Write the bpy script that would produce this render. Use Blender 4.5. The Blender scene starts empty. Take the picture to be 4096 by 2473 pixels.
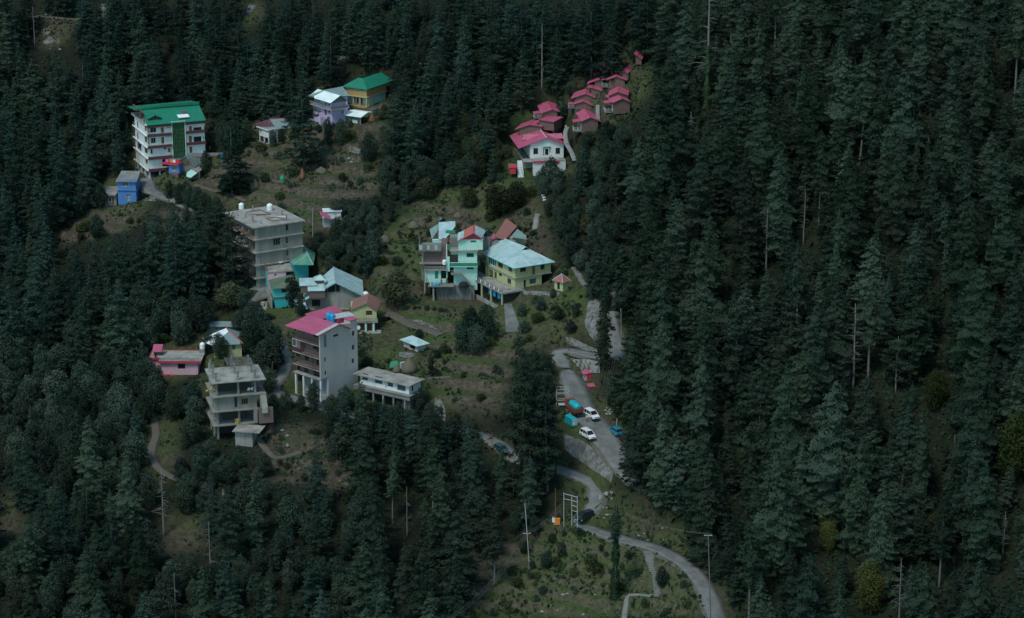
MAXK = {}
SKYS, SUNS, EXPO = .12, 1.15, 0.88
import bpy, math, random
import numpy as np
from mathutils import Vector, Matrix
random.seed(7)
RNG = np.random.default_rng(11)
SC = bpy.context.scene
COL = SC.collection
R = math.radians
# ---------------------------------------------------------------- camera
PITCH, HFOV = R(17.0), R(24.0)
W, H = 4096.0, 2473.0
F = (W/2)/math.tan(HFOV/2)
CAM = np.array([0.0, 0.0, 0.0])
CP, SP = math.cos(PITCH), math.sin(PITCH)
cam_d = bpy.data.cameras.new('camera'); cam = bpy.data.objects.new('camera', cam_d); COL.objects.link(cam)
cam_d.sensor_width = 36; cam_d.lens = 18/math.tan(HFOV/2); cam_d.clip_start = 1; cam_d.clip_end = 6000
cam.rotation_euler = (R(90)-PITCH, 0, 0); cam.location = CAM
SC.camera = cam
def ray(px, py):
    a = (np.asarray(px, float)-W/2)/F; b = -(np.asarray(py, float)-H/2)/F
    d = np.stack([a, CP+b*SP, -SP+b*CP], -1)
    return d/np.linalg.norm(d, axis=-1, keepdims=True)
def proj(P):
    P = np.asarray(P, float)-CAM
    z = P[..., 1]*CP-P[..., 2]*SP
    return (W/2+F*P[..., 0]/z, H/2-F*(P[..., 1]*SP+P[..., 2]*CP)/z, z)
DS = 1.6623           # overview pixels -> photo pixels
# ---------------------------------------------------------------- noise
def vnoise(x, y, seed=0):
    xi = np.floor(x).astype(np.int64); yi = np.floor(y).astype(np.int64)
    xf = x-xi; yf = y-yi
    def hsh(a, b):
        n = (a*374761393+b*668265263+seed*1274126177) & 0xffffffff
        n = ((n ^ (n >> 13))*1274126177) & 0xffffffff
        return ((n ^ (n >> 16)) & 0xffff)/65535.0
    u = xf*xf*(3-2*xf); v = yf*yf*(3-2*yf)
    return ((hsh(xi, yi)*(1-u)+hsh(xi+1, yi)*u)*(1-v)+(hsh(xi, yi+1)*(1-u)+hsh(xi+1, yi+1)*u)*v)*2-1
def fbm(x, y, s, o=4, seed=0):
    r = 0; a = 1; t = 0
    for i in range(o):
        r = r+a*vnoise(x/s+17.3*i, y/s-9.1*i, seed+i); t += a; a *= .5; s *= .5
    return r/t
# ---------------------------------------------------------------- terrain
CT = []
for y, ds in ((-500, (830, 815, 790, 720, 650)), (0, (762, 752, 722, 655, 600)), (600, (715, 676, 648, 600, 560)),
              (1236, (632, 598, 582, 556, 528)), (1850, (560, 528, 532, 515, 497)), (2473, (505, 500, 502, 488, 472)),
              (3000, (470, 468, 470, 460, 445))):
    for x, d in zip((0, 1000, 2048, 3000, 4096), ds):
        CT.append((x, y, d))
CT += [(-900, 600, 720), (-900, 1850, 580), (4900, 600, 520), (4900, 1850, 470)]
CT = np.array(CT, float)
C3 = ray(CT[:, 0], CT[:, 1])*CT[:, 2:3]
def tps_fit(P, z):
    n = len(P); d = np.linalg.norm(P[:, None]-P[None], axis=-1)
    K = np.where(d > 0, d*d*np.log(d+1e-9), 0)+np.eye(n)*400
    A = np.zeros((n+3, n+3)); A[:n, :n] = K; A[:n, n] = 1; A[:n, n+1:] = P; A[n:, :n] = A[:n, n:].T
    return np.linalg.solve(A, np.r_[z, 0, 0, 0])
PC = C3[:, :2]; WT = tps_fit(PC, C3[:, 2])
def tps(X, Y):
    Q = np.stack([X.ravel(), Y.ravel()], -1); out = np.empty(len(Q))
    for i in range(0, len(Q), 40000):
        q = Q[i:i+40000]; d2 = ((q[:, None]-PC[None])**2).sum(-1)
        out[i:i+40000] = (0.5*d2*np.log(d2+1e-9))@WT[:-3]+WT[-3]+q@WT[-2:]
    return out.reshape(X.shape)
def ax(lo, hi, st, far0, far1):
    a = list(np.arange(lo, hi+.01, st)); s = st; v = lo; pre = []
    while v > far0: s *= 1.18; v -= s; pre.append(v)
    s = st; v = a[-1]; post = []
    while v < far1: s *= 1.18; v += s; post.append(v)
    return np.array(pre[::-1]+a+post)
GX = ax(-190, 190, 0.9, -2500, 2500); GY = ax(385, 760, 0.9, -400, 4000)
MX, MY = np.meshgrid(GX, GY)
cx_ = np.clip(MX, -215, 215); cy_ = np.clip(MY, 345, 870)
HT = tps(cx_, cy_)
HT = HT+np.where(MY > 870, (MY-870)*.42, 0)-np.where(MY < 345, (345-MY)*.30, 0)
HT = np.where(MY < 345, np.maximum(HT, -290+fbm(MX, MY, 80, 3)*6), HT)
HT = HT+fbm(MX, MY, 46, 4, 3)*2.6+fbm(MX, MY, 9, 3, 9)*.45
def hgt(x, y, G=None):
    G = HT if G is None else G
    x = np.asarray(x, float); y = np.asarray(y, float)
    i = np.clip(np.searchsorted(GX, x)-1, 0, len(GX)-2); j = np.clip(np.searchsorted(GY, y)-1, 0, len(GY)-2)
    u = np.clip((x-GX[i])/(GX[i+1]-GX[i]), 0, 1); v = np.clip((y-GY[j])/(GY[j+1]-GY[j]), 0, 1)
    return (G[j, i]*(1-u)+G[j, i+1]*u)*(1-v)+(G[j+1, i]*(1-u)+G[j+1, i+1]*u)*v
def cast(px, py):
    """photo pixel -> point where that line of sight meets the ground"""
    px = np.atleast_1d(np.asarray(px, float)); py = np.atleast_1d(np.asarray(py, float)); d = ray(px, py)
    t = np.full(px.shape, 350.0); hit = np.zeros(px.shape, bool); t1 = t.copy()
    for k in range(700):
        P = d*t[..., None]; h = hgt(P[..., 0], P[..., 1])
        new = (~hit) & (P[..., 2] < h); hit |= new
        t = np.where(hit, t, t+1.5)
        if hit.all(): break
    lo = t-1.5; hi = t
    for k in range(12):
        m = (lo+hi)/2; P = d*m[..., None]; b = P[..., 2] < hgt(P[..., 0], P[..., 1])
        hi = np.where(b, m, hi); lo = np.where(b, lo, m)
    return d*hi[..., None]
def castD(p): return cast(p[0]*DS, p[1]*DS)[0]
def inpoly(px, py, poly):
    px = np.asarray(px); py = np.asarray(py); r = np.zeros(px.shape, bool); n = len(poly)
    for i in range(n):
        x0, y0 = poly[i]; x1, y1 = poly[(i+1) % n]
        if y0 == y1: continue
        c = ((y0 > py) != (y1 > py)) & (px < (x1-x0)*(py-y0)/(y1-y0)+x0); r ^= c
    return r
# ---------------------------------------------------------------- objects
def tag(o, label=None, cat=None, group=None, kind=None):
    if label: o['label'] = label
    if cat: o['category'] = cat
    if group: o['group'] = group
    if kind: o['kind'] = kind
    return o
def empty(name, loc=(0, 0, 0), rz=0):
    o = bpy.data.objects.new(name, None); COL.objects.link(o); o.location = tuple(loc); o.rotation_euler = (0, 0, rz)
    o.empty_display_size = .3
    return o
class MB:
    def __init__(s): s.v = []; s.f = []; s.mi = []
    def add(s, vs, fs, m=0):
        n = len(s.v); s.v += [tuple(map(float, q)) for q in vs]; s.f += [tuple(i+n for i in f) for f in fs]; s.mi += [m]*len(fs); return s
    def box(s, x0, x1, y0, y1, z0, z1, m=0):
        if x0 > x1: x0, x1 = x1, x0
        if y0 > y1: y0, y1 = y1, y0
        if z0 > z1: z0, z1 = z1, z0
        v = [(x, y, z) for z in (z0, z1) for x, y in ((x0, y0), (x1, y0), (x1, y1), (x0, y1))]
        return s.add(v, [(3, 2, 1, 0), (4, 5, 6, 7), (0, 1, 5, 4), (1, 2, 6, 5), (2, 3, 7, 6), (3, 0, 4, 7)], m)
    def prism(s, pts, z0, z1, m=0):
        """vertical prism over a plan polygon; z0/z1 may be lists"""
        n = len(pts); z0 = [z0]*n if np.isscalar(z0) else z0; z1 = [z1]*n if np.isscalar(z1) else z1
        a = sum(pts[i][0]*pts[(i+1) % n][1]-pts[(i+1) % n][0]*pts[i][1] for i in range(n))
        if a < 0: pts = pts[::-1]; z0 = z0[::-1]; z1 = z1[::-1]
        v = [(p[0], p[1], z) for p, z in zip(pts, z0)]+[(p[0], p[1], z) for p, z in zip(pts, z1)]
        f = [tuple(range(n))[::-1], tuple(range(n, 2*n))]+[(i, (i+1) % n, n+(i+1) % n, n+i) for i in range(n)]
        return s.add(v, f, m)
    def sheet(s, poly, th=.12, m=0):
        """flat 3-D polygon given a vertical thickness"""
        P = [Vector(p) for p in poly]; nrm = Vector((0, 0, 0))
        for i in range(len(P)): nrm += (P[i]-P[0]).cross(P[(i+1) % len(P)]-P[0])
        if nrm.z < 0: P = P[::-1]
        n = len(P); v = [tuple(p) for p in P]+[(p.x, p.y, p.z-th) for p in P]
        f = [tuple(range(n)), tuple(range(n, 2*n))[::-1]]+[(i, n+i, n+(i+1) % n, (i+1) % n) for i in range(n)]
        return s.add(v, f, m)
    def tube(s, pts, r, n=6, m=0):
        pts = [Vector(p) for p in pts]; rr = [r]*len(pts) if np.isscalar(r) else r; v = []; f = []
        for i, p in enumerate(pts):
            d = (pts[min(i+1, len(pts)-1)]-pts[max(i-1, 0)]).normalized()
            a = d.orthogonal().normalized() if i == 0 else (a-d*a.dot(d)).normalized()
            b = d.cross(a)
            for k in range(n):
                t = 2*math.pi*k/n; q = p+(a*math.cos(t)+b*math.sin(t))*rr[i]; v.append(tuple(q))
        for i in range(len(pts)-1):
            for k in range(n): f.append((i*n+k, i*n+(k+1) % n, (i+1)*n+(k+1) % n, (i+1)*n+k))
        f.append(tuple(range(n))[::-1]); f.append(tuple(range((len(pts)-1)*n, len(pts)*n)))
        return s.add(v, f, m)
    def lathe(s, prof, n=12, c=(0, 0, 0), m=0):
        v = []; f = []
        for r, z in prof:
            for k in range(n): t = 2*math.pi*k/n; v.append((c[0]+r*math.cos(t), c[1]+r*math.sin(t), c[2]+z))
        for i in range(len(prof)-1):
            for k in range(n): f.append((i*n+k, i*n+(k+1) % n, (i+1)*n+(k+1) % n, (i+1)*n+k))
        f.append(tuple(range(n))[::-1]); f.append(tuple(range((len(prof)-1)*n, len(prof)*n)))
        return s.add(v, f, m)
    def build(s, name, mats, parent=None, smooth=False):
        me = bpy.data.meshes.new(name); me.from_pydata(s.v, [], s.f)
        for m in (mats if isinstance(mats, (list, tuple)) else [mats]): me.materials.append(m)
        if any(s.mi): me.polygons.foreach_set('material_index', s.mi)
        if smooth: me.polygons.foreach_set('use_smooth', [True]*len(s.f))
        me.update(); o = bpy.data.objects.new(name, me); COL.objects.link(o)
        if parent is not None: o.parent = parent
        return o
# ---------------------------------------------------------------- materials
def newmat(name):
    m = bpy.data.materials.new(name); m.use_nodes = True; nt = m.node_tree; b = nt.nodes['Principled BSDF']
    return m, nt, b
def N(nt, t, **k):
    n = nt.nodes.new(t)
    for a, v in k.items():
        if a in n.inputs: n.inputs[a].default_value = v
        else: setattr(n, a, v)
    return n
def rgb(c): return (c[0], c[1], c[2], 1)
def mat(name, c, rough=.8, c2=None, amt=.5, scale=.6, bump=.0, metal=0, streak=False, rnd=0):
    """procedural paint/plaster/stone: colour broken up by noise, optional rain streaks"""
    m, nt, b = newmat(name); L = nt.links
    tc = N(nt, 'ShaderNodeTexCoord'); mp = N(nt, 'ShaderNodeMapping'); L.new(tc.outputs['Object'], mp.inputs['Vector'])
    if streak: mp.inputs['Scale'].default_value = (1, 1, .18)
    n1 = N(nt, 'ShaderNodeTexNoise'); n1.inputs['Scale'].default_value = scale; n1.inputs['Detail'].default_value = 8; n1.inputs['Roughness'].default_value = .65
    L.new(mp.outputs[0], n1.inputs['Vector'])
    rp = N(nt, 'ShaderNodeValToRGB'); rp.color_ramp.elements[0].position = .38; rp.color_ramp.elements[1].position = .68
    c2 = c2 or tuple(x*.55 for x in c)
    rp.color_ramp.elements[0].color = rgb(c); e = [c[i]*(1-amt)+c2[i]*amt for i in range(3)]; rp.color_ramp.elements[1].color = rgb(e)
    L.new(n1.outputs['Fac'], rp.inputs['Fac']); out = rp.outputs[0]
    n2 = N(nt, 'ShaderNodeTexNoise'); n2.inputs['Scale'].default_value = scale*9; n2.inputs['Detail'].default_value = 4
    L.new(tc.outputs['Object'], n2.inputs['Vector'])
    mx = N(nt, 'ShaderNodeMix', data_type='RGBA', blend_type='MULTIPLY'); mx.inputs[0].default_value = .6
    cr = N(nt, 'ShaderNodeMapRange'); cr.inputs[3].default_value = .65; cr.inputs[4].default_value = 1.3; L.new(n2.outputs['Fac'], cr.inputs[0])
    L.new(out, mx.inputs[6]); L.new(cr.outputs[0], mx.inputs[7]); out = mx.outputs[2]
    L.new(out, b.inputs['Base Color'])
    b.inputs['Roughness'].default_value = rough; b.inputs['Metallic'].default_value = metal
    if bump:
        bp = N(nt, 'ShaderNodeBump'); bp.inputs['Strength'].default_value = bump; bp.inputs['Distance'].default_value = .1
        L.new(n2.outputs['Fac'], bp.inputs['Height']); L.new(bp.outputs[0], b.inputs['Normal'])
    return m
def roofmat(name, c, c2=None, axis=0, amt=.45, rough=.45, pitch=3.2, metal=.0):
    """corrugated or standing-seam sheet: ribs, sheets of slightly different tone, patchy wear"""
    m, nt, b = newmat(name); L = nt.links
    tc = N(nt, 'ShaderNodeTexCoord'); sx = N(nt, 'ShaderNodeSeparateXYZ'); L.new(tc.outputs['Object'], sx.inputs[0]); a = sx.outputs[axis]
    w = N(nt, 'ShaderNodeMath', operation='SINE'); k = N(nt, 'ShaderNodeMath', operation='MULTIPLY'); k.inputs[1].default_value = 2*math.pi*pitch
    L.new(a, k.inputs[0]); L.new(k.outputs[0], w.inputs[0])
    a9 = N(nt, 'ShaderNodeMath', operation='MULTIPLY'); a9.inputs[1].default_value = 1.15; L.new(a, a9.inputs[0]); fl = N(nt, 'ShaderNodeMath', operation='FLOOR'); L.new(a9.outputs[0], fl.inputs[0])
    fl2 = N(nt, 'ShaderNodeMath', operation='FLOOR'); dv = N(nt, 'ShaderNodeMath', operation='DIVIDE'); dv.inputs[1].default_value = 2.4
    L.new(sx.outputs[1-axis], dv.inputs[0]); L.new(dv.outputs[0], fl2.inputs[0])
    cb = N(nt, 'ShaderNodeCombineXYZ'); L.new(fl.outputs[0], cb.inputs[0]); L.new(fl2.outputs[0], cb.inputs[1])
    wn = N(nt, 'ShaderNodeTexWhiteNoise'); L.new(cb.outputs[0], wn.inputs['Vector'])
    n1 = N(nt, 'ShaderNodeTexNoise'); n1.inputs['Scale'].default_value = .45; n1.inputs['Detail'].default_value = 8; L.new(tc.outputs['Object'], n1.inputs['Vector'])
    ad = N(nt, 'ShaderNodeMath', operation='MULTIPLY_ADD'); ad.inputs[1].default_value = .42; L.new(wn.outputs['Value'], ad.inputs[0]); L.new(n1.outputs['Fac'], ad.inputs[2])
    rp = N(nt, 'ShaderNodeValToRGB'); rp.color_ramp.elements[0].position = .52; rp.color_ramp.elements[1].position = .98
    c2 = c2 or tuple(x*.6 for x in c); rp.color_ramp.elements[0].color = rgb(c)
    rp.color_ramp.elements[1].color = rgb([c[i]*(1-amt)+c2[i]*amt for i in range(3)])
    L.new(ad.outputs[0], rp.inputs['Fac']); L.new(rp.outputs[0], b.inputs['Base Color'])
    b.inputs['Roughness'].default_value = rough; b.inputs['Metallic'].default_value = metal
    bp = N(nt, 'ShaderNodeBump'); bp.inputs['Strength'].default_value = .5; bp.inputs['Distance'].default_value = .04
    L.new(w.outputs[0], bp.inputs['Height']); L.new(bp.outputs[0], b.inputs['Normal'])
    return m
def leafmat(name, c, c2, spread=.35, rough=.75):
    m, nt, b = newmat(name); L = nt.links
    oi = N(nt, 'ShaderNodeObjectInfo'); tc = N(nt, 'ShaderNodeTexCoord')
    n1 = N(nt, 'ShaderNodeTexNoise'); n1.inputs['Scale'].default_value = .55; n1.inputs['Detail'].default_value = 5; L.new(tc.outputs['Object'], n1.inputs['Vector'])
    ad = N(nt, 'ShaderNodeMath', operation='MULTIPLY_ADD'); ad.inputs[1].default_value = spread; L.new(oi.outputs['Random'], ad.inputs[0]); L.new(n1.outputs['Fac'], ad.inputs[2])
    rp = N(nt, 'ShaderNodeValToRGB'); rp.color_ramp.elements[0].position = .4; rp.color_ramp.elements[1].position = .95
    rp.color_ramp.elements[0].color = rgb(c); rp.color_ramp.elements[1].color = rgb(c2)
    L.new(ad.outputs[0], rp.inputs['Fac'])
    hv = N(nt, 'ShaderNodeHueSaturation'); mr = N(nt, 'ShaderNodeMapRange'); mr.inputs[3].default_value = .55; mr.inputs[4].default_value = 1.28
    ml = N(nt, 'ShaderNodeMath', operation='MULTIPLY'); ml.inputs[1].default_value = 7.31; fr = N(nt, 'ShaderNodeMath', operation='FRACT')
    L.new(oi.outputs['Random'], ml.inputs[0]); L.new(ml.outputs[0], fr.inputs[0]); L.new(fr.outputs[0], mr.inputs[0]); L.new(mr.outputs[0], hv.inputs['Value'])
    m5 = N(nt, 'ShaderNodeMath', operation='MULTIPLY'); m5.inputs[1].default_value = 13.7; f5 = N(nt, 'ShaderNodeMath', operation='FRACT'); r5 = N(nt, 'ShaderNodeMapRange'); r5.inputs[3].default_value = .48; r5.inputs[4].default_value = .53
    L.new(oi.outputs['Random'], m5.inputs[0]); L.new(m5.outputs[0], f5.inputs[0]); L.new(f5.outputs[0], r5.inputs[0]); L.new(r5.outputs[0], hv.inputs['Hue'])
    L.new(rp.outputs[0], hv.inputs['Color']); L.new(hv.outputs[0], b.inputs['Base Color'])
    b.inputs['Roughness'].default_value = rough; b.inputs['Specular IOR Level'].default_value = .04
    return m
M = {}
M['cedar'] = leafmat('cedar_needles', (.014, .036, .028), (.044, .074, .052))
M['spruce'] = leafmat('spruce_needles', (.017, .034, .022), (.048, .072, .048))
M['oak'] = leafmat('oak_leaves', (.018, .037, .025), (.054, .074, .052))
M['olive'] = leafmat('olive_leaves', (.026, .038, .018), (.066, .074, .040))
M['pine'] = leafmat('pine_needles', (.036, .050, .014), (.064, .074, .024))
M['shrub'] = leafmat('shrub_leaves', (.028, .046, .018), (.056, .066, .030))
M['ivy'] = leafmat('ivy_leaves', (.018, .042, .022), (.03, .058, .028))
M['rust'] = leafmat('dry_needles', (.10, .075, .045), (.14, .09, .055))
M['bark'] = mat('bark', (.10, .085, .07), .9, (.05, .04, .035), .6, 1.2, streak=True)
M['greybark'] = mat('grey_bark', (.13, .125, .115), .9, (.10, .09, .08), .6, 1.2, streak=True)
M['deadwood'] = mat('dead_wood', (.15, .142, .135), .9, (.12, .11, .1), .6, 1.5, streak=True)
# ---------------------------------------------------------------- trees (meshes shared by the copies of a kind)
def leaf_mesh(name, C, Nn, S, asp, material, rng, droop=0):
    """C centres, Nn normals, S sizes -> one ragged four-sided leaf spray each"""
    n = len(C); a = rng.normal(size=(n, 3)); a -= (a*Nn).sum(1, keepdims=True)*Nn; a /= np.linalg.norm(a, axis=1, keepdims=True)
    b = np.cross(Nn, a); S = S[:, None]; w = asp if np.ndim(asp) else np.full((n, 1), asp)
    j = lambda: rng.uniform(.6, 1.25, (n, 1))
    V = np.stack([C-a*S*.5*j(), C-b*S*.5*w*j(), C+a*S*.5*j(), C+b*S*.5*w*j()], 1)
    V[:, :, 2] -= droop*rng.uniform(0, 1, (n, 4))*S
    V = V.reshape(-1, 3)
    me = bpy.data.meshes.new(name); me.vertices.add(len(V)); me.vertices.foreach_set('co', V.ravel())
    me.loops.add(4*n); me.loops.foreach_set('vertex_index', np.arange(4*n)); me.polygons.add(n)
    me.polygons.foreach_set('loop_start', np.arange(0, 4*n, 4)); me.polygons.foreach_set('loop_total', np.full(n, 4))
    me.materials.append(material); me.update(calc_edges=True); me.validate()
    return me
def unit(v): return v/np.linalg.norm(v, axis=1, keepdims=True)
def conifer(seed, Ht, Rd, clear, tier, prof, droop, flat, upturn=0, leaf=.6, dens=1.0, ragged=.3, blade=.55, radial=0):
    """tiers of branches, each a flattened spray of needles clumps"""
    rng = np.random.default_rng(seed); C = []; Nn = []; S = []
    z = clear*Ht; side = rng.uniform(.78, 1.18, 7); lean = rng.normal(0, .012, 2)*Ht
    while z < Ht-.2:
        t = (z-clear*Ht)/(Ht-clear*Ht); L0 = Rd*prof(t)+.25
        nb = max(4, int(round((4.2+L0*1.05)*dens)))
        a0 = rng.uniform(0, 6.28)
        for k in range(nb):
            az = a0+6.283*k/nb+rng.normal(0, .22); L = L0*rng.uniform(1-ragged*1.3, 1+ragged*.8)*side[int(az*1.1) % 7]
            if rng.random() < .09: L *= .35
            z0 = z+rng.uniform(-.4, .4)*tier; m = max(6, int((L*L*2.3*dens/leaf*.62+4*L/leaf)*(1+(.62-leaf)*3.2)))
            s = rng.uniform(.12, 1.0, m)**.72; wid = .30*L*np.sin(np.clip(s*1.05, 0, 1)*math.pi*.92+.15)
            lat = rng.uniform(-1, 1, m)*wid; dz = -droop*L*s**1.5+upturn*L*np.clip(s-.6, 0, 1)**2*3+rng.normal(0, .10*tier, m)-.35*flat*abs(lat)
            x = np.cos(az)*s*L-np.sin(az)*lat; y = np.sin(az)*s*L+np.cos(az)*lat
            C.append(np.stack([x+lean[0]*t, y+lean[1]*t, z0+dz], 1))
            nn = np.stack([rng.normal(0, .45, m)+.35*droop*np.cos(az)*2, rng.normal(0, .45, m)+.35*droop*np.sin(az)*2, np.full(m, flat+.25)], 1)
            nn[:, 0] += radial*np.cos(az); nn[:, 1] += radial*np.sin(az)
            Nn.append(unit(nn)); S.append(rng.uniform(.7, 1.35, m)*leaf*(.65+.35*min(1, L/2)))
        z += tier*rng.uniform(.75, 1.25)*(1-.45*t)
    # leader
    m = 26; q = rng.uniform(0, 1, m); C.append(np.stack([rng.normal(0, .12, m)+lean[0], rng.normal(0, .12, m)+lean[1], Ht-1.6+2.1*q], 1)); Nn.append(unit(rng.normal(size=(m, 3)))); S.append(np.full(m, leaf*.55)*(1.2-q*.6))
    C = np.concatenate(C); Nn = np.concatenate(Nn); S = np.concatenate(S)
    return C, Nn, S, rng
def oakcrown(seed, Ht, Rd, base, lobes, leaf=.42, dens=1.0, tall=1.0):
    rng = np.random.default_rng(seed); C = []; Nn = []; S = []
    for i in range(lobes):
        t = (i+.5)/lobes; z = base*Ht+(Ht-base*Ht)*(t*.86+.02); env = Rd*(.55+.9*math.sin(math.pi*min(1, t*.85+.12)))*.72
        a = i*2.4+rng.uniform(0, 1); r = env*rng.uniform(.50, .68)*(1.0 if t < .85 else .75); off = env*rng.uniform(.18, .50) if t < .9 else 0
        c = np.array([math.cos(a)*off, math.sin(a)*off, z]); rz = r*rng.uniform(.85, 1.25)*tall
        m = int(r*r*150*dens*(.42/leaf)**2); d = unit(rng.normal(size=(m, 3))); d = d[d[:, 2] > -.75]; m = len(d)
        rad = rng.uniform(.72, 1.08, m)[:, None]*(1+.16*np.sin(d[:, :1]*5+a)*np.cos(d[:, 1:2]*6+i))
        C.append(c+d*rad*np.array([r, r, rz])); Nn.append(unit(d*1.0+rng.normal(0, .55, (m, 3)))); S.append(rng.uniform(.6, 1.4, m)*leaf)
    return np.concatenate(C), np.concatenate(Nn), np.concatenate(S), rng
KINDS = {}
def trunkmesh(name, Ht, r0, r1, material, seed, clear=0, branches=0):
    rng = random.Random(seed); b = MB(); n = 7; px = py = 0; P = []
    for i in range(n): P.append((px, py, -1.5+(Ht+1.5)*i/(n-1))); px += rng.gauss(0, .06); py += rng.gauss(0, .06)
    b.tube(P, [r0*(1-i/(n-1))+r1*i/(n-1) for i in range(n)], 7)
    for k in range(branches):
        z = Ht*rng.uniform(.3, .92); a = rng.uniform(0, 6.28); L = (1-z/Ht)*Ht*.16+.7; L *= rng.uniform(.6, 1.2)
        q = [(0, 0, z), (math.cos(a)*L*.5, math.sin(a)*L*.5, z+.05*L), (math.cos(a)*L, math.sin(a)*L, z-.08*L)]
        b.tube(q, [.09, .05, .02], 4)
    o = b.build(name, material, None, True); me = o.data; bpy.data.objects.remove(o); return me
def addkind(kind, n, fn, tr, m, droop=0, asp=.6):
    out = []
    for i in range(n):
        Ht, (C, Nn, S, rng) = fn(i)
        out.append((Ht, leaf_mesh(kind+'_crown', C, Nn, S, asp, M[m], rng, droop), tr(i, Ht)))
    KINDS[kind] = out
U = lambda i, a, b, k=0: a+(b-a)*(((i*0.618034+k*.37) % 1))
cp = lambda t: (1-t)**.78*(.35+.65*min(1, t*5+.35))
cp2 = lambda t: (1-t)**.62*(.55+.45*min(1, t*3))
col = lambda t: (1-t**1.55)**.85*(.62+.38*min(1, t*3))*(.88+.12*math.sin(t*17))
addkind('cedar', 9, lambda i: (20., conifer(100+i, 20., U(i, 3.8, 4.9), .08, 1.15, cp, .20, 1.1, .0, .42, 1.0, .34)),
        lambda i, h: trunkmesh('trunk', h*.84, .32, .04, M['bark'], i), 'cedar', .05)
addkind('bigcedar', 5, lambda i: (24., conifer(200+i, 24., U(i, 5.0, 6.6), .08, 1.45, cp2, .20, .95, .14, .44, 1.0, .42, radial=.2)),
        lambda i, h: trunkmesh('trunk', h*.82, .45, .04, M['bark'], i), 'spruce', .05)
addkind('spruce', 9, lambda i: (24., conifer(300+i, 24., U(i, 4.5, 6.6), .08, .75, col, .46, .25, .40, .38, .95, .50, radial=.8)),
        lambda i, h: trunkmesh('trunk', h*.82, .38, .04, M['bark'], i), 'spruce', .5, .5)
addkind('tallspruce', 5, lambda i: (26., conifer(400+i, 26., U(i, 3.8, 5.0), .40, .75, col, .38, .3, .25, .38, .9, .48, radial=.6)),
        lambda i, h: trunkmesh('trunk', h*.84, .34, .04, M['greybark'], i), 'spruce', .45, .5)
addkind('oak', 9, lambda i: (10., oakcrown(500+i, 10., U(i, 2.4, 3.2), .08, 11, .33)),
        lambda i, h: trunkmesh('trunk', h*.8, .22, .06, M['bark'], i), 'oak', 0, .8)
addkind('olive', 5, lambda i: (10., oakcrown(560+i, 10., U(i, 2.8, 3.6), .08, 12, .36)),
        lambda i, h: trunkmesh('trunk', h*.8, .22, .06, M['bark'], i), 'olive', 0, .8)
addkind('slimoak', 5, lambda i: (10., oakcrown(600+i, 10., U(i, 1.45, 1.9), .08, 10, .32, 2.2)),
        lambda i, h: trunkmesh('trunk', h*.8, .2, .06, M['bark'], i), 'oak', 0, .8)
addkind('pine', 3, lambda i: (13., oakcrown(700+i, 13., U(i, 3.0, 3.8), .12, 16, .36, .9)),
        lambda i, h: trunkmesh('trunk', h*.85, .25, .06, M['greybark'], i), 'pine', .1, .7)
addkind('shrub', 6, lambda i: (2.4, oakcrown(800+i, 2.4, U(i, 1.3, 1.9), .05, 6, .30, .9)),
        lambda i, h: trunkmesh('trunk', h*.6, .07, .03, M['bark'], i), 'shrub', 0, .8)
addkind('darkshrub', 4, lambda i: (3.0, oakcrown(850+i, 3.0, U(i, 1.6, 2.1), .05, 6, .30, .9)),
        lambda i, h: trunkmesh('trunk', h*.6, .07, .03, M['bark'], i), 'oak', 0, .8)
def ivycol(i):
    rng = np.random.default_rng(900+i); m = 1500; z = rng.uniform(0, 1, m)**.9*14; a = rng.uniform(0, 6.28, m); r = (.85+.3*np.sin(z*1.3+i))*rng.uniform(.75, 1.1, m)*(1-.35*z/14)
    C = np.stack([np.cos(a)*r, np.sin(a)*r, z], 1); Nn = unit(np.stack([np.cos(a), np.sin(a), rng.normal(.2, .4, m)], 1)); return C, Nn, rng.uniform(.3, .6, m), rng
ivym = []
for i in range(3):
    C_, N_, S_, r_ = ivycol(i); ivym.append(leaf_mesh('ivy', C_, N_, S_, .8, M['ivy'], r_))
deadm = [trunkmesh('trunk', 22, .30, .05, M['deadwood'], 40+i, branches=(46, 80, 14)[i]) for i in range(3)]
CNT = {}
def tree(kind, P, h, w=None, name=None, label=None, cat='tree', group=None, rz=None, sink=.3, scale_w=1.0):
    """one tree: an Empty at its foot with the trunk and the crown as parts"""
    k = CNT.get(kind, 0); CNT[kind] = k+1; vs = KINDS[kind]; Ht, crown, trk = vs[(k*5+k//len(vs)) % len(vs)]
    e = empty(name or kind+'_tree', (P[0], P[1], P[2]-sink), random.uniform(0, 6.28) if rz is None else rz)
    e.rotation_euler[0] = random.gauss(0, .022); e.rotation_euler[1] = random.gauss(0, .022)
    s = h/Ht; e.scale = (s*scale_w, s*scale_w, s)
    for nm, me in (('trunk', trk), ('crown', crown)):
        o = bpy.data.objects.new(nm, me); COL.objects.link(o); o.parent = e
    tag(e, label, cat, group); return e
# ---------------------------------------------------------------- zoom frames used while tracing (name: x0, y0, magnification)
ZM = {1: (300, 350, 2.705), 2: (950, 250, 2.976), 3: (1950, 150, 2.289), 4: (850, 780, 2.976), 5: (1600, 830, 2.976), 6: (550, 1220, 2.48),
      7: (1080, 1150, 2.48), 'A': (2150, 1000, 2.976), 'B': (2150, 1450, 3.307), 'C': (1800, 1800, 2.053), 'D': (1300, 1700, 2.464),
      'E': (0, 1500, 1.529), 'F': (0, 0, 1.86), 'G': (2700, 0, 1.24), 'H': (2700, 1200, 1.169), 'O': (0, 0, 1/DS)}
def zp(k, p): z = ZM[k]; return (z[0]+p[0]/z[2], z[1]+p[1]/z[2])
def zl(k, L): return [zp(k, p) for p in L]
def ground(k, p):
    q = zp(k, p); return Vector(cast(q[0], q[1])[0])
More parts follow.
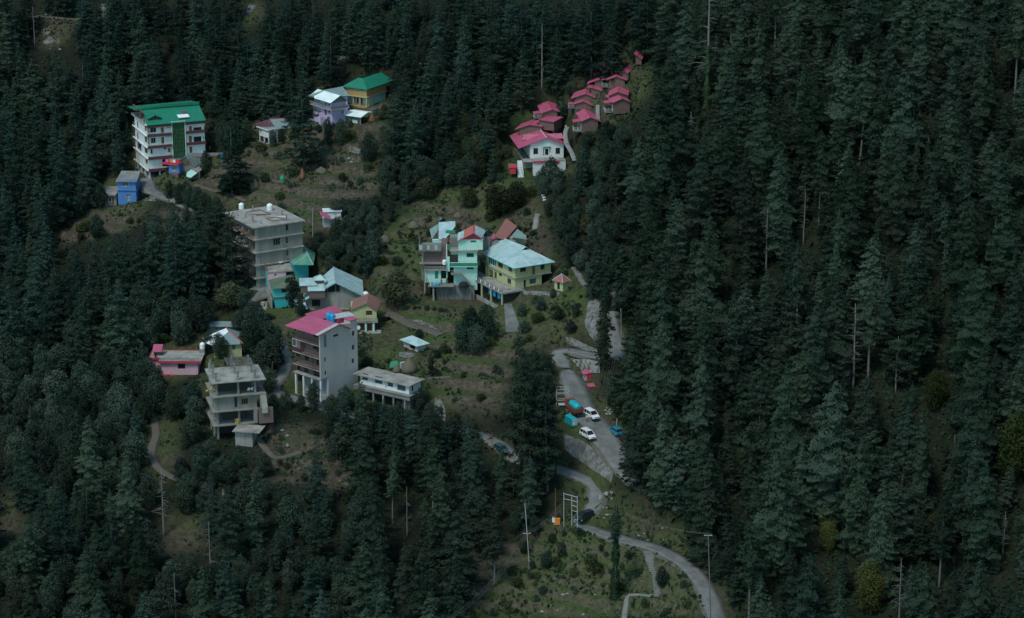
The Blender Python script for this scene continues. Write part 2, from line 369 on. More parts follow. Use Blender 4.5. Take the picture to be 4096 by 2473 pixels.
# regions of the photograph (overview pixels)
POLY = {
 'hotel': [(316, 250), (497, 250), (500, 350), (545, 360), (560, 400), (500, 440), (480, 470), (400, 470), (330, 500), (225, 500), (225, 455), (280, 415), (318, 415)],
 'upper': [(545, 360), (610, 350), (612, 288), (700, 280), (700, 330), (750, 260), (745, 215), (830, 185), (940, 183), (925, 240), (930, 310), (900, 330), (905, 420), (915, 470), (800, 480), (700, 510), (640, 495), (545, 490), (440, 450), (500, 440)],
 'terr1': [(640, 495), (800, 480), (800, 560), (740, 560), (730, 520)],
 'terr0': [(105, 550), (230, 510), (340, 490), (340, 540), (240, 570), (140, 590)],
 'mid': [(545, 490), (730, 520), (735, 590), (770, 640), (880, 680), (925, 740), (1020, 830), (1030, 880), (1000, 990), (860, 965), (700, 960), (650, 1000), (640, 1060), (590, 1072), (560, 1040), (490, 1030), (478, 890), (430, 920), (400, 925), (362, 880), (360, 820), (480, 820), (490, 775), (580, 775), (640, 740), (600, 690), (575, 600)],
 'fields': [(915, 560), (1000, 490), (1060, 450), (1150, 440), (1230, 420), (1300, 440), (1320, 560), (1340, 640), (1400, 660), (1420, 720), (1410, 800), (1340, 850), (1240, 840), (1200, 1000), (1040, 990), (1030, 830), (930, 760), (890, 650)],
 'lodge': [(1220, 320), (1290, 250), (1350, 245), (1350, 300), (1365, 350), (1360, 375), (1290, 385), (1290, 430), (1225, 415)],
 'cabins': [(1368, 225), (1420, 195), (1425, 150), (1470, 165), (1520, 120), (1556, 125), (1545, 160), (1530, 215), (1520, 275), (1445, 325), (1375, 300)],
 'road1': [(1340, 870), (1360, 860), (1450, 960), (1510, 1040), (1510, 1110), (1470, 1150), (1350, 1090), (1340, 1000), (1335, 930)],
 'road2': [(1340, 1125), (1470, 1135), (1470, 1230), (1440, 1270), (1520, 1290), (1640, 1330), (1745, 1420), (1765, 1488), (1500, 1488), (1090, 1488), (1230, 1350), (1340, 1240), (1400, 1190), (1340, 1150)],
 'road3': [(1460, 750), (1510, 780), (1505, 865), (1470, 870)], 'road4': [(1340, 830), (1440, 860), (1440, 940), (1340, 870)], 'road5': [(1405, 690), (1450, 720), (1445, 830), (1410, 820)],
 'bank': [(1470, 1195), (1520, 1205), (1640, 1275), (1700, 1330), (1640, 1330), (1520, 1290), (1440, 1270)], 'patch': [(355, 1010), (425, 1000), (430, 1120), (380, 1180)], 'low': [(610, 1030), (760, 1030), (800, 1110), (850, 1170), (840, 1205), (700, 1140), (640, 1110)], 'roadL': [(670, 830), (705, 830), (700, 930), (660, 930)],
 'roadM': [(1140, 1040), (1245, 1060), (1240, 1110), (1190, 1090)], 'trail1': [(355, 1010), (395, 1010), (400, 1140), (360, 1120)], 'open1': [(400, 1240), (490, 1230), (490, 1330), (400, 1330)],
 'rock1': [(95, 30), (195, 30), (195, 55), (150, 110), (100, 120)], 'rock2': [(575, 20), (625, 0), (640, 40), (590, 70)],
 'pathL': [(1345, 370), (1400, 380), (1390, 420), (1350, 420)], 'grassT': [(1525, 150), (1570, 165), (1560, 240), (1530, 260)], 'open2': [(0, 1190), (40, 1190), (60, 1290), (0, 1290)]}
KM = np.zeros((H_ := 1488//4+1, W_ := 2464//4+1), bool)
ky, kx = np.mgrid[0:H_, 0:W_]*4
for p in POLY.values(): KM |= inpoly(kx, ky, p)
# terraces: only in the farmed slopes
TERR = [POLY['terr0'], POLY['upper'], POLY['terr1'], [(905, 560), (1000, 480), (1150, 470), (1180, 530), (1020, 590), (1000, 690), (890, 690)],
        [(930, 690), (1040, 690), (1060, 740), (1260, 760), (1250, 840), (1200, 980), (1040, 960), (1030, 820), (930, 750)], [(400, 470), (545, 495), (560, 560), (350, 560)],
        [(1080, 1290), (1760, 1290), (1760, 1488), (1080, 1488)], [(640, 1030), (760, 1030), (860, 1120), (860, 1200), (640, 1150)]]
gx, gy, gz = proj(np.stack([MX, MY, HT], -1)); gx = gx/DS; gy = gy/DS
tm = np.zeros(MX.shape)
for p in TERR: tm = np.maximum(tm, inpoly(gx, gy, p)*1.0)
def blur(a, n):
    for _ in range(n):
        a = (a+np.roll(a, 1, 0)+np.roll(a, -1, 0)+np.roll(a, 1, 1)+np.roll(a, -1, 1))/5
    return a
tm = blur(tm, 10)
st = 1.8; q = HT/st+fbm(MX, MY, 60, 2, 40)*.5; fr_ = q-np.floor(q); sh = np.clip((fr_-.66)/.34, 0, 1); sh = sh*sh*(3-2*sh)
TERRACE = (np.floor(q)+sh*.88+fr_*.12-fbm(MX, MY, 60, 2, 40)*.5)*st
RISER = ((fr_ > .66)*1.0)*tm
HT = HT*(1-tm*.9)+TERRACE*tm*.9
# ---------------------------------------------------------------- roads, paths: flattened into the slope
ROADS = []
def road_line(pts, width, step=1.0, smooth=14):
    P = cast([p[0] for p in pts], [p[1] for p in pts])
    # Catmull-Rom then even steps
    Q = []
    for i in range(len(P)-1):
        p0 = P[max(i-1, 0)]; p1 = P[i]; p2 = P[i+1]; p3 = P[min(i+2, len(P)-1)]
        for t in np.linspace(0, 1, 12, endpoint=False):
            Q.append(.5*((2*p1)+(-p0+p2)*t+(2*p0-5*p1+4*p2-p3)*t*t+(-p0+3*p1-3*p2+p3)*t**3))
    Q.append(P[-1]); Q = np.array(Q); L = np.r_[0, np.cumsum(np.linalg.norm(np.diff(Q[:, :2], axis=0), axis=1))]
    n = max(4, int(L[-1]/step)); s = np.linspace(0, L[-1], n); Q = np.stack([np.interp(s, L, Q[:, k]) for k in range(3)], 1)
    for _ in range(smooth):
        Q[1:-1, 2] = (Q[:-2, 2]+Q[1:-1, 2]+Q[2:, 2])/3
    return Q
def carve(Q, hw, blend, dz=-.12):
    global HT
    lo = Q[:, :2].min(0)-hw-blend-2; hi = Q[:, :2].max(0)+hw+blend+2
    i0, i1 = np.searchsorted(GX, [lo[0], hi[0]]); j0, j1 = np.searchsorted(GY, [lo[1], hi[1]])
    X = MX[j0:j1, i0:i1]; Y = MY[j0:j1, i0:i1]; d2 = np.full(X.shape, 1e9); zz = np.zeros(X.shape)
    for q_ in Q:
        d = (X-q_[0])**2+(Y-q_[1])**2; m = d < d2; d2[m] = d[m]; zz[m] = q_[2]
    d = np.sqrt(d2); w = np.clip(1-(d-hw-.9)/blend, 0, 1); w = w*w*(3-2*w)
    HT[j0:j1, i0:i1] = HT[j0:j1, i0:i1]*(1-w)+(zz+dz)*w
def strip_mesh(name, Q, hw, material, lift=.03, nx=4, edge=0.12, seed=0, th=.25, taper=False, **kw):
    n = len(Q); T = np.gradient(Q[:, :2], axis=0); T /= np.linalg.norm(T, axis=1, keepdims=True)+1e-9; Nn = np.stack([-T[:, 1], T[:, 0]], 1)
    for _ in range(3): Nn[1:-1] = (Nn[:-2]+Nn[1:-1]+Nn[2:])/3
    b = MB(); V = []
    for i in range(n):
        wf = 1.0 if not taper else float(np.interp(i/n, [0, .45, .62, 1], [1.28, 1.2, .72, .72])); jl = wf+edge*vnoise(np.array(i*.33), np.array(3.3+seed), seed); jr = wf+edge*vnoise(np.array(i*.31), np.array(9.3+seed), seed+5)
        for k in range(nx+1):
            t = k/nx*2-1; w = hw*(jl if t < 0 else jr)
            V.append((Q[i, 0]+Nn[i, 0]*t*w, Q[i, 1]+Nn[i, 1]*t*w, Q[i, 2]+lift+.04*(1-t*t)))
    m = nx+1; Fc = [(i*m+k, (i+1)*m+k, (i+1)*m+k+1, i*m+k+1) for i in range(n-1) for k in range(nx)]
    # skirts give it thickness
    base = len(V); E = [i*m for i in range(n)]+[i*m+nx for i in range(n)]
    for e in E: x, y, z = V[e]; V.append((x, y, z-th))
    for i in range(n-1):
        Fc.append((i*m, base+i, base+i+1, (i+1)*m)); Fc.append((i*m+nx, (i+1)*m+nx, base+n+i+1, base+n+i))
    b.add(V, Fc); o = b.build(name, material); 
    for p in o.data.polygons: p.use_smooth = True
    return tag(o, **kw)
M['road'] = mat('road_surface', (.098, .102, .098), .9, (.185, .19, .18), .85, .45, .5)
M['conc'] = mat('concrete', (.325, .31, .275), .9, (.14, .132, .112), .9, .35, .3, streak=True)
M['concdark'] = mat('old_concrete', (.22, .22, .205), .9, (.11, .115, .105), .8, .4, .3, streak=True)
M['conc2'] = mat('worn_path_concrete', (.20, .20, .185), .9, (.10, .105, .09), .8, .8, .4)
M['shoulder'] = mat('gravel_shoulder', (.11, .105, .09), .95, (.045, .05, .03), .8, .7, .6)
M['stone'] = mat('stone_masonry', (.20, .198, .185), .95, (.04, .046, .036), 1.0, .9, 1.0, streak=True)
M['path'] = mat('trodden_earth', (.105, .088, .068), .95, (.055, .055, .035), .6, .8, .4)
roads = [
 ('lower_road', zl('C', [(2260, 1500), (2200, 1380), (2150, 1250), (2080, 1100), (1990, 990), (1850, 880), (1650, 795), (1450, 745), (1300, 700), (1140, 655), (1010, 605), (985, 590)])+[], 2.3, 'road'),
 ('hairpin_road', zl('C', [(960, 592), (1030, 590), (1120, 560), (1180, 490), (1195, 400), (1225, 320), (1180, 260), (1060, 215), (930, 172), (860, 150)])+[(2150, 1862)]+zl('D', [(1960, 370), (1850, 320), (1770, 230), (1650, 155), (1480, 95), (1280, 60), (1100, 38), (830, 10)])
  +zl('7', [(1250, 1345), (1050, 1320), (750, 1260), (500, 1180), (250, 1100), (60, 1040)]) if False else None, 2.4, 'road'),
]
roads = []
roads.append(('road', zl('C', [(2280, 1560), (2200, 1390), (2150, 1250), (2080, 1100), (1990, 990), (1850, 880), (1650, 795), (1450, 745), (1300, 700), (1150, 655), (1060, 610), (1080, 565), (1150, 520), (1190, 450), (1200, 380), (1215, 310), (1160, 250), (1040, 210), (900, 165)])+[(2150, 1862)]
              + zl('D', [(1960, 370), (1850, 320), (1770, 230), (1650, 155), (1480, 95), (1280, 60)]), 1.8, 'road', 5.0))
roads.append(('road', zl('D', [(1480, 95), (1280, 60), (1100, 38), (830, 10)])+zl(7, [(1250, 1345), (1050, 1320), (750, 1260), (500, 1180), (250, 1100), (60, 1040), (40, 960), (110, 870), (150, 780), (150, 680), (110, 580), (75, 500)]), 1.35, 'road', 4.0))
roads.append(('road', zl('B', [(1560, 1640), (1330, 1540), (1180, 1400), (1110, 1300), (1010, 1150), (900, 1000), (790, 850), (640, 700), (560, 560), (520, 430), (470, 300), (420, 180), (370, 60)])+zl('A', [(350, 1420), (270, 1290), (240, 1210), (330, 1180), (450, 1205), (600, 1245), (760, 1270), (900, 1290), (950, 1270)]), 2.6, 'road', 4.0))
roads.append(('road', zl('A', [(945, 1300), (955, 1220), (950, 1100), (915, 960), (875, 840), (848, 735)]), 1.55, 'road', 3.0))
roads.append(('drive', zl(1, [(800, 985), (780, 1050), (830, 1120), (950, 1170), (1080, 1215), (1250, 1290), (1450, 1340), (1650, 1375)]), 1.9, 'road', 3.5))
roads.append(('drive', zl(4, [(640, 1060), (610, 1110), (540, 1180), (430, 1260), (330, 1300)]), 2.6, 'road', 3))
roads.append(('drive', zl(1, [(1210, 740), (1330, 725), (1480, 715), (1580, 720)]), 1.6, 'road', 3))
roads.append(('hill_road', zl('O', [(-60, 30), (100, 40), (190, 46), (290, 40)]), 1.5, 'path', 3))
roads.append(('hill_road', zl('O', [(760, 130), (870, 145), (960, 155), (1040, 150), (1090, 130)]), 1.8, 'road', 3))
roads.append(('footpath', zl('E', [(1500, 330), (1580, 390), (1640, 470), (1700, 515), (1835, 470)]), .8, 'path', 2))
roads.append(('footpath', zl('E', [(940, 260), (955, 360), (925, 470), (960, 560), (1040, 620), (1100, 640)]), .9, 'path', 2))
roads.append(('footpath', zl('D', [(140, 540), (215, 560), (270, 620), (330, 660)]), .6, 'path', 2))
roads.append(('footpath', zl('E', [(1375, 700), (1370, 790), (1390, 870)]), .6, 'path', 2))
roads.append(('footpath', zl(1, [(1300, 1050), (1500, 1110), (1700, 1160), (1850, 1230)]), .8, 'path', 2))
roads.append(('footpath', zl(2, [(200, 1330), (400, 1400), (560, 1430)]), .6, 'path', 2))
roads.append(('footpath', zl(3, [(730, 820), (712, 880), (725, 970), (770, 1050), (800, 1130)]), .6, 'concdark', 2))
roads.append(('footpath', zl(3, [(1010, 620), (1010, 700), (1020, 780)]), .5, 'concdark', 2))
roads.append(('footpath', zl(7, [(1560, 900), (1700, 890), (1786, 885)]), .5, 'path', 2))
roads.append(('footpath', zl('C', [(1715, 1196), (1600, 1192), (1540, 1170), (1465, 1165), (1450, 1240), (1430, 1400)]), .55, 'conc2', 2))
roads.append(('footpath', zl(7, [(1120, 290), (1180, 240), (1260, 290), (1420, 370), (1600, 440), (1700, 470)]), 1.6, 'path', 2))
ROADN = []
for nm, pts, hw, mt, bl in roads:
    Q = road_line(pts, hw); carve(Q, hw, bl); ROADN.append((nm, Q, hw, mt))
# ---------------------------------------------------------------- building kit
ZM.update({'P': (2260, 190, 4.022), 'Q': (2010, 380, 4.376), 'S': (1660, 900, 4.961), 'T': (640, 600, 8.265)})
def M_(n, *a, **k): M[n] = mat(n, *a, **k)
M_('white', (.68, .70, .68), .7, (.40, .42, .40), .5, .5, streak=True)
M_('mintwall', (.34, .62, .53), .75, (.52, .66, .60), .7, .5, streak=True)
M_('turq', (.03, .40, .39), .7, (.05, .34, .33), .6, .6, streak=True)
M_('blue', (.075, .20, .47), .7, (.06, .14, .30), .6, .6, streak=True)
M_('beige', (.47, .43, .39), .8, (.36, .33, .30), .6, .4, streak=True)
M_('brick', (.155, .098, .088), .9, (.10, .075, .07), .6, .8, .4)
M_('cabinwall', (.135, .085, .072), .85, (.10, .07, .06), .6, .8, .3)
M_('lilac', (.50, .42, .60), .75, (.34, .30, .42), .6, .5, streak=True)
M_('ochre', (.40, .27, .10), .8, (.27, .19, .09), .6, .5, streak=True)
M_('concwall', (.225, .22, .195), .9, (.12, .118, .10), .8, .4, .3, streak=True); M_('lime', (.43, .44, .225), .78, (.30, .31, .17), .6, .5, streak=True)
M_('cream', (.50, .42, .22), .8, (.3, .26, .16), .5, .6)
M_('pinkwall', (.60, .38, .42), .8, (.42, .28, .30), .5, .5, streak=True)
M_('maroon', (.085, .03, .04), .7, (.05, .02, .025), .5, .6)
M_('dark', (.012, .013, .013), .9)
M_('interior', (.035, .036, .034), .95, (.02, .02, .02), .6, .7)  # near black: shade of enclosed rooms put into the colour
M_('wood', (.19, .10, .05), .8, (.11, .06, .03), .6, 1.2)
M_('redwood', (.22, .05, .03), .75, (.12, .03, .02), .5, 1.2)
M_('metal', (.42, .44, .44), .5, (.2, .2, .2), .5, 1)
M_('dkmetal', (.06, .06, .06), .5, (.03, .03, .03), .5, 1)
M_('rust', (.20, .085, .045), .9, (.10, .05, .035), .6, 1.2) if 'rustm' in M else None
M['rustmetal'] = mat('rusted_iron', (.20, .085, .045), .9, (.10, .05, .035), .6, 1.2)
M_('green', (.01, .22, .12), .6, (.01, .13, .08), .5, .6)
M_('red', (.55, .03, .06), .55, (.35, .03, .05), .5, .6)
M_('tankwhite', (.78, .79, .77), .45, (.6, .6, .58), .4, .8)
M_('tankblue', (.01, .27, .52), .4, (.01, .2, .4), .4, .8)
M_('tankblack', (.012, .016, .018), .4)
M_('straw', (.125, .105, .07), .95, (.075, .065, .045), .6, 1.6, .8)
M_('yellow', (.62, .40, .04), .6); M_('orange', (.70, .22, .03), .6); M_('pinkcloth', (.62, .15, .40), .8); M_('tealcloth', (.02, .30, .36), .8)
M['r_pink'] = roofmat('pink_sheet_roof', (.44, .085, .155), (.33, .075, .125), 0, .9, .5)
M['r_pinkedge'] = mat('red_fascia', (.36, .04, .08), .5)
M['r_green'] = roofmat('green_sheet_roof', (.008, .18, .105), (.012, .13, .08), 0, .6, .45)
M['r_tin'] = roofmat('pale_tin_roof', (.42, .55, .54), (.24, .35, .36), 0, .75, .38)
M['r_tiny'] = roofmat('pale_tin_roof_across', (.40, .54, .53), (.20, .32, .33), 1, .75, .38)
M['r_white'] = roofmat('whitewashed_tin_roof', (.80, .84, .82), (.50, .66, .62), 0, .6, .45)
M['r_teal'] = roofmat('weathered_teal_roof', (.17, .30, .29), (.20, .20, .18), 0, .7, .6)
M['r_slate'] = mat('slate_roof', (.15, .22, .22), .8, (.20, .26, .25), .7, 1.5, .5)
M['r_rust'] = roofmat('rusty_sheet_roof', (.27, .10, .085), (.17, .09, .08), 0, .7, .6)
M['r_brown'] = roofmat('brown_sheet_roof', (.24, .115, .085), (.17, .09, .07), 0, .6, .55)
M['r_redor'] = roofmat('orange_red_sheet_roof', (.42, .12, .09), (.34, .12, .09), 0, .6, .55)
M['r_moss'] = mat('mossy_green_roof', (.055, .105, .065), .75, (.14, .15, .10), .75, .45, .3)
M['r_grn2'] = roofmat('faded_green_roof', (.05, .22, .13), (.16, .30, .22), 0, .8, .5)
def glassmat(name, c, rough=.12):
    m, nt, b = newmat(name); b.inputs['Base Color'].default_value = rgb(c); b.inputs['Roughness'].default_value = rough
    b.inputs['Specular IOR Level'].default_value = .5; n = N(nt, 'ShaderNodeTexNoise'); n.inputs['Scale'].default_value = 1.2; tc = N(nt, 'ShaderNodeTexCoord')
    nt.links.new(tc.outputs['Object'], n.inputs['Vector']); r = N(nt, 'ShaderNodeMapRange'); r.inputs[3].default_value = rough*.5; r.inputs[4].default_value = rough*2.2; nt.links.new(n.outputs['Fac'], r.inputs[0]); nt.links.new(r.outputs[0], b.inputs['Roughness'])
    return m
M['pane'] = glassmat('window_glass', (.018, .022, .024)); M['panegrey'] = glassmat('curtained_window_glass', (.07, .075, .075)); M['panegreen'] = glassmat('green_glass', (.010, .058, .022), .2); M['paneblue'] = glassmat('blue_grey_glass', (.07, .13, .15), .2)
PADS = []; BLD = {}
class Bld:
    def __init__(s, k, base, edge=None, yaw=None, name='house', label='', cat='house', group=None, at=None):
        s.k = k; g = zp(k, base); s.O = Vector(at) if at is not None else Vector(cast(g[0], g[1])[0]); s.base = base
        if edge is not None:
            c, Lp, Rp = edge; z = s.atY(c, s.O.y).z; Pc = s.atZ(c, z); an = []
            if Rp: v = s.atZ(Rp, z)-Pc; an.append(math.atan2(v.y, v.x))
            if Lp: v = s.atZ(Lp, z)-Pc; an.append(math.atan2(v.y, v.x)-math.pi/2)
            s.yaw = sum(an)/len(an) if yaw is None else R(yaw)
        else: s.yaw = R(yaw or 0)
        s.c, s.s = math.cos(s.yaw), math.sin(s.yaw)
        s.root = empty(name, s.O, s.yaw); tag(s.root, label, cat, group); s.holes = {'R': [], 'L': []}; s.todo = []
    def ray(s, p): q = zp(s.k, p); return Vector(ray(q[0], q[1]))
    def atY(s, p, Y): d = s.ray(p); return d*(Y/d.y)
    def atZ(s, p, Z): d = s.ray(p); return d*(Z/d.z)
    def loc(s, P): d = P-s.O; return Vector((d.x*s.c+d.y*s.s, -d.x*s.s+d.y*s.c, d.z))
    def world(s, q): return Vector((s.O.x+q[0]*s.c-q[1]*s.s, s.O.y+q[0]*s.s+q[1]*s.c, s.O.z+q[2]))
    def plane(s, p, n, off):
        d = s.ray(p); nv = Vector((s.c, s.s, 0)) if n == 'x' else Vector((-s.s, s.c, 0)); return s.loc(d*((s.O.dot(nv)+off)/d.dot(nv)))
    def R(s, p, off=0): q = s.plane(p, 'y', off); return q.x, q.z
    def L(s, p, off=0): q = s.plane(p, 'x', off); return q.y, q.z
    def P(s, p, z): return s.loc(s.atZ(p, s.O.z+z))
    def zc(s, y, x=None):
        """height at the near vertical edge for a zoom row"""
        return s.loc(s.atY((s.base[0] if x is None else x, y), s.O.y)).z
    def box(s, nm, x0, x1, y0, y1, z0, z1, m, parent=None, label=None):
        o = MB().box(x0, x1, y0, y1, z0, z1).build(nm, M[m], parent or s.root)
        if label: o['label'] = label
        return o
    def sheets(s, nm, polys, m, th=.12, parent=None, label=None):
        b = MB()
        for q in polys: b.sheet(q, th)
        o = b.build(nm, M[m], parent or s.root)
        if label: o['label'] = label
        return o
    def rect(s, face, r, off=0):
        x0, y0, x1, y1 = r; f = s.R if face == 'R' else s.L; xc, yc = (x0+x1)/2, (y0+y1)/2
        a = f((x0, yc), off)[0]; b = f((x1, yc), off)[0]; za = f((xc, y1), off)[1]; zb = f((xc, y0), off)[1]
        return min(a, b), max(a, b), min(za, zb), max(za, zb)
    def win(s, face, r, off=0, frame='white', pane='pane', nv=2, nh=1, deep=.22, nm='window', fw=.07, hole=True, sill=None, pr='frame'):
        """opening cut in the facade, a frame with glazing bars and the glass set back in it"""
        a, b, z0, z1 = s.rect(face, r, off) if len(r) == 4 and not isinstance(r, tuple.__class__) else r
        if hole: s.holes[face].append((a, b, z0, z1, off))
        d0, d1 = (off+deep-.08, off+deep) if hole else (off-.06, off+.0)
        m = MB(); B = (lambda u0, u1, w0, w1, zz0, zz1: m.box(u0, u1, w0, w1, zz0, zz1)) if face == 'R' else (lambda u0, u1, w0, w1, zz0, zz1: m.box(w0, w1, u0, u1, zz0, zz1))
        B(a, a+fw, d0, d1, z0, z1); B(b-fw, b, d0, d1, z0, z1); B(a+fw, b-fw, d0, d1, z0, z0+fw); B(a+fw, b-fw, d0, d1, z1-fw, z1)
        for i in range(1, nv): u = a+(b-a)*i/nv; B(u-fw*.4, u+fw*.4, d0, d1, z0+fw, z1-fw)
        for i in range(1, nh): z = z0+(z1-z0)*i/nh; B(a+fw, b-fw, d0+.01, d1-.01, z-fw*.35, z+fw*.35)
        o = m.build(nm, M[frame], s.root); p = MB(); m = p; B(a+.01, b-.01, d1-.03, d1+.03, z0+.01, z1-.01); p.build('pane', M[pane], o)
        if sill:
            p = MB(); m = p; B(a-.1, b+.1, off-.12, off+.02, z0-.1, z0-.003); p.build('sill', M[sill], o)
        return o
    def door(s, face, r, off=0, m='redwood', deep=.22, frame='dark'):
        a, b, z0, z1 = s.rect(face, r, off); s.holes[face].append((a, b, z0, z1, off)); q = MB(); w0, w1 = off+deep-.08, off+deep
        B = (lambda u0, u1, zz0, zz1, g=0: q.box(u0, u1, w0-g, w1, zz0, zz1)) if face == 'R' else (lambda u0, u1, zz0, zz1, g=0: q.box(w0-g, w1, u0, u1, zz0, zz1))
        B(a, b, z0, z1); o = q.build('door', M[m], s.root); q = MB()
        for u in (a+.12*(b-a), a+.56*(b-a)):
            for zz in (z0+.12*(z1-z0), z0+.55*(z1-z0)): B(u, u+.32*(b-a), zz, zz+.33*(z1-z0), .02)
        q.build('door_panels', M[m], o); return o
    def hole(s, face, r, off=0): a, b, z0, z1 = s.rect(face, r, off); s.holes[face].append((a, b, z0, z1, off))
    def shell(s, wR, wL, z0, z1, m, mL=None, inset=.35, deepL=None, deepR=None, core='interior', offx=0, offy=0, nm='wall', x0=0, y0=0, foot=0):
        """body of the building: solid core and facade walls that have the openings in them"""
        dL = deepL or inset; dR = deepR or inset; b = MB(); cb = MB(); cb.box(x0+dL, wR-.02, y0+dR, wL-.02, z0-foot, z1-.02)
        def facade(face, u0, u1, off, th):
            H_s = [h for h in s.holes[face] if abs(h[4]-off) < .06 and h[3] > z0 and h[2] < z1]
            us = sorted({u0, u1}|{min(max(v, u0), u1) for h in H_s for v in h[:2]}); zs = sorted({z0-foot, z1}|{min(max(v, z0-foot), z1) for h in H_s for v in h[2:4]})
            q = MB()
            for i in range(len(us)-1):
                run = None
                for j in range(len(zs)-1):
                    uc, zc = (us[i]+us[i+1])/2, (zs[j]+zs[j+1])/2
                    if any(h[0] < uc < h[1] and h[2] < zc < h[3] for h in H_s):
                        if run is not None: emit(q, face, us[i], us[i+1], run, zs[j], off, th); run = None
                    elif run is None: run = zs[j]
                if run is not None: emit(q, face, us[i], us[i+1], run, zs[-1], off, th)
            return q
        def emit(q, face, u0, u1, a, c, off, th):
            if face == 'R': q.box(u0, u1, off, off+th, a, c)
            else: q.box(off, off+th, u0, u1, a, c)
        fR = facade('R', x0, wR, y0, .25); fL = facade('L', y0+.25, wL, x0, .25)
        if core != m or deepL or deepR: cb.build('interior_core', M[core], s.root)
        else: fR.box(x0+.3, wR, y0+.3, wL, z0-foot, z1-.01)
        # back and far side walls
        fR.box(wR-.25, wR, y0+.25, wL-.25, z0-foot, z1); fR.box(x0+.25, wR, wL-.25, wL, z0-foot, z1); fR.box(x0+.25, wR-.25, y0+.25, wL-.25, z1-.2, z1-.01)
        o = fR.build(nm, M[m], s.root)
        fL.build(nm, M[mL or m], s.root)
        s.holes['R'] = [h for h in s.holes['R'] if not(abs(h[4]-y0) < .06 and z0 < h[3] and h[2] < z1)]; s.holes['L'] = [h for h in s.holes['L'] if not(abs(h[4]-x0) < .06 and z0 < h[3] and h[2] < z1)]
        return o
    def slab(s, z, x0, x1, y0, y1, m='conc', th=.18, nm='floor_slab', label=None): return s.box(nm, x0, x1, y0, y1, z-th, z, m, label=label)
    def rail(s, face, u0, u1, z, off, m='dkmetal', h=1.0, step=.35, nm='railing', solid=False):
        q = MB(); B = (lambda a, b, c, d, e, f: q.box(a, b, c, d, e, f)) if face == 'R' else (lambda a, b, c, d, e, f: q.box(c, d, a, b, e, f))
        if solid: B(u0, u1, off, off+.1, z, z+h)
        else:
            B(u0, u1, off, off+.06, z+h-.07, z+h); B(u0, u1, off, off+.06, z+.08, z+.13); B(u0, u1, off, off+.06, z+h*.5, z+h*.5+.04); n = max(2, int((u1-u0)/step))
            for i in range(n+1): u = u0+(u1-u0-.05)*i/n; B(u, u+.05, off+.005, off+.05, z+.02, z+h-.08)
        return q.build(nm, M[m], s.root)
    def cols(s, pts, z0, z1, w=.3, m='white', nm='column'):
        for x, y in pts: s.box(nm, x-w/2, x+w/2, y-w/2, y+w/2, z0, z1, m)
    def gable(s, el, ap, er, y0, y1, m, th=.12, over=.0, cap=None, nm='roof', bargem=None):
        """roof sheets from the two eave tips and apex traced on the gable end"""
        a = s.R(el, y0) if len(el) == 2 and not isinstance(el, Vector) else el; p = s.R(ap, y0); e = s.R(er, y0)
        o = s.sheets(nm, [[(a[0], y0, a[1]), (p[0], y0, p[1]), (p[0], y1, p[1]), (a[0], y1, a[1])], [(p[0], y0, p[1]), (e[0], y0, e[1]), (e[0], y1, e[1]), (p[0], y1, p[1])]], m, th)
        if cap: MB().tube([(p[0], y0-.02, p[1]+.02), (p[0], y1, p[1]+.02)], .13, 6).build('ridge_cap', M[cap], o)
        return a, p, e, o
    def gwall(s, xl, xr, z0, zl, zr, ax_, az, y, m, th=.2, nm='gable_wall'):
        b = MB(); v = [(xl, z0), (xr, z0), (xr, zr), (ax_, az), (xl, zl)]; n = len(v)
        V = [(x, y, z) for x, z in v]+[(x, y+th, z) for x, z in v]; b.add(V, [tuple(range(n)), tuple(range(n, 2*n))[::-1]]+[(i, i+n, (i+1) % n+n, (i+1) % n) for i in range(n)]); return b.build(nm, M[m], s.root)
    def pad(s, wR, wL, z=-.05, blend=4, x0=0, y0=0, marg=.6): PADS.append((s, x0-marg, wR+marg, y0-marg, wL+marg, z, blend))
def do_pads():
    for s, x0, x1, y0, y1, z, bl in PADS:
        i0, i1 = np.searchsorted(GX, [s.O.x-45, s.O.x+45]); j0, j1 = np.searchsorted(GY, [s.O.y-45, s.O.y+45]); X = MX[j0:j1, i0:i1]-s.O.x; Y = MY[j0:j1, i0:i1]-s.O.y
        lx = X*s.c+Y*s.s; ly = -X*s.s+Y*s.c; d = np.hypot(np.maximum(np.maximum(x0-lx, lx-x1), 0), np.maximum(np.maximum(y0-ly, ly-y1), 0))
        w = np.clip(1-(d-.5)/bl, 0, 1); w = w*w*(3-2*w); HT[j0:j1, i0:i1] = HT[j0:j1, i0:i1]*(1-w)+(s.O.z+z)*w
def topthing(nm, mb, m, P, label, cat, group=None, rz=0, kind=None, smooth=False):
    o = mb.build(nm, M[m] if isinstance(m, str) else m, None, smooth); o.location = P; o.rotation_euler = (0, 0, rz); return tag(o, label, cat, group, kind)
def tank(P, r, h, m, label, group=None, nm='water_tank'):
    e = empty(nm, P); tag(e, label, 'water tank', group); b = MB()
    prof = [(r*.97, 0), (r, .05*h)]; n = 5
    for i in range(n): z = h*(.08+.7*i/n); prof += [(r, z), (r*.96, z+.05*h), (r, z+.09*h)]
    prof += [(r*.97, h*.82), (r*.75, h*.93), (r*.35, h*.97)]; b.lathe(prof, 16); b.build('tank_body', M[m], e, True)
    MB().lathe([(r*.36, h*.96), (r*.36, h*1.04), (r*.25, h*1.06)], 12).build('lid', M[m], e); return e
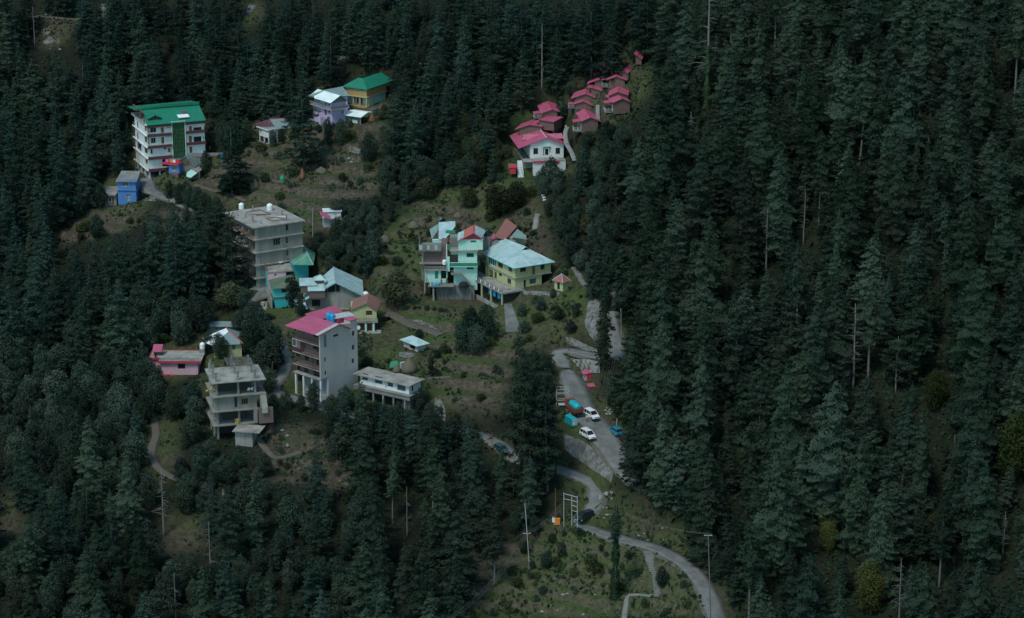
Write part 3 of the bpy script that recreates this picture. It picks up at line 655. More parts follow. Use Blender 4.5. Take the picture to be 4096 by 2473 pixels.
# ================================================================ buildings
# ---- tall hotel with the green roof
b = Bld(1, (800, 985), ((800, 640), (642, 570), (1408, 612)), name='hotel', cat='hotel', label='tall white hotel with maroon bands and a bright green sheet roof')
wR = b.R((1408, 610))[0]; wL = b.L((655, 575))[0]; z = [b.zc(y) for y in (893, 763, 643, 518, 400)]; b.pad(wR, wL)
for r in ((752, 410, 785, 480), (752, 520, 785, 600), (750, 645, 785, 715), (758, 770, 786, 830)): b.win('L', r, nv=2, frame='wood')
for r in ((668, 368, 684, 440), (668, 488, 685, 560), (672, 602, 718, 680)): b.win('L', r, nv=1, frame='wood')
for r in ((815, 432, 880, 490), (822, 545, 875, 605)): b.win('R', r, nv=2, frame='white')
for r in ((930, 432, 962, 490), (935, 535, 965, 610), (1235, 420, 1266, 485), (1232, 525, 1266, 600), (1005, 655, 1035, 700), (1238, 640, 1270, 715)): b.door('R', r, m='wood')
for r in ((1274, 422, 1380, 480), (1276, 522, 1380, 600)): b.win('R', r, nv=1, frame='white', fw=.28)
b.win('R', (820, 668, 843, 722), nv=1); b.win('R', (960, 652, 992, 672), nv=1); b.win('R', (985, 430, 1035, 440), nv=1); b.win('R', (982, 524, 1035, 534), nv=1)
b.hole('R', (945, 772, 1015, 855)); b.hole('R', (1390, 425, 1404, 480)); b.hole('R', (1390, 530, 1404, 600))
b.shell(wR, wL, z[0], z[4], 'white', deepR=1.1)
g0 = b.R((1045, 500))[0]; g1 = b.R((1188, 500))[0]
gz0 = b.R((1100, 768), -.5)[1]; zt = z[4]+.15
m = MB(); m.box(g0, g1, -.5, -.42, gz0, zt); gl = m.build('glass_stair_front', M['panegreen'], b.root); q = MB()
for i in range(2): u = g0+(g1-g0)*i; q.box(u-.09, u+.09, -.58, -.4, gz0, zt+.1)
q.box(g0, g1, -.57, -.41, zt, zt+.12)
q.build('frame', M['white'], gl); q = MB()
for i in range(9): zz = gz0+(zt-gz0)*i/9; q.box(g0+.1, g1-.1, -.54, -.5, zz, zz+.06)
for i in range(1, 6): u = g0+(g1-g0)*i/6; q.box(u-.03, u+.03, -.55, -.49, gz0, zt)
q.build('glazing_bars', M['r_moss'], gl)
for i, zz in enumerate(z):
    za_, zb_, yy_ = (zz-.95, zz-.35, -.75) if i == 4 else (zz-.45, zz+.25, -.85)
    b.box('balcony_band', .05, g0-.15, yy_, -.02, za_, zb_, 'maroon')
    if i > 1: b.box('balcony_band', g1+.15, wR+.05, yy_, -.02, za_, zb_, 'maroon')
    b.box('floor_slab', -.45, -.02, -.5, wL+1.4, zz-.28, zz-.08, 'white')
    if i < 4 and i > 0: b.box('side_balcony', -.2, 2.2, wL+.02, wL+1.5, zz, zz+.8, 'maroon')
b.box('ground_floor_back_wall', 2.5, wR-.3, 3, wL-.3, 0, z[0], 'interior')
b.cols([(.3, .3), (.3, wL*.36), (.3, wL*.68), (.3, wL-.3), (3.2, .3), (6.4, .3), (9.6, .3), (wR-.3, .3)], 0, z[0]-.3, .42)
for i in range(2): b.win('L', [(700, 905, 735, 965), (765, 915, 795, 970)][i], off=2.0, hole=False, nv=3, frame='dkmetal')
b.box('plinth', -.3, wR, -.3, wL, -2.5, .05, 'concdark')
# attic and roof
b.slab(z[4]+.25, -.6, wR, .6, wL+1.4, 'conc')
yr = b.P((1405, 218), z[4]+2.9).y*.5+b.P((720, 240), z[4]+2.9).y*.5; zr = z[4]+3.0
e0 = b.R((800, 412), -.9); e1 = (wR+.25, e0[1]); p0 = b.P((716, 236), zr); p1 = (wR+.25, p0.y)
b.sheets('roof', [[(-.1, -.9, z[4]-.05), (wR+.3, -.9, z[4]-.05), (wR+.3, p0.y, zr), (p0.x+.3, p0.y, zr)]], 'r_green', .15)
b.sheets('back_roof', [[(-1.6, p0.y-.15, zr+.0), (wR+.35, p0.y-.15, zr+.55), (wR+.35, wL+.8, zr-.5), (-1.5, wL+.8, zr-.7)]], 'r_green', .2)
q = MB(); q.add([(-1.6, p0.y-.5, zr-.15), (5.5, p0.y-.5, zr+.25), (wR+.35, p0.y-.5, zr+.1), (wR+.35, p0.y-.5, zr+.85), (5.5, p0.y-.5, zr+.95), (-1.6, p0.y-.5, zr+.25)]+[(-1.6, p0.y-.1, zr-.15), (5.5, p0.y-.1, zr+.25), (wR+.35, p0.y-.1, zr+.1), (wR+.35, p0.y-.1, zr+.85), (5.5, p0.y-.1, zr+.95), (-1.6, p0.y-.1, zr+.25)],
      [(0, 1, 4, 5), (1, 2, 3, 4), (11, 10, 7, 6), (10, 9, 8, 7), (5, 4, 10, 11), (4, 3, 9, 10), (0, 6, 7, 1), (1, 7, 8, 2), (0, 5, 11, 6), (2, 8, 9, 3)]); q.build('ridge_fascia', M['r_green'], b.root)
for yy in (1.6, p0.y-.2): b.box('roof_post', -.35, -.05, yy, yy+.3, z[4]+.25, zr-.1 if yy > 3 else z[4]+1.7, 'wood')
b.box('roof_beam', -.35, -.05, 1.9, wL, zr-.25, zr-.05, 'wood')
# dormers
def onslope(bb, p, frac):  # point of the green slope at a share of its rise
    return None
sl_ = (zr-z[4]+.05)/(p0.y+.9)
def slopept(p):
    lo, hi = 0., 9.
    for _ in range(30):
        mid = (lo+hi)/2; q_ = b.plane(p, 'y', mid)
        if q_.z > z[4]-.05+sl_*(mid+.9): lo = mid
        else: hi = mid
    return b.plane(p, 'y', lo)
d = slopept((812, 356)); d2 = slopept((915, 352)); w_ = d2.x-d.x; dm = MB(); dm.box(d.x, d2.x, d.y, d.y+1.8, d.z-.3, d.z+.75); do = dm.build('dormer', M['brick'], b.root)
q = MB(); q.sheet([(d.x-.7, d.y-.4, d.z+.5), (d.x+w_/2, d.y-.4, d.z+1.35), (d.x+w_/2, d.y+3.2, d.z+1.35), (d.x-.7, d.y+3.2, d.z+.5)], .08); q.sheet([(d2.x+.7, d.y-.4, d.z+.5), (d.x+w_/2, d.y-.4, d.z+1.35), (d.x+w_/2, d.y+3.2, d.z+1.35), (d2.x+.7, d.y+3.2, d.z+.5)], .08); q.build('dormer_roof', M['r_green'], do)
q = MB(); 
for i in range(3): q.box(d.x+.2+i*w_/3, d.x+w_/3-.1+i*w_/3, d.y-.05, d.y-.01, d.z+.08, d.z+.6)
q.build('dormer_window', M['pane'], do)
d = slopept((1130, 345)); d2 = slopept((1235, 345)); dm = MB(); dm.box(d.x, d2.x, d.y, d.y+1.5, d.z-.2, d.z+.55); do = dm.build('dormer', M['brick'], b.root)
q = MB(); q.sheet([(d.x-.3, d.y-.3, d.z+.55), (d2.x+.2, d.y-.3, d.z+.55), (d2.x+.2, d.y+1.6, d.z+1.0), (d.x-.3, d.y+1.6, d.z+1.0)], .12); q.build('dormer_roof', M['r_white'], do)
b.box('roof_hatch', d.x+1.5, d2.x+.1, d.y+1.8, d.y+3.2, d.z+.5, d.z+1.7, 'brick')
BLD['hotel'] = b
# ---- blue house on the left with its grey lean-to
b = Bld(1, (468, 1238), yaw=-3, name='house', label='bright blue two-storey house with a grey roof and white windows', cat='house')
wR = b.R((665, 1230))[0]; zt = b.zc(1000); zm = b.zc(1108); b.pad(wR, 6)
b.win('R', (503, 1012, 577, 1072), nv=4, frame='white', fw=.12); b.win('R', (555, 1158, 597, 1222), nv=2, nh=2, frame='white', fw=.12, pane='panegrey')
b.shell(wR, 6, 0, zt, 'blue', foot=1.5); b.slab(zm, -.25, wR+.25, -.3, -.01, 'blue', .12)
b.sheets('roof', [[(-.35, -.6, zt-.25), (wR+.45, -.6, zt-.25), (wR+.2, 6.4, zt+1.0), (-.1, 6.4, zt+1.0)]], 'concdark', .22)
a = Bld(1, (182, 1290), yaw=-2, name='house', label='low grey concrete house with a flat roof beside the bright blue house', cat='house'); wA = a.R((460, 1290))[0]-.2
za = a.zc(1160); a.hole('R', (225, 1185, 325, 1280)); a.door('R', (400, 1185, 425, 1265), m='wood'); a.win('R', (365, 1190, 392, 1240), nv=1); a.shell(wA, 5.5, 0, za, 'concdark', foot=1.5); a.slab(za+.2, -.3, wA, -.7, 6, 'conc', .25); a.cols([(.2, -.5), (a.R((335, 1200))[0], -.5)], -.5, za, .3, 'conc'); a.pad(wA, 5.5)
a.sheets('sloping_roof_edge', [[(a.P((330, 1100), za+.6).x, 2, za+.35), (wA, 2, za+.35), (wA, 5.8, za+1.0), (a.P((330, 1100), za+.6).x, 5.8, za+1.0)]], 'concdark', .15)
# ---- small blue house with red edge beside the hotel
b = Bld('T', (300, 835), yaw=-14, name='house', label='small blue house with a red roof slab below the hotel stair front', cat='house'); wR = b.R((640, 830))[0]
b.win('R', (385, 500, 515, 700), nv=3, nh=1, frame='white', fw=.1); zt = b.zc(470); b.shell(wR, 4, 0, zt, 'blue', foot=1.5)
b.slab(zt+.22, -1.9, wR+.1, -.7, 4, 'red', .2); b.box('lean_to_wall', wR*.5, wR+.3, -1.6, -.02, -.6, 1.0, 'brick'); BLD['blue2'] = b; b.pad(wR, 4)
zt2 = zt+.24; q = MB(); q.tube([(-1.2, .2, zt2), (-1.2, .2, zt2+1.1)], .04); q.tube([(wR, .2, zt2), (wR, .2, zt2+1.1)], .04); q.tube([(-1.2, .2, zt2+1.1), (wR, .2, zt2+1.0)], .025)
BLINE = topthing('clothes_line', q, 'dkmetal', b.O, 'clothes line on the red roof slab of the small blue house', 'clothes line', rz=b.yaw)
for i, (u, c) in enumerate(((-.9, 'pinkcloth'), (.35, 'orange'), (1.2, 'white'), (2.3, 'red'))):
    q = MB(); q.box(u, u+.8, .15, .2, zt2+.25, zt2+1.06); q.box(u+.1, u+.7, .20, .23, zt2+.5, zt2+1.07)
    topthing('hanging_cloth', q, c, b.O, ('pink cloth', 'orange-brown cloth', 'white cloth', 'crimson cloth')[i]+' drying on the line above the small blue house', 'laundry', rz=b.yaw)
# ---- ramshackle sheds right of it
b = Bld('T', (480, 640), yaw=-6, name='shed', label='ramshackle gabled shed with a spotted dark gable edge below the hotel', cat='shed')
P1 = b.R((470, 470)); P2 = b.R((850, 200)); P3 = b.R((1180, 560)); base = b.R((1180, 700))[1]
b.gwall(P1[0]+.3, P3[0]-.2, base-.8, P1[1]-.2, P3[1]-.2, P2[0], P2[1]-.15, 0, 'concdark')
b.sheets('roof', [[(P1[0], -.3, P1[1]), (P2[0], -.3, P2[1]), (P2[0], 5, P2[1]), (P1[0], 5, P1[1])]], 'r_teal', .1)
b.sheets('roof', [[(P2[0], -.3, P2[1]), (P3[0], -.3, P3[1]), (P3[0], 5, P3[1]), (P2[0], 5, P2[1])]], 'r_teal', .1)
q = MB(); q.tube([(P1[0], -.38, P1[1]), (P2[0], -.38, P2[1]), (P3[0], -.38, P3[1])], .16, 4); q.build('gable_board', M['brick'], b.root); q = MB()
for i in range(9):
    t = (i+.7)/9; q = MB(); q.box(P2[0]+(P3[0]-P2[0])*t-.06, P2[0]+(P3[0]-P2[0])*t+.06, -.60, -.53, P2[1]+(P3[1]-P2[1])*t-.06, P2[1]+(P3[1]-P2[1])*t+.06); q.build('gable_stud', M['white'], b.root)
q = MB()
for i in range(9): x0 = P1[0]+.9+i*.42; q.add([(x0, -.25, P1[1]-.6+i*.1), (x0+.3, -.25, P1[1]-.6+i*.1), (x0+.45, -.12, P1[1]+.2+i*.2), (x0+.1, -.12, P1[1]+.15+i*.2)], [(0, 1, 2, 3), (3, 2, 1, 0)])
q.build('tarpaulin', M['straw'], b.root); b.box('grey_side_wall', P2[0]+.6, P3[0]+2.6, 3.2, 3.5, base-1.5, P2[1]+.1, 'concdark')
b.pad(P3[0], 5, -.1, 3); b.box('interior_core', P1[0]+.6, P3[0]-.5, .3, 4.8, base-1, P1[1]-.2, 'interior')
b = Bld('T', (900, 900), yaw=8, name='shed', label='low shed under a broken pale mint tin roof below the hotel', cat='shed')
zz = b.zc(800); pts = [b.P(p, zz) for p in ((870, 850), (1010, 885), (1230, 770), (1390, 690), (1300, 600), (1040, 690), (890, 760))]
b.sheets('roof', [[(p.x, p.y, zz+.1*p.y) for p in pts[:3]+pts[5:]]], 'mintwall', .08); b.sheets('roof', [[(p.x, p.y, zz+.1*p.y) for p in (pts[2], pts[3], pts[4], pts[5])]], 'concdark', .08)
b.pad(4, 3, -.9, 3); xs = [p.x for p in pts]; b.box('wall', xs[0]+.4, max(xs)-.6, 1.2, 3.0, -1.2, zz-.05, 'brick')
# ---- white house on stilts, stone-roofed house next to it
b = Bld(2, (374, 960), ((375, 806), (225, 768), (512, 788)), name='house', label='small white house on stilts with a white-edged flat roof', cat='house')
wR = b.R((480, 800))[0]; wL = b.L((256, 800))[0]; z0 = b.zc(905); z1 = b.zc(808); b.pad(wR, wL, -.3)
b.win('L', (340, 818, 358, 838), nv=1, frame='mintwall'); b.shell(wR, wL, z0, z1, 'white'); b.slab(z1+.18, -.35, wR+.3, -.35, wL+.5, 'conc', .2, nm='roof_slab'); b.box('roof_edge', -.45, -.36, -.45, wL+.6, z1-.05, z1+.28, 'white'); b.box('roof_edge', -.36, wR+.3, -.45, -.36, z1-.05, z1+.28, 'white')
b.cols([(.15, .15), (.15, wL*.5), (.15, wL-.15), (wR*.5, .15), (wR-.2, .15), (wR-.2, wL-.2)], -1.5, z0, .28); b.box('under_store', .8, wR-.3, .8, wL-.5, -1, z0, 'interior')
b.box('foundation_wall', -.6, -.1, -.5, wL+1.6, -3.2, -.15, 'conc'); wt = b.P((380, 745), z1+.3)
ST = b; tank(b.world((wt.x, wt.y, z1+.19)), .45, 1.0, 'green', 'dark green water tank on the roof of the white stilt house', None)
c = Bld(2, (512, 850), yaw=16, name='house', label='low house with a grey slate roof edged in red beside the white stilt house', cat='house', at=b.world((wR+.8, 1.4, -.6)))
zt = c.zc(778, 512); wc = c.R((650, 800))[0]; c.win('R', (576, 797, 604, 832), nv=1, pane='paneblue'); c.shell(wc, 5, 0, zt, 'ochre', foot=2); e0 = (-.4, -.5, zt-.1); rz_ = zt+1.9
c.sheets('roof', [[e0, (wc+1.5, -.5, zt-.1), (wc+1.2, 3, rz_), (-1.6, 3, rz_)], [(-1.6, 3, rz_), (wc+1.2, 3, rz_), (wc+1.2, 6.3, zt), (-1.6, 6.3, zt)]], 'r_slate', .15)
MB().tube([(-1.7, 3, rz_+.08), (wc+1.3, 3, rz_+.08)], .12, 5).build('ridge_cap', M['red'], c.root)
c.sheets('side_roof', [[(-1.8, 3.2, rz_-.05), (-.5, -.3, zt-.05), (-5.2, .4, zt-.05), (-5.6, 4.5, zt+.5)]], 'maroon', .12)
# ---- lilac house
b = Bld(2, (1130, 745), ((1122, 555), (895, 492), (1310, 528)), name='house', label='lilac two-storey house with a whitewashed tin roof and grey balcony', cat='house')
wR = b.R((1290, 560))[0]; wL = b.L((895, 540))[0]; zf = b.zc(555); ze = b.zc(487); b.pad(wR, wL)
b.door('L', (1037, 552, 1060, 628)); b.win('L', (1076, 562, 1104, 604), nv=2); b.win('L', (935, 448, 990, 466), nv=1, hole=True); b.door('L', (1036, 478, 1056, 530), m='wood'); b.win('L', (1072, 492, 1098, 512), nv=1)
b.win('R', (1195, 455, 1240, 468), nv=1); b.win('R', (1238, 570, 1268, 620), nv=1)
b.shell(wR, wL, 0, ze, 'lilac', foot=1.5); b.slab(zf, -1.0, wR+.6, -1.0, wL+2, 'lilac', .2); b.rail('L', -1.0, wL+2, zf, -1.0, 'concdark', .85, solid=True); b.rail('R', -.85, wR+.5, zf, -1.0, 'concdark', .85, solid=True)
ap = b.R((1225, 395), -.9); ex = b.R((1115, 485), -.9); er = b.R((1305, 450), -.9)
b.sheets('roof', [[(ex[0]-.2, -.9, ex[1]), (ap[0], -.9, ap[1]), (ap[0], wL+.6, ap[1]), (ex[0]-.2, wL+.6, ex[1])]], 'r_white', .12); b.sheets('roof', [[(ap[0], -.9, ap[1]), (er[0]+.3, -.9, er[1]-.3), (er[0]+.3, wL+.6, er[1]-.3), (ap[0], wL+.6, ap[1])]], 'r_teal', .12)
MB().tube([(ex[0]-.2, -.95, ex[1]-.05), (ap[0], -.95, ap[1]-.02), (er[0]+.3, -.95, er[1]-.35)], .11, 4).build('gable_board', M['green'], b.root); MB().tube([(ex[0]-.25, -.95, ex[1]-.05), (ex[0]-.25, wL+.6, ex[1]-.05)], .11, 4).build('fascia', M['green'], b.root)
b.gwall(0, wR, ze-.1, ze, ze, ap[0], ap[1]-.15, .05, 'concdark'); q = MB(); nst = 9; u0 = b.L((1060, 630))[0]; u1 = b.L((905, 700))[0]
for i in range(nst): u = u0+(u1-u0)*i/nst; q.box(-2.1, -1.1, u, u+abs(u1-u0)/nst, -.5, zf*.42*(1-i/nst)+.1)
q.build('stair', M['lilac'], b.root); q = MB(); q.tube([(-2.1, u0, zf*.42+1.1), (-2.1, u1, 1.0)], .04); [q.tube([(-2.1, u0+(u1-u0)*t, zf*.42*(1-t)), (-2.1, u0+(u1-u0)*t, zf*.42*(1-t)+1.1)], .03) for t in np.linspace(0, 1, 7)]; q.build('stair_railing', M['concdark'], b.root)
LIL = b
c = Bld(2, (1330, 470), yaw=10, name='house', label='low house with a long weathered teal roof behind the lilac house', cat='house', at=b.world((wR+.6, wL*.45, 0)))
zt = c.zc(398, 1215); r0 = c.P((1215, 398), zt); r1 = c.P((1330, 395), zt); zr = zt+1.6; r2 = c.P((1250, 285), zr); r3 = c.P((1028, 328), zr); r4 = c.P((835, 392), zt+.2)
c.sheets('roof', [[r0, r1, r2, r3], [r0, r3, r4]], 'r_teal', .12); c.box('wall', min(r3.x, r0.x)+.6, r1.x-.4, r0.y+.6, r2.y+2.5, -1, zt-.15, 'lilac'); c.sheets('back_roof', [[r3, r2, (r2.x, r2.y+4, zt), (r3.x, r3.y+4, zt)]], 'r_teal', .12)
# ---- ochre house with green roof
b = Bld(2, (1540, 528), ((1540, 412), (1278, 378), (1652, 372)), name='house', label='ochre yellow house with a bright green hipped roof and posts along the ground floor', cat='house')
wL = b.L((1278, 380))[0]; wR = b.R((1665, 380))[0]+5; zf = b.zc(412); ze = b.zc(312); zr = ze+2.0; b.pad(wR, wL)
b.win('L', (1322, 287, 1368, 325), nv=3, frame='white', pane='panegrey', fw=.1); b.win('L', (1445, 308, 1498, 345), nv=3, frame='white', pane='panegrey', fw=.1); b.shell(wR, wL, zf, ze, 'ochre')
b.slab(zf, -.3, wR, -.3, wL+.2, 'cream', .25)
for r in ((1418, 415, 1440, 485), (1468, 425, 1490, 500)): b.door('L', r, off=1.6, m='redwood')
b.win('L', (1372, 405, 1400, 450), off=1.6, nv=2); b.shell(wR, wL, 0, zf-.26, 'mintwall', x0=1.6, y0=.3, foot=1.5); b.cols([(.1, .1), (.1, wL*.31), (.1, wL*.62), (.1, wL-.1), (1.6, .1), (3.2, .1)], -.6, zf-.25, .3, 'cream'); b.box('plinth', -.2, wR, -.2, wL, -2, -.02, 'ochre')
e = .55; rdg = wL/2
b.sheets('roof', [[(-e, -e, ze-.1), (-e, wL+e, ze-.1), (rdg, wL-rdg*.6, zr), (rdg, rdg, zr)], [(-e, -e, ze-.1), (rdg, rdg, zr), (wR+3, rdg, zr+.0), (wR+3, -e, ze-.1)], [(-e, wL+e, ze-.1), (rdg, wL-rdg*.6, zr), (wR+3, rdg, zr), (wR+3, wL+e, ze-.1)]], 'r_green', .14)
# ---- open shed with white tin roof
b = Bld(2, (1468, 738), ((1466, 655), (1255, 605), (1608, 575)), name='open_shed', label='open shed with a whitewashed tin roof in front of the ochre house', cat='shed')
z1 = b.zc(655); b.pad(5, 6); wL = b.L((1258, 607))[0]; wR = b.R((1608, 577))[0]
b.sheets('roof', [[(-.2, -.2, z1), (-.2, wL, z1), (wR*.55, wL, z1+.9), (wR*.55, -.2, z1+.9)], [(wR*.55, -.2, z1+.9), (wR*.55, wL, z1+.9), (wR, wL, z1+.5), (wR, -.2, z1+.5)]], 'r_white', .1)
MB().tube([(-.22, wL, z1-.05), (-.22, -.22, z1-.05), (wR, -.22, z1+.3)], .1, 4).build('fascia', M['green'], b.root)
b.cols([(.2, .2), (.2, wL*.62), (wR-.4, .4)], -.5, z1-.1, .25, 'concdark'); b.box('back_wall', .9, 1.1, .8, wL-.2, -.5, z1-.1, 'concdark'); b.box('back_wall', 1.1, wR-.8, wL-.4, wL-.2, -.5, z1, 'interior'); b.box('stored_sheets', .5, .85, wL*.25, wL*.55, 0, .9, 'white')
topthing('straw_heap', MB().lathe([(1.3, -.3), (1.35, .3), (1.0, 1.2), (.5, 2.0), (.1, 2.3)], 12), 'rustmetal', b.world((wR-1.0, -.2, 0)), 'reddish brown heap beside the open white-roofed shed', 'heap')
topthing('retaining_wall', MB().box(0, 4.2, 0, .6, -2, 3.0), 'stone', b.world((wR+.3, .6, 0)), 'grey stone retaining wall right of the open white-roofed shed', 'wall', rz=b.yaw-.3)
# ---- cabins with pink roofs
CAB = {}
def cabin(k, xl, xr, yb, ye, ap, back, el, er, label, L=None, wallL=True, porch=True, dh=0, wm='cabinwall', group='red-roofed cabins on the slope'):
    b = Bld(k, (xl, yb), yaw=0, name='cabin', cat='cabin', label=label, group=group)
    za = b.atY(ap, b.O.y).z; d = b.atZ(back, za)-b.atZ(ap, za); ang = math.atan2(d.y, d.x)-math.pi/2; ang = max(-.6, min(.6, ang)); ln = max(5.0, min(14.5, d.length)) if L is None else L
    b.yaw = ang; b.c, b.s = math.cos(ang), math.sin(ang); b.root.rotation_euler = (0, 0, ang)
    a = b.R(el, -.45); p = b.R(ap, -.45); e = b.R(er, -.45); w_ = b.R((xr, yb))[0]; sL = (p[1]-a[1])/(p[0]-a[0]); sR = (p[1]-e[1])/(e[0]-p[0])
    b.sheets('roof', [[(a[0], -.45, a[1]), (p[0], -.45, p[1]), (p[0], ln, p[1]), (a[0], ln, a[1])], [(p[0], -.45, p[1]), (e[0], -.45, e[1]), (e[0], ln, e[1]), (p[0], ln, p[1])]], 'r_pink', .13)
    MB().tube([(p[0], -.5, p[1]+.02), (p[0], ln, p[1]+.02)], .09, 5).build('ridge_cap', M['r_pinkedge'], b.root)
    zl_, zr_ = a[1]+sL*(0-a[0])-.14, e[1]+sR*(e[0]-w_)-.14
    o = b.gwall(0, w_, -.2, zl_, zr_, p[0], p[1]-.14, 0, wm); b.box('wall', .02, .22, .22, ln-.5, -.2, zl_, wm); b.box('wall', w_-.22, w_-.02, .22, ln-.5, -.2, zr_, wm); b.box('wall', .22, w_-.22, ln-.7, ln-.5, -.2, min(zl_, zr_)+.1, wm)
    b.box('floor', .02, w_-.02, .21, ln-.5, -.35, -.2, 'wood')
    b.cols([(.3, .3), (w_-.3, .3), (.3, ln-.8), (w_-.3, ln-.8)], -3, -.35, .22, 'dkmetal', 'stilt')
    b.pad(w_, ln-.5, -.75, 3)
    if porch:
        b.slab(.0, -2.0, -.0, 1.2, 3.8, 'concdark', .15, nm='porch_floor'); q = MB()
        for u in np.linspace(1.25, 3.75, 8): q.box(-2.0, -1.95, u, u+.05, .0, 1.0)
        for u in np.linspace(-1.95, -.1, 6): q.box(u, u+.05, 1.2, 1.25, 0, 1.0)
        for h_ in (.5, .95): q.box(-2.02, -1.94, 1.2, 3.8, h_, h_+.06); q.box(-1.95, 0, 1.18, 1.26, h_, h_+.06)
        q.build('porch_railing', M['metal'], b.root); b.cols([(-1.9, 1.4), (-1.9, 3.6)], -2.5, -.15, .15, 'dkmetal', 'stilt')
        b.sheets('porch_roof', [[(-2.2, 1.0, zl_-.45), (.0, 1.0, zl_-.1), (.0, 3.9, zl_-.1), (-2.2, 3.9, zl_-.45)]], 'r_pink', .1)
        q = MB(); q.box(-.05, .0, 1.7, 2.6, .05, 1.95); q.build('door', M['white'], b.root); q = MB(); q.box(-.9, -.5, 2.6, 3.3, 0, .5); q.box(-.9, -.84, 2.6, 3.3, .5, .95); q.build('bench', M['white'], b.root)
    return b
cabin('P', 275, 530, 1365, 1190, (412, 1122), (300, 960), (262, 1190), (578, 1187), 'brown cabin with a two-step red roof, lowest and nearest of the cabin rows')
cb1 = cabin('P', 788, 1043, 1058, 890, (922, 820), (808, 716), (765, 890), (1072, 878), 'brown cabin with red roof on stilts, lowest in the right-hand row of cabins')
cabin('P', 712, 1010, 900, 770, (852, 708), (874, 600), (690, 780), (1020, 768), 'red-roofed cabin directly behind the lowest cabin of the right-hand row', porch=False)
cabin('P', 165, 425, 990, 912, (297, 862), (345, 760), (125, 915), (452, 935), 'red-roofed cabin directly above the two-step red roof of the nearest cabin')
cabin('P', 170, 470, 905, 815, (335, 740), (388, 648), (90, 822), (488, 810), 'red-roofed cabin third from the bottom in the left-hand row of cabins', porch=False)
cabin('P', 420, 590, 760, 690, (440, 645), (505, 583), (355, 640), (600, 700), 'red-roofed cabin fourth from the bottom in the left-hand row of cabins', porch=False)
cabin('P', 705, 960, 650, 522, (830, 462), (850, 378), (668, 520), (1000, 528), 'brown cabin with a small white wall lamp, topmost of the right-hand row')
cabin('P', 475, 615, 650, 560, (600, 495), (652, 418), (355, 578), (700, 552), 'red-roofed cabin with a long left roof slope beside the wall lamp', porch=False)
cabin('P', 480, 690, 500, 440, (632, 362), (580, 258), (440, 445), (720, 400), 'red-roofed cabin highest on the left, half hidden by a cedar', porch=False)
cabin('P', 870, 1020, 500, 425, (930, 365), (1045, 268), (900, 385), (1012, 415), 'red-roofed cabin under an overhanging cedar above the right-hand row', porch=False)
cabin('P', 1135, 1230, 260, 150, (1160, 130), (1203, 58), (1110, 100), (1240, 192), 'small red-roofed cabin standing alone highest on the slope', porch=False)
cabin('Q', 690, 960, 420, 320, (870, 250), (805, 113), (672, 322), (1000, 290), 'red-roofed cabin behind the white-gabled lodge, farthest up of the three there', porch=True)
cabin('Q', 640, 900, 590, 490, (650, 432), (850, 328), (560, 470), (905, 470), 'red-roofed cabin in the middle of the three behind the lodge', porch=False, L=6)
cabin('Q', 300, 690, 690, 590, (475, 516), (603, 405), (215, 602), (700, 550), 'red-roofed cabin touching the rear of the white-gabled lodge', porch=False, L=7)
# ---- lodge with white gable
b = Bld('Q', (485, 1088), yaw=9, name='lodge', label='lodge with a white gable front and broad red roofs with cross gables', cat='lodge')
a = b.R((278, 935), -.6); p = b.R((772, 752), -.6); e = b.R((1112, 880), -.6); w_ = b.R((1068, 1070))[0]; ln = b.P((585, 510), p[1]).y; ln = min(ln, 15)
b.sheets('roof', [[(a[0], -.6, a[1]), (p[0], -.6, p[1]), (p[0], ln, p[1]), (a[0], ln, a[1])], [(p[0], -.6, p[1]), (e[0], -.6, e[1]), (e[0], ln, e[1]), (p[0], ln, p[1])]], 'r_pink', .15)
MB().tube([(p[0], -.7, p[1]+.05), (p[0], ln, p[1]+.05)], .14, 5).build('ridge_cap', M['pinkwall'], b.root)
for (xl, xr, yt, yb2) in ((320, 985, 575, 665), (360, 1068, 690, 785)):   # the two cross roofs
    def hitz(p_, z_): return b.P(p_, z_)
    zc_ = p[1]-.25; fl = hitz((xl, yt+5), zc_); fr2 = hitz((xr-10, yt), zc_); zl2 = zc_-1.2; dl = hitz((xl+15, yb2), zl2)
    b.sheets('cross_roof', [[(fl.x, fl.y, zc_), (fr2.x, fl.y, zc_), (fr2.x+.3, dl.y, zl2), (fl.x-.3, dl.y, zl2)], [(fl.x, fl.y, zc_), (fr2.x, fl.y, zc_), (fr2.x, fl.y+2.2, zl2+.2), (fl.x, fl.y+2.2, zl2+.2)]], 'r_pink', .12)
    b.box('cross_gable_wall', fl.x+.5, fr2.x-.4, dl.y+.5, fl.y+1.5, zl2-1.6, zl2, 'white')
sL = (p[1]-a[1])/(p[0]-a[0]); sR = (p[1]-e[1])/(e[0]-p[0]); zL, zR = a[1]-sL*a[0]-.18, e[1]+sR*(e[0]-w_)-.18
o = b.gwall(0, w_, -.4, zL, zR, p[0], p[1]-.18, 0, 'white')
b.box('wall', 0, .2, .2, ln-.6, -.4, zL, 'white'); b.box('wall', w_-.2, w_, .2, ln-.6, -.4, zR, 'white'); b.box('wall', .2, w_-.2, ln-.8, ln-.6, -.4, min(zL, zR), 'white')
for r in ((540, 932, 620, 1035), (928, 925, 1005, 1030)): b.win('R', r, hole=False, nv=2, nh=2, frame='dkmetal')
b.win('R', (735, 935, 812, 1058), hole=False, nv=1, frame='white', fw=.12, nm='door'); b.win('R', (705, 925, 732, 1058), hole=False, nv=1, nh=3, frame='white', pane='panegrey'); b.win('R', (815, 925, 842, 1010), hole=False, nv=1, nh=3, frame='white', pane='panegrey')
b.box('door_lintel', b.R((710, 900))[0], b.R((842, 900))[0], -.25, -.06, b.R((770, 922))[1], b.R((770, 905))[1], 'green')
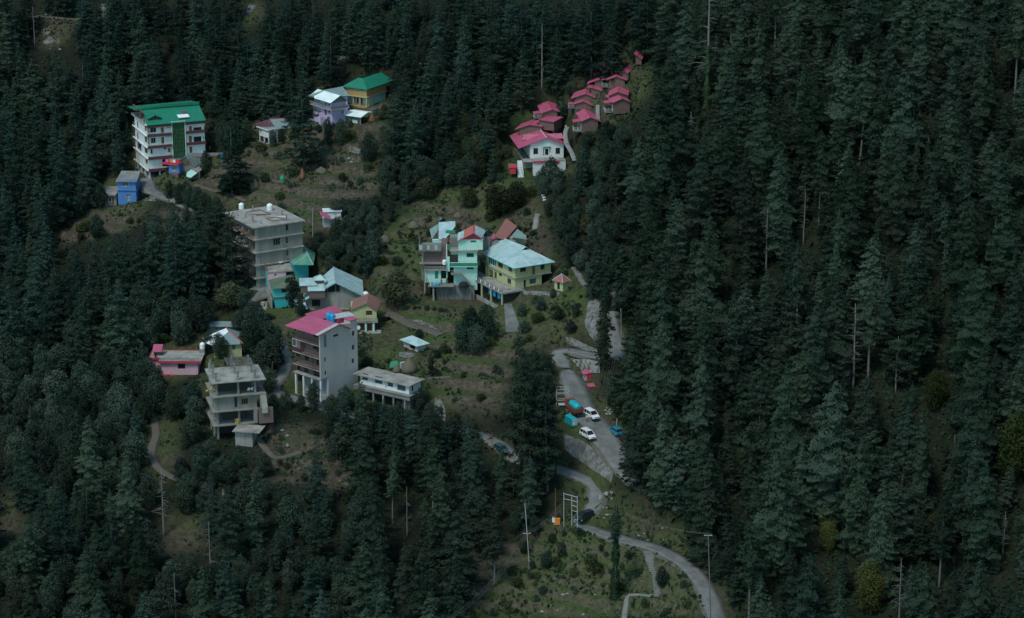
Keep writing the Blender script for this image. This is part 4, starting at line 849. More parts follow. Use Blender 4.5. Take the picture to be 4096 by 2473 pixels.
b.slab(-.4, -2.2, w_, -3.4, .0, 'conc', .2, nm='terrace_floor'); b.rail('R', .6, w_*.75, -.4, -3.3, 'metal', 1.0, .3); b.box('terrace_edge', .2, w_*.8, -3.7, -3.42, -.75, -.35, 'red')
b.box('terrace_base', .3, w_, -3.35, -.1, -4.5, -.62, 'white'); b.box('side_wall', -2.2, .28, -1.6, ln-1, -3.5, -.62, 'concdark'); b.cols([(a[0]+.6, .2), (a[0]+.6, 5), (a[0]+.6, 10)], -4, a[1]-.15, .18, 'dkmetal')
q = MB(); n_ = 10
for i in range(n_): q.box(-3.6-i*.05, -2.3, -1.0-i*.42, -.6-i*.42, -1.2-i*.42, -.7-i*.42)
q.build('white_stair', M['white'], b.root); q = MB(); q.tube([(-4.1, 2.5, 1.3), (-2.0, -6, -5.2)], .06); [q.tube([(-4.1+2.1*t, 2.5-8.5*t, 1.3-6.5*t), (-4.1+2.1*t, 2.5-8.5*t, -.5-6.5*t)], .04) for t in np.linspace(0, 1, 14)]; q.build('stair_railing', M['dkmetal'], b.root)
b.box('green_screen', -6.2, -4.3, -1.2, -1.1, -4.6, -1.2, 'green'); LODGE = b; b.pad(w_, ln, -.7, 4, x0=-2.5, y0=-.5); b.pad(w_+1, -4.2, -4.4, 3, x0=-7, y0=-10)
o = MB().box(-.8, .8, -.8, .8, 0, 1.7); topthing('shed', o.add([(-1, -1, 1.7), (1, -1, 1.7), (1, 1, 2.1), (-1, 1, 2.1), (-1, -1, 1.8), (1, -1, 1.8), (1, 1, 2.2), (-1, 1, 2.2)], [(0, 1, 2, 3)[::-1], (4, 5, 6, 7), (0, 1, 5, 4), (1, 2, 6, 5), (2, 3, 7, 6), (3, 0, 4, 7)]), 'red', ground('Q', (180, 1370)), 'small crimson shed below the stair of the white-gabled lodge', 'shed')
# ---- bare concrete block, six storeys
b = Bld(4, (530, 1125), ((530, 685), (205, 512), (1085, 602)), name='apartment_block', cat='building', label='unfinished grey concrete block of several storeys with two white tanks on its flat roof')
wR = b.R((1075, 600))[0]; wL = b.L((225, 590))[0]; zs = [b.zc(y) for y in (990, 835, 685, 530, 378)]; b.pad(wR, wL, -.05, 4, x0=-1)
for r in ((872, 352, 902, 424), (875, 507, 902, 577), (880, 657, 905, 725)): b.win('R', r, nv=1, nh=2, frame='concdark')
b.win('R', (723, 517, 808, 600), nv=3, frame='concdark')
for (ya, yb) in ((400, 500), (545, 650), (700, 800), (860, 955), (1010, 1085)):
    pass
nb = 4
for i in range(5):
    zt = zs[i]-.2; zb = (0 if i == 0 else zs[i-1])
    for j in range(nb):
        y0 = wL*(j+.12)/nb; y1 = wL*(j+.80)/nb; m_ = (y0+y1)/2
        s_ = 1.35; b.holes['L'].append((y0, m_-.25, zb+.1, zt-.5, s_)); b.holes['L'].append((m_+.25, y1, zb+.9, zt-.6, s_))
b.shell(wR, wL, 0, zs[4]-.15, 'concwall', mL='concdark', x0=1.35, foot=2)
m = MB(); m.box(0, 1.34, .0, .25, 0, zs[4]-.2); m.build('end_wall', M['conc'], b.root)
for i, zz in enumerate(zs):
    last = i == 4
    b.slab(zz, -(.9 if last else .55), wR+(.5 if last else .2), -(.8 if last else .45), wL+(2.2 if last else .5), 'conc', .28, nm='roof_slab' if last else 'floor_slab')
    if not last:
        if i != 2: b.rail('L', .3, wL, zz, -.5, 'rustmetal', .95, .3)
        for j in range(1, nb): # raked partition walls between the balconies
            yy = wL*j/nb; q = MB(); top = zs[i+1]-.3; q.add([(-.45, yy, zz), (1.34, yy, zz), (1.34, yy, top), (.75, yy, top), (-.45, yy+.0, zz+.9), (-.45, yy+.14, zz), (1.34, yy+.14, zz), (1.34, yy+.14, top), (.75, yy+.14, top), (-.45, yy+.14, zz+.9)],
              [(0, 1, 2, 3, 4), (9, 8, 7, 6, 5), (0, 5, 6, 1), (1, 6, 7, 2), (2, 7, 8, 3), (3, 8, 9, 4), (4, 9, 5, 0)]); q.build('balcony_partition', M['conc'], b.root)
for x_ in (.12, .62, .86): b.box('column', wR*x_-.12 if x_ > .2 else 1.0, wR*x_+.12 if x_ > .2 else 1.3, -.06, -.01, 0, zs[4]-.3, 'concdark')
zt = zs[4]
for p_ in ((295, 250), (395, 270), (482, 320), (575, 345), (480, 190), (830, 240), (675, 300), (880, 300)):
    q = b.P(p_, zt); b.box('column_stub', q.x-.13, q.x+.13, q.y-.13, q.y+.13, zt, zt+random.uniform(1.0, 1.9), 'conc')
q = MB()
for pa, pb in (((400, 215), (560, 180)), ((455, 235), (630, 235)), ((560, 180), (690, 235)), ((690, 235), (520, 250)), ((640, 285), (760, 265)), ((760, 265), (860, 300)), ((860, 300), (700, 315)), ((640, 285), (700, 315)), ((380, 170), (460, 150))):
    A = b.P(pa, zt); B_ = b.P(pb, zt); q.tube([(A.x, A.y, zt+.12), (B_.x, B_.y, zt+.12)], .09, 4)
q.build('reinforcing_frame', M['rustmetal'], b.root)
for p_, (r_, h_), l in (((345, 170), (.7, 1.6), 'white water tank standing near the back corner of the bare concrete roof'), ((683, 182), (.8, 1.7), 'white water tank standing near the middle of the bare concrete roof')):
    q = b.P(p_, zt); tank(b.world((q.x, q.y, zt+.01)), r_, h_, 'tankwhite', l)
q = b.P((815, 262), zt); topthing('pipe_bundle', MB().box(-1.6, 1.6, -.15, .15, 0, .2), 'white', b.world((q.x, q.y, zt+.01)), 'white pipes lying on the bare concrete roof', 'pipes', rz=b.yaw-.5)
CON = b
# ---- turquoise house with mossy roof
b = Bld(4, (745, 1345), ((745, 1215), (672, 1020), (885, 1205)), yaw=14, name='house', label='turquoise two-storey house with a mossy dark green hipped roof', cat='house')
wR = b.R((1010, 1330))[0]; zf = b.zc(1212); ze = b.zc(1108); wL = 6.5; b.pad(wR, wL)
b.win('R', (822, 1116, 888, 1165), nv=4, frame='redwood', fw=.1); b.shell(wR, wL, 0, ze, 'turq', foot=2); b.slab(zf, -.3, wR, -.3, wL, 'concdark', .15)
ra = b.P((945, 893), ze+1.7); rb = b.P((988, 985), ze+1.7); ea = b.P((700, 990), ze); eb = b.P((1125, 985), ze)
b.sheets('roof', [[(-.5, -.6, ze), (wR+.5, -.6, ze), (ra.x+.4, wL*.45, ze+1.8), (ra.x-.5, wL*.45, ze+1.8)], [(-.5, -.6, ze), (ra.x-.5, wL*.45, ze+1.8), (ra.x-.8, wL*.7, ze+1.8), (-.5, wL+.6, ze)], [(wR+.5, -.6, ze), (wR+.5, wL+.6, ze), (ra.x, wL*.7, ze+1.8), (ra.x+.4, wL*.45, ze+1.8)], [(-.5, wL+.6, ze), (ra.x-.8, wL*.7, ze+1.8), (ra.x, wL*.7, ze+1.8), (wR+.5, wL+.6, ze)]], 'r_moss', .14)
b.box('side_wall', -.9, -.7, -.4, 9.5, -2.0, zf-.4, 'conc'); TQ = b
c = Bld(4, (700, 985), yaw=12, name='house', label='flat-roofed pink and turquoise house behind the mossy green roof', cat='house', at=b.world((-.6, wL+.9, .6)))
ze = c.zc(925, 700); wR = c.R((845, 925))[0]+.6; c.win('R', (735, 940, 765, 975), nv=2); c.shell(wR, 5.5, 0, ze, 'pinkwall', mL='turq', foot=3); c.slab(ze+.2, -.2, wR+1.8, -.2, 7.0, 'conc', .22, nm='roof_slab'); c.rail('R', -.2, wR+1.8, ze+.2, 6.9, 'dkmetal', 1.2, .5); c.rail('L', -.2, 7, ze+.2, -.2, 'rustmetal', 1.0, .3)
for i, (p_, m_, l, ct, r_) in enumerate((((708, 830), 'orange', 'orange bucket heap on the flat roof beside the green hipped roof', 'bucket', .5), ((800, 815), 'tankwhite', 'round white table top on the flat roof beside the green hipped roof', 'table', .7))):
    q = c.P(p_, ze+.2); o = topthing(('bucket', 'round_table')[i], MB().lathe([(r_*.8, 0), (r_, .45), (r_*.9, .5)] if i == 0 else [(.08, 0), (.08, .6), (r_, .62), (r_, .7)], 14), m_, c.world((q.x, min(q.y, 6), ze+.21)), l, ct)
b = Bld(4, (1045, 925), yaw=24, name='house', label='turquoise house under a faded green hipped roof, half hidden by oaks', cat='house', at=b.world((wR+3.5, wL+3.0, 1.2)))
ze = b.zc(835, 1000); b.yaw += 0; q0 = b.P((955, 830), ze); q1 = b.P((1200, 832), ze); q2 = b.P((900, 680), ze); zr = ze+1.6; r0 = b.P((1100, 615), zr); r1 = b.P((1135, 705), zr); q3 = b.P((1225, 690), ze)
b.sheets('roof', [[q0, q1, r1], [q0, r1, r0, q2], [q1, q3, r0, r1]], 'r_grn2', .14); b.box('wall', q0.x+.5, q1.x-.3, q0.y+.7, q0.y+4.8, -2.5, ze-.1, 'turq'); b.box('brick_heap', q0.x+1, q1.x, q0.y-1.5, q0.y+.6, -2.6, -.6, 'brick')
MB().tube([r0, r1, q1], .1, 5).build('ridge_cap', M['metal'], b.root); MB().tube([r1, q0], .1, 5).build('ridge_cap', M['metal'], b.root)
# ---- big tin-roofed house
b = Bld(4, (1110, 1360), yaw=6, name='house', label='large grey house with a broad pale blue-green tin gable roof and an open front room', cat='house')
b.pad(14, 13); w_ = b.R((1768, 1300))[0]; ap = (1465, 1045)
za = b.R(ap, -.8); a = b.R((1085, 1262), -.8); e = b.R((1802, 1207), -.8); bk = b.P((1360, 858), za[1]); ln = min(max(bk.y, 8), 15)
b.sheets('roof', [[(a[0], -.8, a[1]), (za[0], -.8, za[1]), (za[0], ln, za[1]), (a[0], ln*.42, a[1])], [(za[0], -.8, za[1]), (e[0], -.8, e[1]), (e[0]+.3, ln, e[1]), (za[0], ln, za[1])]], 'r_tiny', .14)
MB().tube([(za[0], -.85, za[1]+.03), (za[0], ln, za[1]+.03)], .12, 5).build('ridge_cap', M['metal'], b.root)
MB().tube([(a[0], -.88, a[1]-.08), (za[0], -.88, za[1]-.08), (e[0], -.88, e[1]-.08)], .14, 4).build('gable_board', M['r_teal'], b.root)
sL = (za[1]-a[1])/(za[0]-a[0]); sR = (za[1]-e[1])/(e[0]-za[0]); zL, zR = a[1]+sL*(.3-a[0])-.2, e[1]+sR*(e[0]-w_)-.2
b.win('R', (1177, 1237, 1288, 1335), nv=1, frame='cream', fw=.1, deep=.6); zmid = min(zL, zR); b.shell(w_, ln-.5, 0, zL-.1, 'conc', inset=.7)
b.gwall(.3, w_, zL-.3, zL, zR, za[0], za[1]-.2, .02, 'conc'); gx0 = b.R((1370, 1150))[0]; gx1 = b.R((1520, 1150))[0]; gz = b.R((1440, 1155))[1]
q = MB(); v = [(gx0-1.2, gz), (gx1, gz), (gx1, e[1]+sR*(e[0]-gx1)-.45), (za[0], za[1]-.5), (gx0-1.2, a[1]+sL*(gx0-1.2-a[0])-.45)]; q.add([(x, -.06, z_) for x, z_ in v]+[(x, .03, z_) for x, z_ in v], [(0, 1, 2, 3, 4), (9, 8, 7, 6, 5)]+[(i, i+5, (i+1) % 5+5, (i+1) % 5) for i in range(5)])
o = q.build('gable_window', M['pane'], b.root); q = MB(); [q.box(x-.05, x+.05, -.11, -.062, gz, gz+h_) for x, h_ in ((gx0, 1.3), (za[0], 2.2), (gx1, 1.4))]; q.box(gx0-1.2, gx1, -.11, -.062, gz-.08, gz); q.build('frame', M['conc'], o)
# left wing roofs
for poly, zz in ((((1030, 1005), (1236, 998), (1236, 1062), (1036, 1072)), za[1]-.6), (((1128, 1068), (1330, 1050), (1300, 1135), (1135, 1135)), za[1]-1.2)):
    P4 = [b.P(p_, zz) for p_ in poly]; b.sheets('dormer_roof', [[(P4[0].x, P4[0].y, zz+.3), (P4[1].x, P4[0].y, zz+.3), (P4[1].x, P4[3].y, zz-.2), (P4[3].x, P4[3].y, zz-.2)]], 'r_tin', .1); b.box('dormer_wall', P4[3].x+.3, P4[1].x, P4[3].y+.3, P4[3].y+2.5, zz-2.2, zz-.3, 'brick')
P4 = [b.P(p_, za[1]+.1) for p_ in ((1235, 1010), (1330, 1000), (1270, 950))]; b.box('small_dormer', P4[0].x, P4[1].x, P4[0].y, P4[0].y+1.8, za[1]-1.4, za[1]+.1, 'brick'); cxm = (P4[0].x+P4[1].x)/2; zt = za[1]+.1
b.sheets('small_dormer_roof', [[(P4[0].x-.6, P4[0].y-.6, zt), (P4[1].x+.4, P4[0].y-.6, zt), (cxm, P4[0].y+1, zt+1.0)], [(P4[0].x-.6, P4[0].y-.6, zt), (cxm, P4[0].y+1, zt+1.0), (P4[0].x-.6, P4[0].y+2.6, zt)], [(P4[1].x+.4, P4[0].y-.6, zt), (P4[1].x+.4, P4[0].y+2.6, zt), (cxm, P4[0].y+1, zt+1.0)]], 'r_tin', .08)
lx0 = b.R((965, 1165))[0]; b.sheets('porch_roof', [[(lx0, -.6, a[1]+.35), (a[0]+.1, -.6, a[1]+.35), (a[0]+.9, -3.2, a[1]-1.3), (lx0+.9, -3.2, a[1]-1.3)]], 'r_tin', .1)
b.box('corner_post', lx0+1.5, lx0+1.9, -1.2, -.8, -4.5, a[1]+.2, 'cream'); b.box('lower_storey', -1.4, w_-3.2, -.9, -.02, -3.6, -.25, 'concdark'); b.slab(-.02, -1.6, w_-2, -1.2, -.02, 'conc', .2); b.rail('R', -1.6, 3.5, 0, -1.15, 'dkmetal', .9, .4)
o = b.win('R', (1495, 1400, 1560, 1445), off=-.95, hole=False, nv=1, frame='white'); q = b.R((1772, 1160), 1.5); tank(b.world((w_+1.3, 2.2, zR-1.9)), .75, 2.0, 'tankwhite', 'white water tank at the right corner of the big tin roof'); b.box('tank_stand', w_+.5, w_+2.1, 1.4, 3.0, -2, zR-1.92, 'concdark'); TIN = b
# ---- yellow house with a brown gable roof
b = Bld(7, (806, 425), yaw=3, name='house', label='small pale yellow house with a brown gable roof and a balustraded balcony', cat='house')
w_ = b.R((1060, 430))[0]; zf = b.R((930, 330))[1]; a = b.R((797, 226), -.4); p = b.R((955, 162), -.4); e = b.R((1063, 232), -.4); bk = b.P((1022, 85), p[1]); b.yaw2 = 0; ln = 8; b.pad(w_, ln)
sh = bk.x-p[0]; 
b.win('R', (952, 226, 1015, 276), nv=4, nh=2, frame='redwood', pane='pane', fw=.1); sL = (p[1]-a[1])/(p[0]-a[0]); sR = (p[1]-e[1])/(e[0]-p[0]); zL, zR = a[1]-sL*a[0]-.15, e[1]+sR*(e[0]-w_)-.15
b.shell(w_, ln, zf, min(zL, zR), 'lime'); b.gwall(0, w_, min(zL, zR)-.05, zL, zR, p[0], p[1]-.15, .01, 'lime')
b.sheets('roof', [[(a[0], -.4, a[1]), (p[0], -.4, p[1]), (p[0]+.6, ln+.4, p[1]), (a[0]+.6, ln+.4, a[1])], [(p[0], -.4, p[1]), (e[0], -.4, e[1]), (e[0]+1.2, ln+.4, e[1]), (p[0]+.6, ln+.4, p[1])]], 'r_brown', .12)
b.slab(zf, -.6, w_+.3, -1.3, -.01, 'conc', .2); q = MB(); q.box(-.6, w_+.3, -1.3, -1.18, zf+.8, zf+.92); [q.box(u, u+.16, -1.3, -1.2, zf+.01, zf+.8) for u in np.linspace(-.55, w_+.1, 17)]; q.build('balustrade', M['conc'], b.root)
b.door('R', (893, 355, 938, 432), m='redwood'); b.door('R', (968, 360, 1005, 432), m='redwood'); b.shell(w_-.4, ln, 0, zf-.21, 'concdark', foot=2); b.cols([(b.R((950, 400), -.9)[0], -.9), (b.R((1027, 400), -.9)[0], -.9)], -.4, zf-.2, .45, 'mintwall'); b.slab(.0, -1.5, w_+1, -2.6, -.0, 'conc', .3, nm='yard_slab')
q = MB(); n_ = 12
for i in range(n_): q.box(w_+.7, w_+1.9, -2.4+i*-.25, -2.1+i*-.25, -3.6, -.2-i*.28)
q.build('stair', M['conc'], b.root); b.box('under_slab_room', -1.2, w_-1, -2.2, -1.2, -3.4, -.35, 'interior'); b.cols([(-1.0, -2.4), (1.5, -2.5), (4, -2.5)], -4, -.3, .3, 'concdark')
dsh = b.world((b.R((875, 360))[0], -1.2, .1)); o = topthing('satellite_dish', MB().lathe([(.05, .0), (.3, .05), (.5, .18)], 14), 'white', dsh+Vector((0, 0, .9)), 'grey satellite dish beside the door of the small pale yellow house', 'satellite dish'); o.rotation_euler = (R(75), 0, R(20))
# ---- tall pink-roofed hotel
b = Bld(7, (508, 1135), ((508, 712), (190, 600), (868, 560)), yaw=47, name='hotel', label='tall beige and brown building with a pink sheet roof and brown balconies', cat='hotel')
wR = b.R((868, 560))[0]; wL = b.L((238, 620))[0]; zs = [b.zc(y) for y in (918, 832, 710, 582, 462)]; b.pad(wR*.35, wL, -.05, 3, x0=-1.2)
for r in ((527, 697, 557, 737), (812, 570, 838, 620), (814, 432, 840, 482), (810, 706, 835, 752), (526, 833, 560, 872)): b.win('R', r, nv=2, frame='wood')
b.win('R', (627, 466, 678, 487), nv=1, frame='dark'); b.win('R', (513, 468, 564, 596), nv=3, nh=4, frame='metal', pane='paneblue', fw=.06)
X = 1.3
for r in ((250, 640, 292, 690), (342, 672, 385, 725), (262, 768, 300, 835), (340, 800, 382, 865), (460, 710, 500, 775), (425, 568, 495, 620), (435, 835, 490, 885), (470, 590, 498, 640)): b.win('L', r, off=X, nv=2, frame='wood')
for r in ((300, 650, 318, 712), (415, 700, 436, 760)): b.door('L', r, off=X, m='wood')
b.win('L', (428, 445, 475, 498), off=X, nv=3, frame='redwood'); b.win('L', (255, 385, 280, 425), off=X, nv=2, frame='wood'); b.win('L', (330, 410, 350, 450), off=X, nv=1, frame='wood')
b.shell(wR, wL, zs[0], zs[4], 'beige', mL='brick', x0=X, foot=.0); b.box('end_wall', 0, X-.01, 0, .25, zs[0], zs[4]-.1, 'beige')
for i, zz in enumerate(zs[:4]):
    b.slab(zz, -.15, X, .26, wL+.4, 'conc', .2)
    if i: b.rail('L', .3, wL+.3, zz, -.12, 'maroon', .95, .2)
yb = b.L((298, 560), 0)[0]; b.box('bay', .0, X-.01, yb, wL-.1, zs[2]+.02, zs[3]-.22, 'brick'); b.win('L', (222, 512, 262, 580), hole=False, nv=1, frame='white', pane='panegrey')
# road floor: open shops with white pillars
b.box('shop_back_wall', 2.6, wR*.45, .3, wL, 0, zs[0]-.02, 'concdark'); b.cols([(.25, .25), (.25, wL*.35), (.25, wL*.68), (.25, wL-.2), (2.4, .3)], -.5, zs[0]-.2, .4, 'white')
b.box('plinth', .0, wR*.5, .3, wL, -2.5, -.01, 'concdark'); b.box('side_wall', 2.5, wR, .02, .3, -1, zs[0], 'beige')
q = MB(); [q.box(2.52, 2.58, wL*(.04+.31*i), wL*(.29+.31*i), .1, zs[0]-.5) for i in range(3)]; q.build('shutter', M['metal'], b.root)
# roof
e1 = b.L((166, 352), -.9); ap = b.R((690, 365), -.7); er = b.R((800, 410), -.7); ea = b.R((520, 458), -.7); zr = ap[1]; xr_ = ap[0]
b.sheets('roof', [[(-1.0, .5, zs[4]+.02), (xr_, .5, zr), (xr_, wL+1.0, zr), (-1.0, wL+1.8, zs[4]+.02)], [(xr_, .5, zr), (er[0], .5, er[1]), (er[0], wL+1, er[1]), (xr_, wL+1, zr)]], 'r_pink', .14)
b.sheets('roof_edge_strip', [[(-.9, -.75, zs[4]+.02), (xr_, -.75, zr+.01), (xr_, .5, zr+.01), (-.9, .5, zs[4]+.02)]], 'metal', .16)
MB().tube([(-.9, -.78, zs[4]-.02), (xr_, -.78, zr-.02), (er[0], -.78, er[1]-.02)], .1, 4).build('gable_board', M['r_pinkedge'], b.root)
b.sheets('roof', [[(xr_, -.75, zr), (er[0], -.75, er[1]), (er[0], .5, er[1]), (xr_, .5, zr)]], 'r_pink', .14); b.gwall(0, wR, zs[4]-.05, zs[4]-.05, zs[4]-.1, xr_, zr-.16, .01, 'beige')
w0 = b.P((390, 250), zr); w1 = b.P((560, 224), zr-.1); w2 = b.P((590, 300), zr-.6)
b.sheets('rear_roof', [[(xr_, w0.y, zr+.02), (xr_+9, w0.y, zr+.02), (xr_+9, w0.y-4.2, zs[4]+.2), (xr_, w0.y-4.2, zs[4]+.6)]], 'r_pink', .12)
sr = b.R((640, 315), 1.5); s2 = b.P((770, 322), zr-.1); s1 = b.P((640, 318), zr-.1); b.sheets('small_rear_roof', [[(s1.x, s1.y, zr+.1), (s1.x+5.0, s1.y-1.4, zr-.0), (s1.x+5.0, s1.y+.6, zr+.6), (s1.x+.3, s1.y+2.0, zr+.7)]], 'metal', .12); MB().tube([(s1.x, s1.y, zr+.1), (s1.x+.3, s1.y+2, zr+.75), (s1.x+5, s1.y+.6, zr+.68)], .1, 4).build('fascia', M['r_pinkedge'], b.root)
b.box('stair_head', s1.x+.6, s1.x+4.6, s1.y-.6, s1.y+1.0, zs[4]-.1, zr-.05, 'r_pinkedge'); b.box('parapet_tower', wR-2.2, wR-.02, .02, 2, zs[4]-.2, zs[4]+.9, 'beige'); b.sheets('tower_cap', [[(wR-2.4, -.3, zs[4]+1.1), (wR+.2, -.3, zs[4]+1.0), (wR+.2, 2, zs[4]+1.2), (wR-2.4, 2, zs[4]+1.2)]], 'r_pink', .1)
for i, p_ in enumerate(((585, 305), (620, 318))):
    q = b.P(p_, zr-.3); tank(b.world((q.x, q.y, zr-.9)), .68, 2.0, 'tankblue', ('bright blue water tank on the pink roof, the one on the left of the pair', 'bright blue water tank on the pink roof, the one on the right of the pair')[i])
PNK = b
b.box('terrace_shed_wall', wR*.62, wR*.95, -2.2, -.02, -4+zs[0], zs[0]-1.2, 'conc') if False else None
# ---- long white flat-roofed house
b = Bld(7, (1382, 1215), ((1380, 970), (835, 815), (1515, 890)), name='house', label='long low white house with a flat grey roof carrying haystacks', cat='house')
wL = b.L((892, 850))[0]; wR = max(b.R((1465, 930))[0], 4.5); zt = b.zc(968); zf = b.zc(1062); b.pad(wR, wL, b.zc(1150)-0, 4) if False else None
for r in ((917, 857, 970, 920), (1041, 887, 1114, 955), (1166, 927, 1220, 986), (1262, 962, 1344, 1025)):
    b.win('L', r, nv=4, nh=2, frame='dkmetal', pane='paneblue', fw=.1)
b.door('L', (1144, 918, 1161, 1005), m='white'); b.win('R', (1405, 968, 1425, 1030), nv=1, frame='dkmetal'); b.shell(wR, wL, zf, zt-.1, 'white')
b.slab(zt+.12, -.8, wR+.7, -.8, wL+1.5, 'conc', .22, nm='roof_slab'); b.slab(zf, -1.5, wR, -1.2, wL+.8, 'concdark', .3); b.rail('L', -1.2, wL+.5, zf-.9, -1.5, 'concdark', .9, solid=True); b.rail('R', -1.4, wR, zf-.9, -1.2, 'concdark', .9, solid=True)
b.cols([(-1.2, wL*t) for t in (.02, .25, .46, .66)]+[(2, -1.0)], -2, zf-.3, .35, 'conc'); b.box('lower_storey', 1.0, wR, .1, wL*.98, -2.5, zf-.31, 'interior'); b.box('lower_wall', -.4, 1.0, -.6, wL*.12, -2, zf-.31, 'concdark'); b.door('R', (1440, 1130, 1470, 1205), off=-.6, m='redwood', deep=-.1)
b.pad(wR, wL, .1, 4, x0=-1.2); HZ = b
for p_, r_, h_, l in (((1383, 838), 1.9, 3.6, 'large conical haystack on the flat roof of the long white house'), ((1258, 842), .95, 2.0, 'smaller haystack on the flat roof of the long white house')):
    q = b.P(p_, zt+.12); m = MB(); rg = random.Random(int(r_*10)); n = 18; prof = [(r_*.92, 0), (r_, .25*h_), (r_*.86, .45*h_), (r_*.55, .68*h_), (r_*.22, .88*h_), (.05, h_)]
    m.lathe(prof, n); m.v = [(x*(1+rg.uniform(-.09, .09)), y*(1+rg.uniform(-.09, .09)), z_+rg.uniform(-.06, .06)*(z_ > .1)) for x, y, z_ in m.v]; topthing('haystack', m, 'straw', b.world((q.x, q.y, zt+.12)), l, 'haystack', 'haystacks on the flat roof', smooth=True)
q = b.P((1245, 800), zt+.12); m = MB(); m.add([(-1.2, -.8, 0), (1.2, -.8, 0), (1.2, .8, 0), (-1.2, .8, 0), (-.9, -.2, 1.3), (.7, -.1, 1.5), (.8, .3, 1.2), (-.7, .3, 1.2)], [(0, 1, 5, 4), (1, 2, 6, 5), (2, 3, 7, 6), (3, 0, 4, 7), (4, 5, 6, 7)]); topthing('covered_heap', m, 'green', b.world((q.x+.8, q.y+.8, zt+.13)), 'heap under a dark green tarpaulin behind the haystacks', 'tarpaulin')
m = MB(); m.box(0, 1.2, 0, .7, 0, 1.4); topthing('sheet_stack', m, 'metal', b.world((q.x+.3, q.y-1.4, zt+.13)), 'pale grey sheets leaning between the haystacks', 'sheets', rz=.5)
# ---- little tin-roofed hut
b = Bld(7, (1465, 638), ((1465, 570), (1325, 540), (1545, 560)), name='hut', label='small white hut with a pale hipped tin roof among the terraces', cat='hut'); b.pad(4, 4)
wL = b.L((1325, 585))[0]; wR = b.R((1545, 600))[0]; zt = b.zc(573); b.hole('L', (1385, 562, 1440, 612)); b.shell(wR, wL, 0, zt, 'beige', foot=.8, deepL=.9)
r0 = b.P((1405, 478), zt+1.1); r1 = b.P((1468, 490), zt+1.1); e = .7
b.sheets('roof', [[(-e, -e, zt), (-e, wL+e, zt), (wR/2, wL*.68, zt+1.25), (wR/2, wL*.32, zt+1.25)], [(-e, -e, zt), (wR/2, wL*.32, zt+1.25), (wR+e, -e, zt)], [(wR+e, -e, zt), (wR/2, wL*.32, zt+1.25), (wR/2, wL*.68, zt+1.25), (wR+e, wL+e, zt)], [(-e, wL+e, zt), (wR+e, wL+e, zt), (wR/2, wL*.68, zt+1.25)]], 'r_tin', .1)
# ---- flat-roofed pink house
b = Bld(6, (345, 690), yaw=-1, name='house', label='pink two-level house with a flat concrete roof edged in red', cat='house')
wR = b.R((600, 640))[0]; zt = b.zc(568, 345); wd = 7.5; x0 = b.R((225, 640))[0]
b.win('R', (400, 585, 473, 635), nv=3, frame='dkmetal', fw=.08); b.shell(wR, wd, 0, zt, 'pinkwall', foot=1); b.shell(-.02, wd, 0, zt, 'pinkwall', x0=x0, foot=0, y0=0)
xl = b.R((140, 520), 2.5)[0]; b.box('wall', xl, x0-.02, 2.5, wd, -3, zt-.02, 'pinkwall'); b.win('R', (170, 475, 190, 530), off=2.44, hole=False, nv=1, frame='dkmetal')
zt2 = zt+.25; b.slab(zt2, xl-.6, wR+.8, 2.2, wd+.6, 'conc', .25, nm='roof_slab'); b.slab(zt2, x0-.3, wR+.8, -.5, 2.2, 'conc', .25, nm='roof_slab')
q = MB(); q.box(x0-.4, wR+.9, -.62, -.51, zt-.1, zt2+.12); q.box(xl-.7, x0-.42, 2.05, 2.18, zt-.1, zt2+.12); q.box(xl-.72, xl-.61, 2.2, wd+.6, zt-.1, zt2+.12); q.box(xl-.6, wR+.8, wd+.61, wd+.72, zt-.1, zt2+.12); q.build('red_fascia', M['red'], b.root); b.rail('R', x0-.2, wR+.7, zt2, -.4, 'dkmetal', .9, .35)
zl = b.R((300, 775))[1]; b.box('lower_wall', x0+.6, -.05, -.5, .0, zl, -.02, 'pinkwall'); b.slab(.02, x0+.3, .3, -1.0, -.0, 'red', .16, nm='balcony'); b.door('R', (292, 692, 320, 735), off=-.55, m='dark', deep=-.02)
hx0 = b.P((192, 430), zt2).x; hx1 = b.P((278, 430), zt2).x; b.box('stair_head', hx0+.1, hx1-.1, 4.4, 6.0, zt2, zt2+1.2, 'brick'); b.sheets('stair_head_roof', [[(hx0-.1, 3.7, zt2+1.1), (hx1+.1, 3.7, zt2+1.1), (hx1+.1, 6.2, zt2+2.2), (hx0-.1, 6.2, zt2+2.2)]], 'r_pink', .1)
tk = b.world((wR+.2, wd-.6, zt2)); b.box('tank_stand', wR-.5, wR+.75, wd-1.2, wd-.1, zt2, zt2+.9, 'concdark'); tank(Vector(tk)+Vector((0, 0, .91)), .65, 1.5, 'tankwhite', 'white water tank at the back right corner of the pink flat-roofed house')
b.pad(wR, wd, -.05, 4); b.box('foundation', x0, wR-1, .02, 3, -2.8, -.98, 'concdark')
# ---- long low shed and yellow slate-roofed house
b = Bld(6, (690, 275), yaw=-2, name='shed', label='long low slate-roofed shed behind the yellow slate-roofed house', cat='shed'); wR = b.R((1010, 260))[0]; zt = b.zc(207, 690); b.pad(wR, 4)
b.win('R', (770, 225, 795, 245), nv=1); b.door('R', (860, 215, 885, 258), m='wood'); b.shell(wR, 3.5, 0, zt, 'concdark', foot=.5); b.sheets('roof', [[(-.4, -.5, zt), (wR+.2, -.5, zt), (wR+.2, 2.2, zt+.5), (-.4, 2.2, zt+.5)]], 'r_slate', .12); b.sheets('back_roof', [[(-.4, 2.2, zt+.5), (wR+.2, 2.2, zt+.5), (wR+.2, 4, zt-.3), (-.4, 4, zt-.3)]], 'r_slate', .12)
b = Bld(6, (760, 520), yaw=8, name='house', label='pale yellow house with a grey slate hipped roof with red ridges and one white slope', cat='house'); b.pad(12, 8)
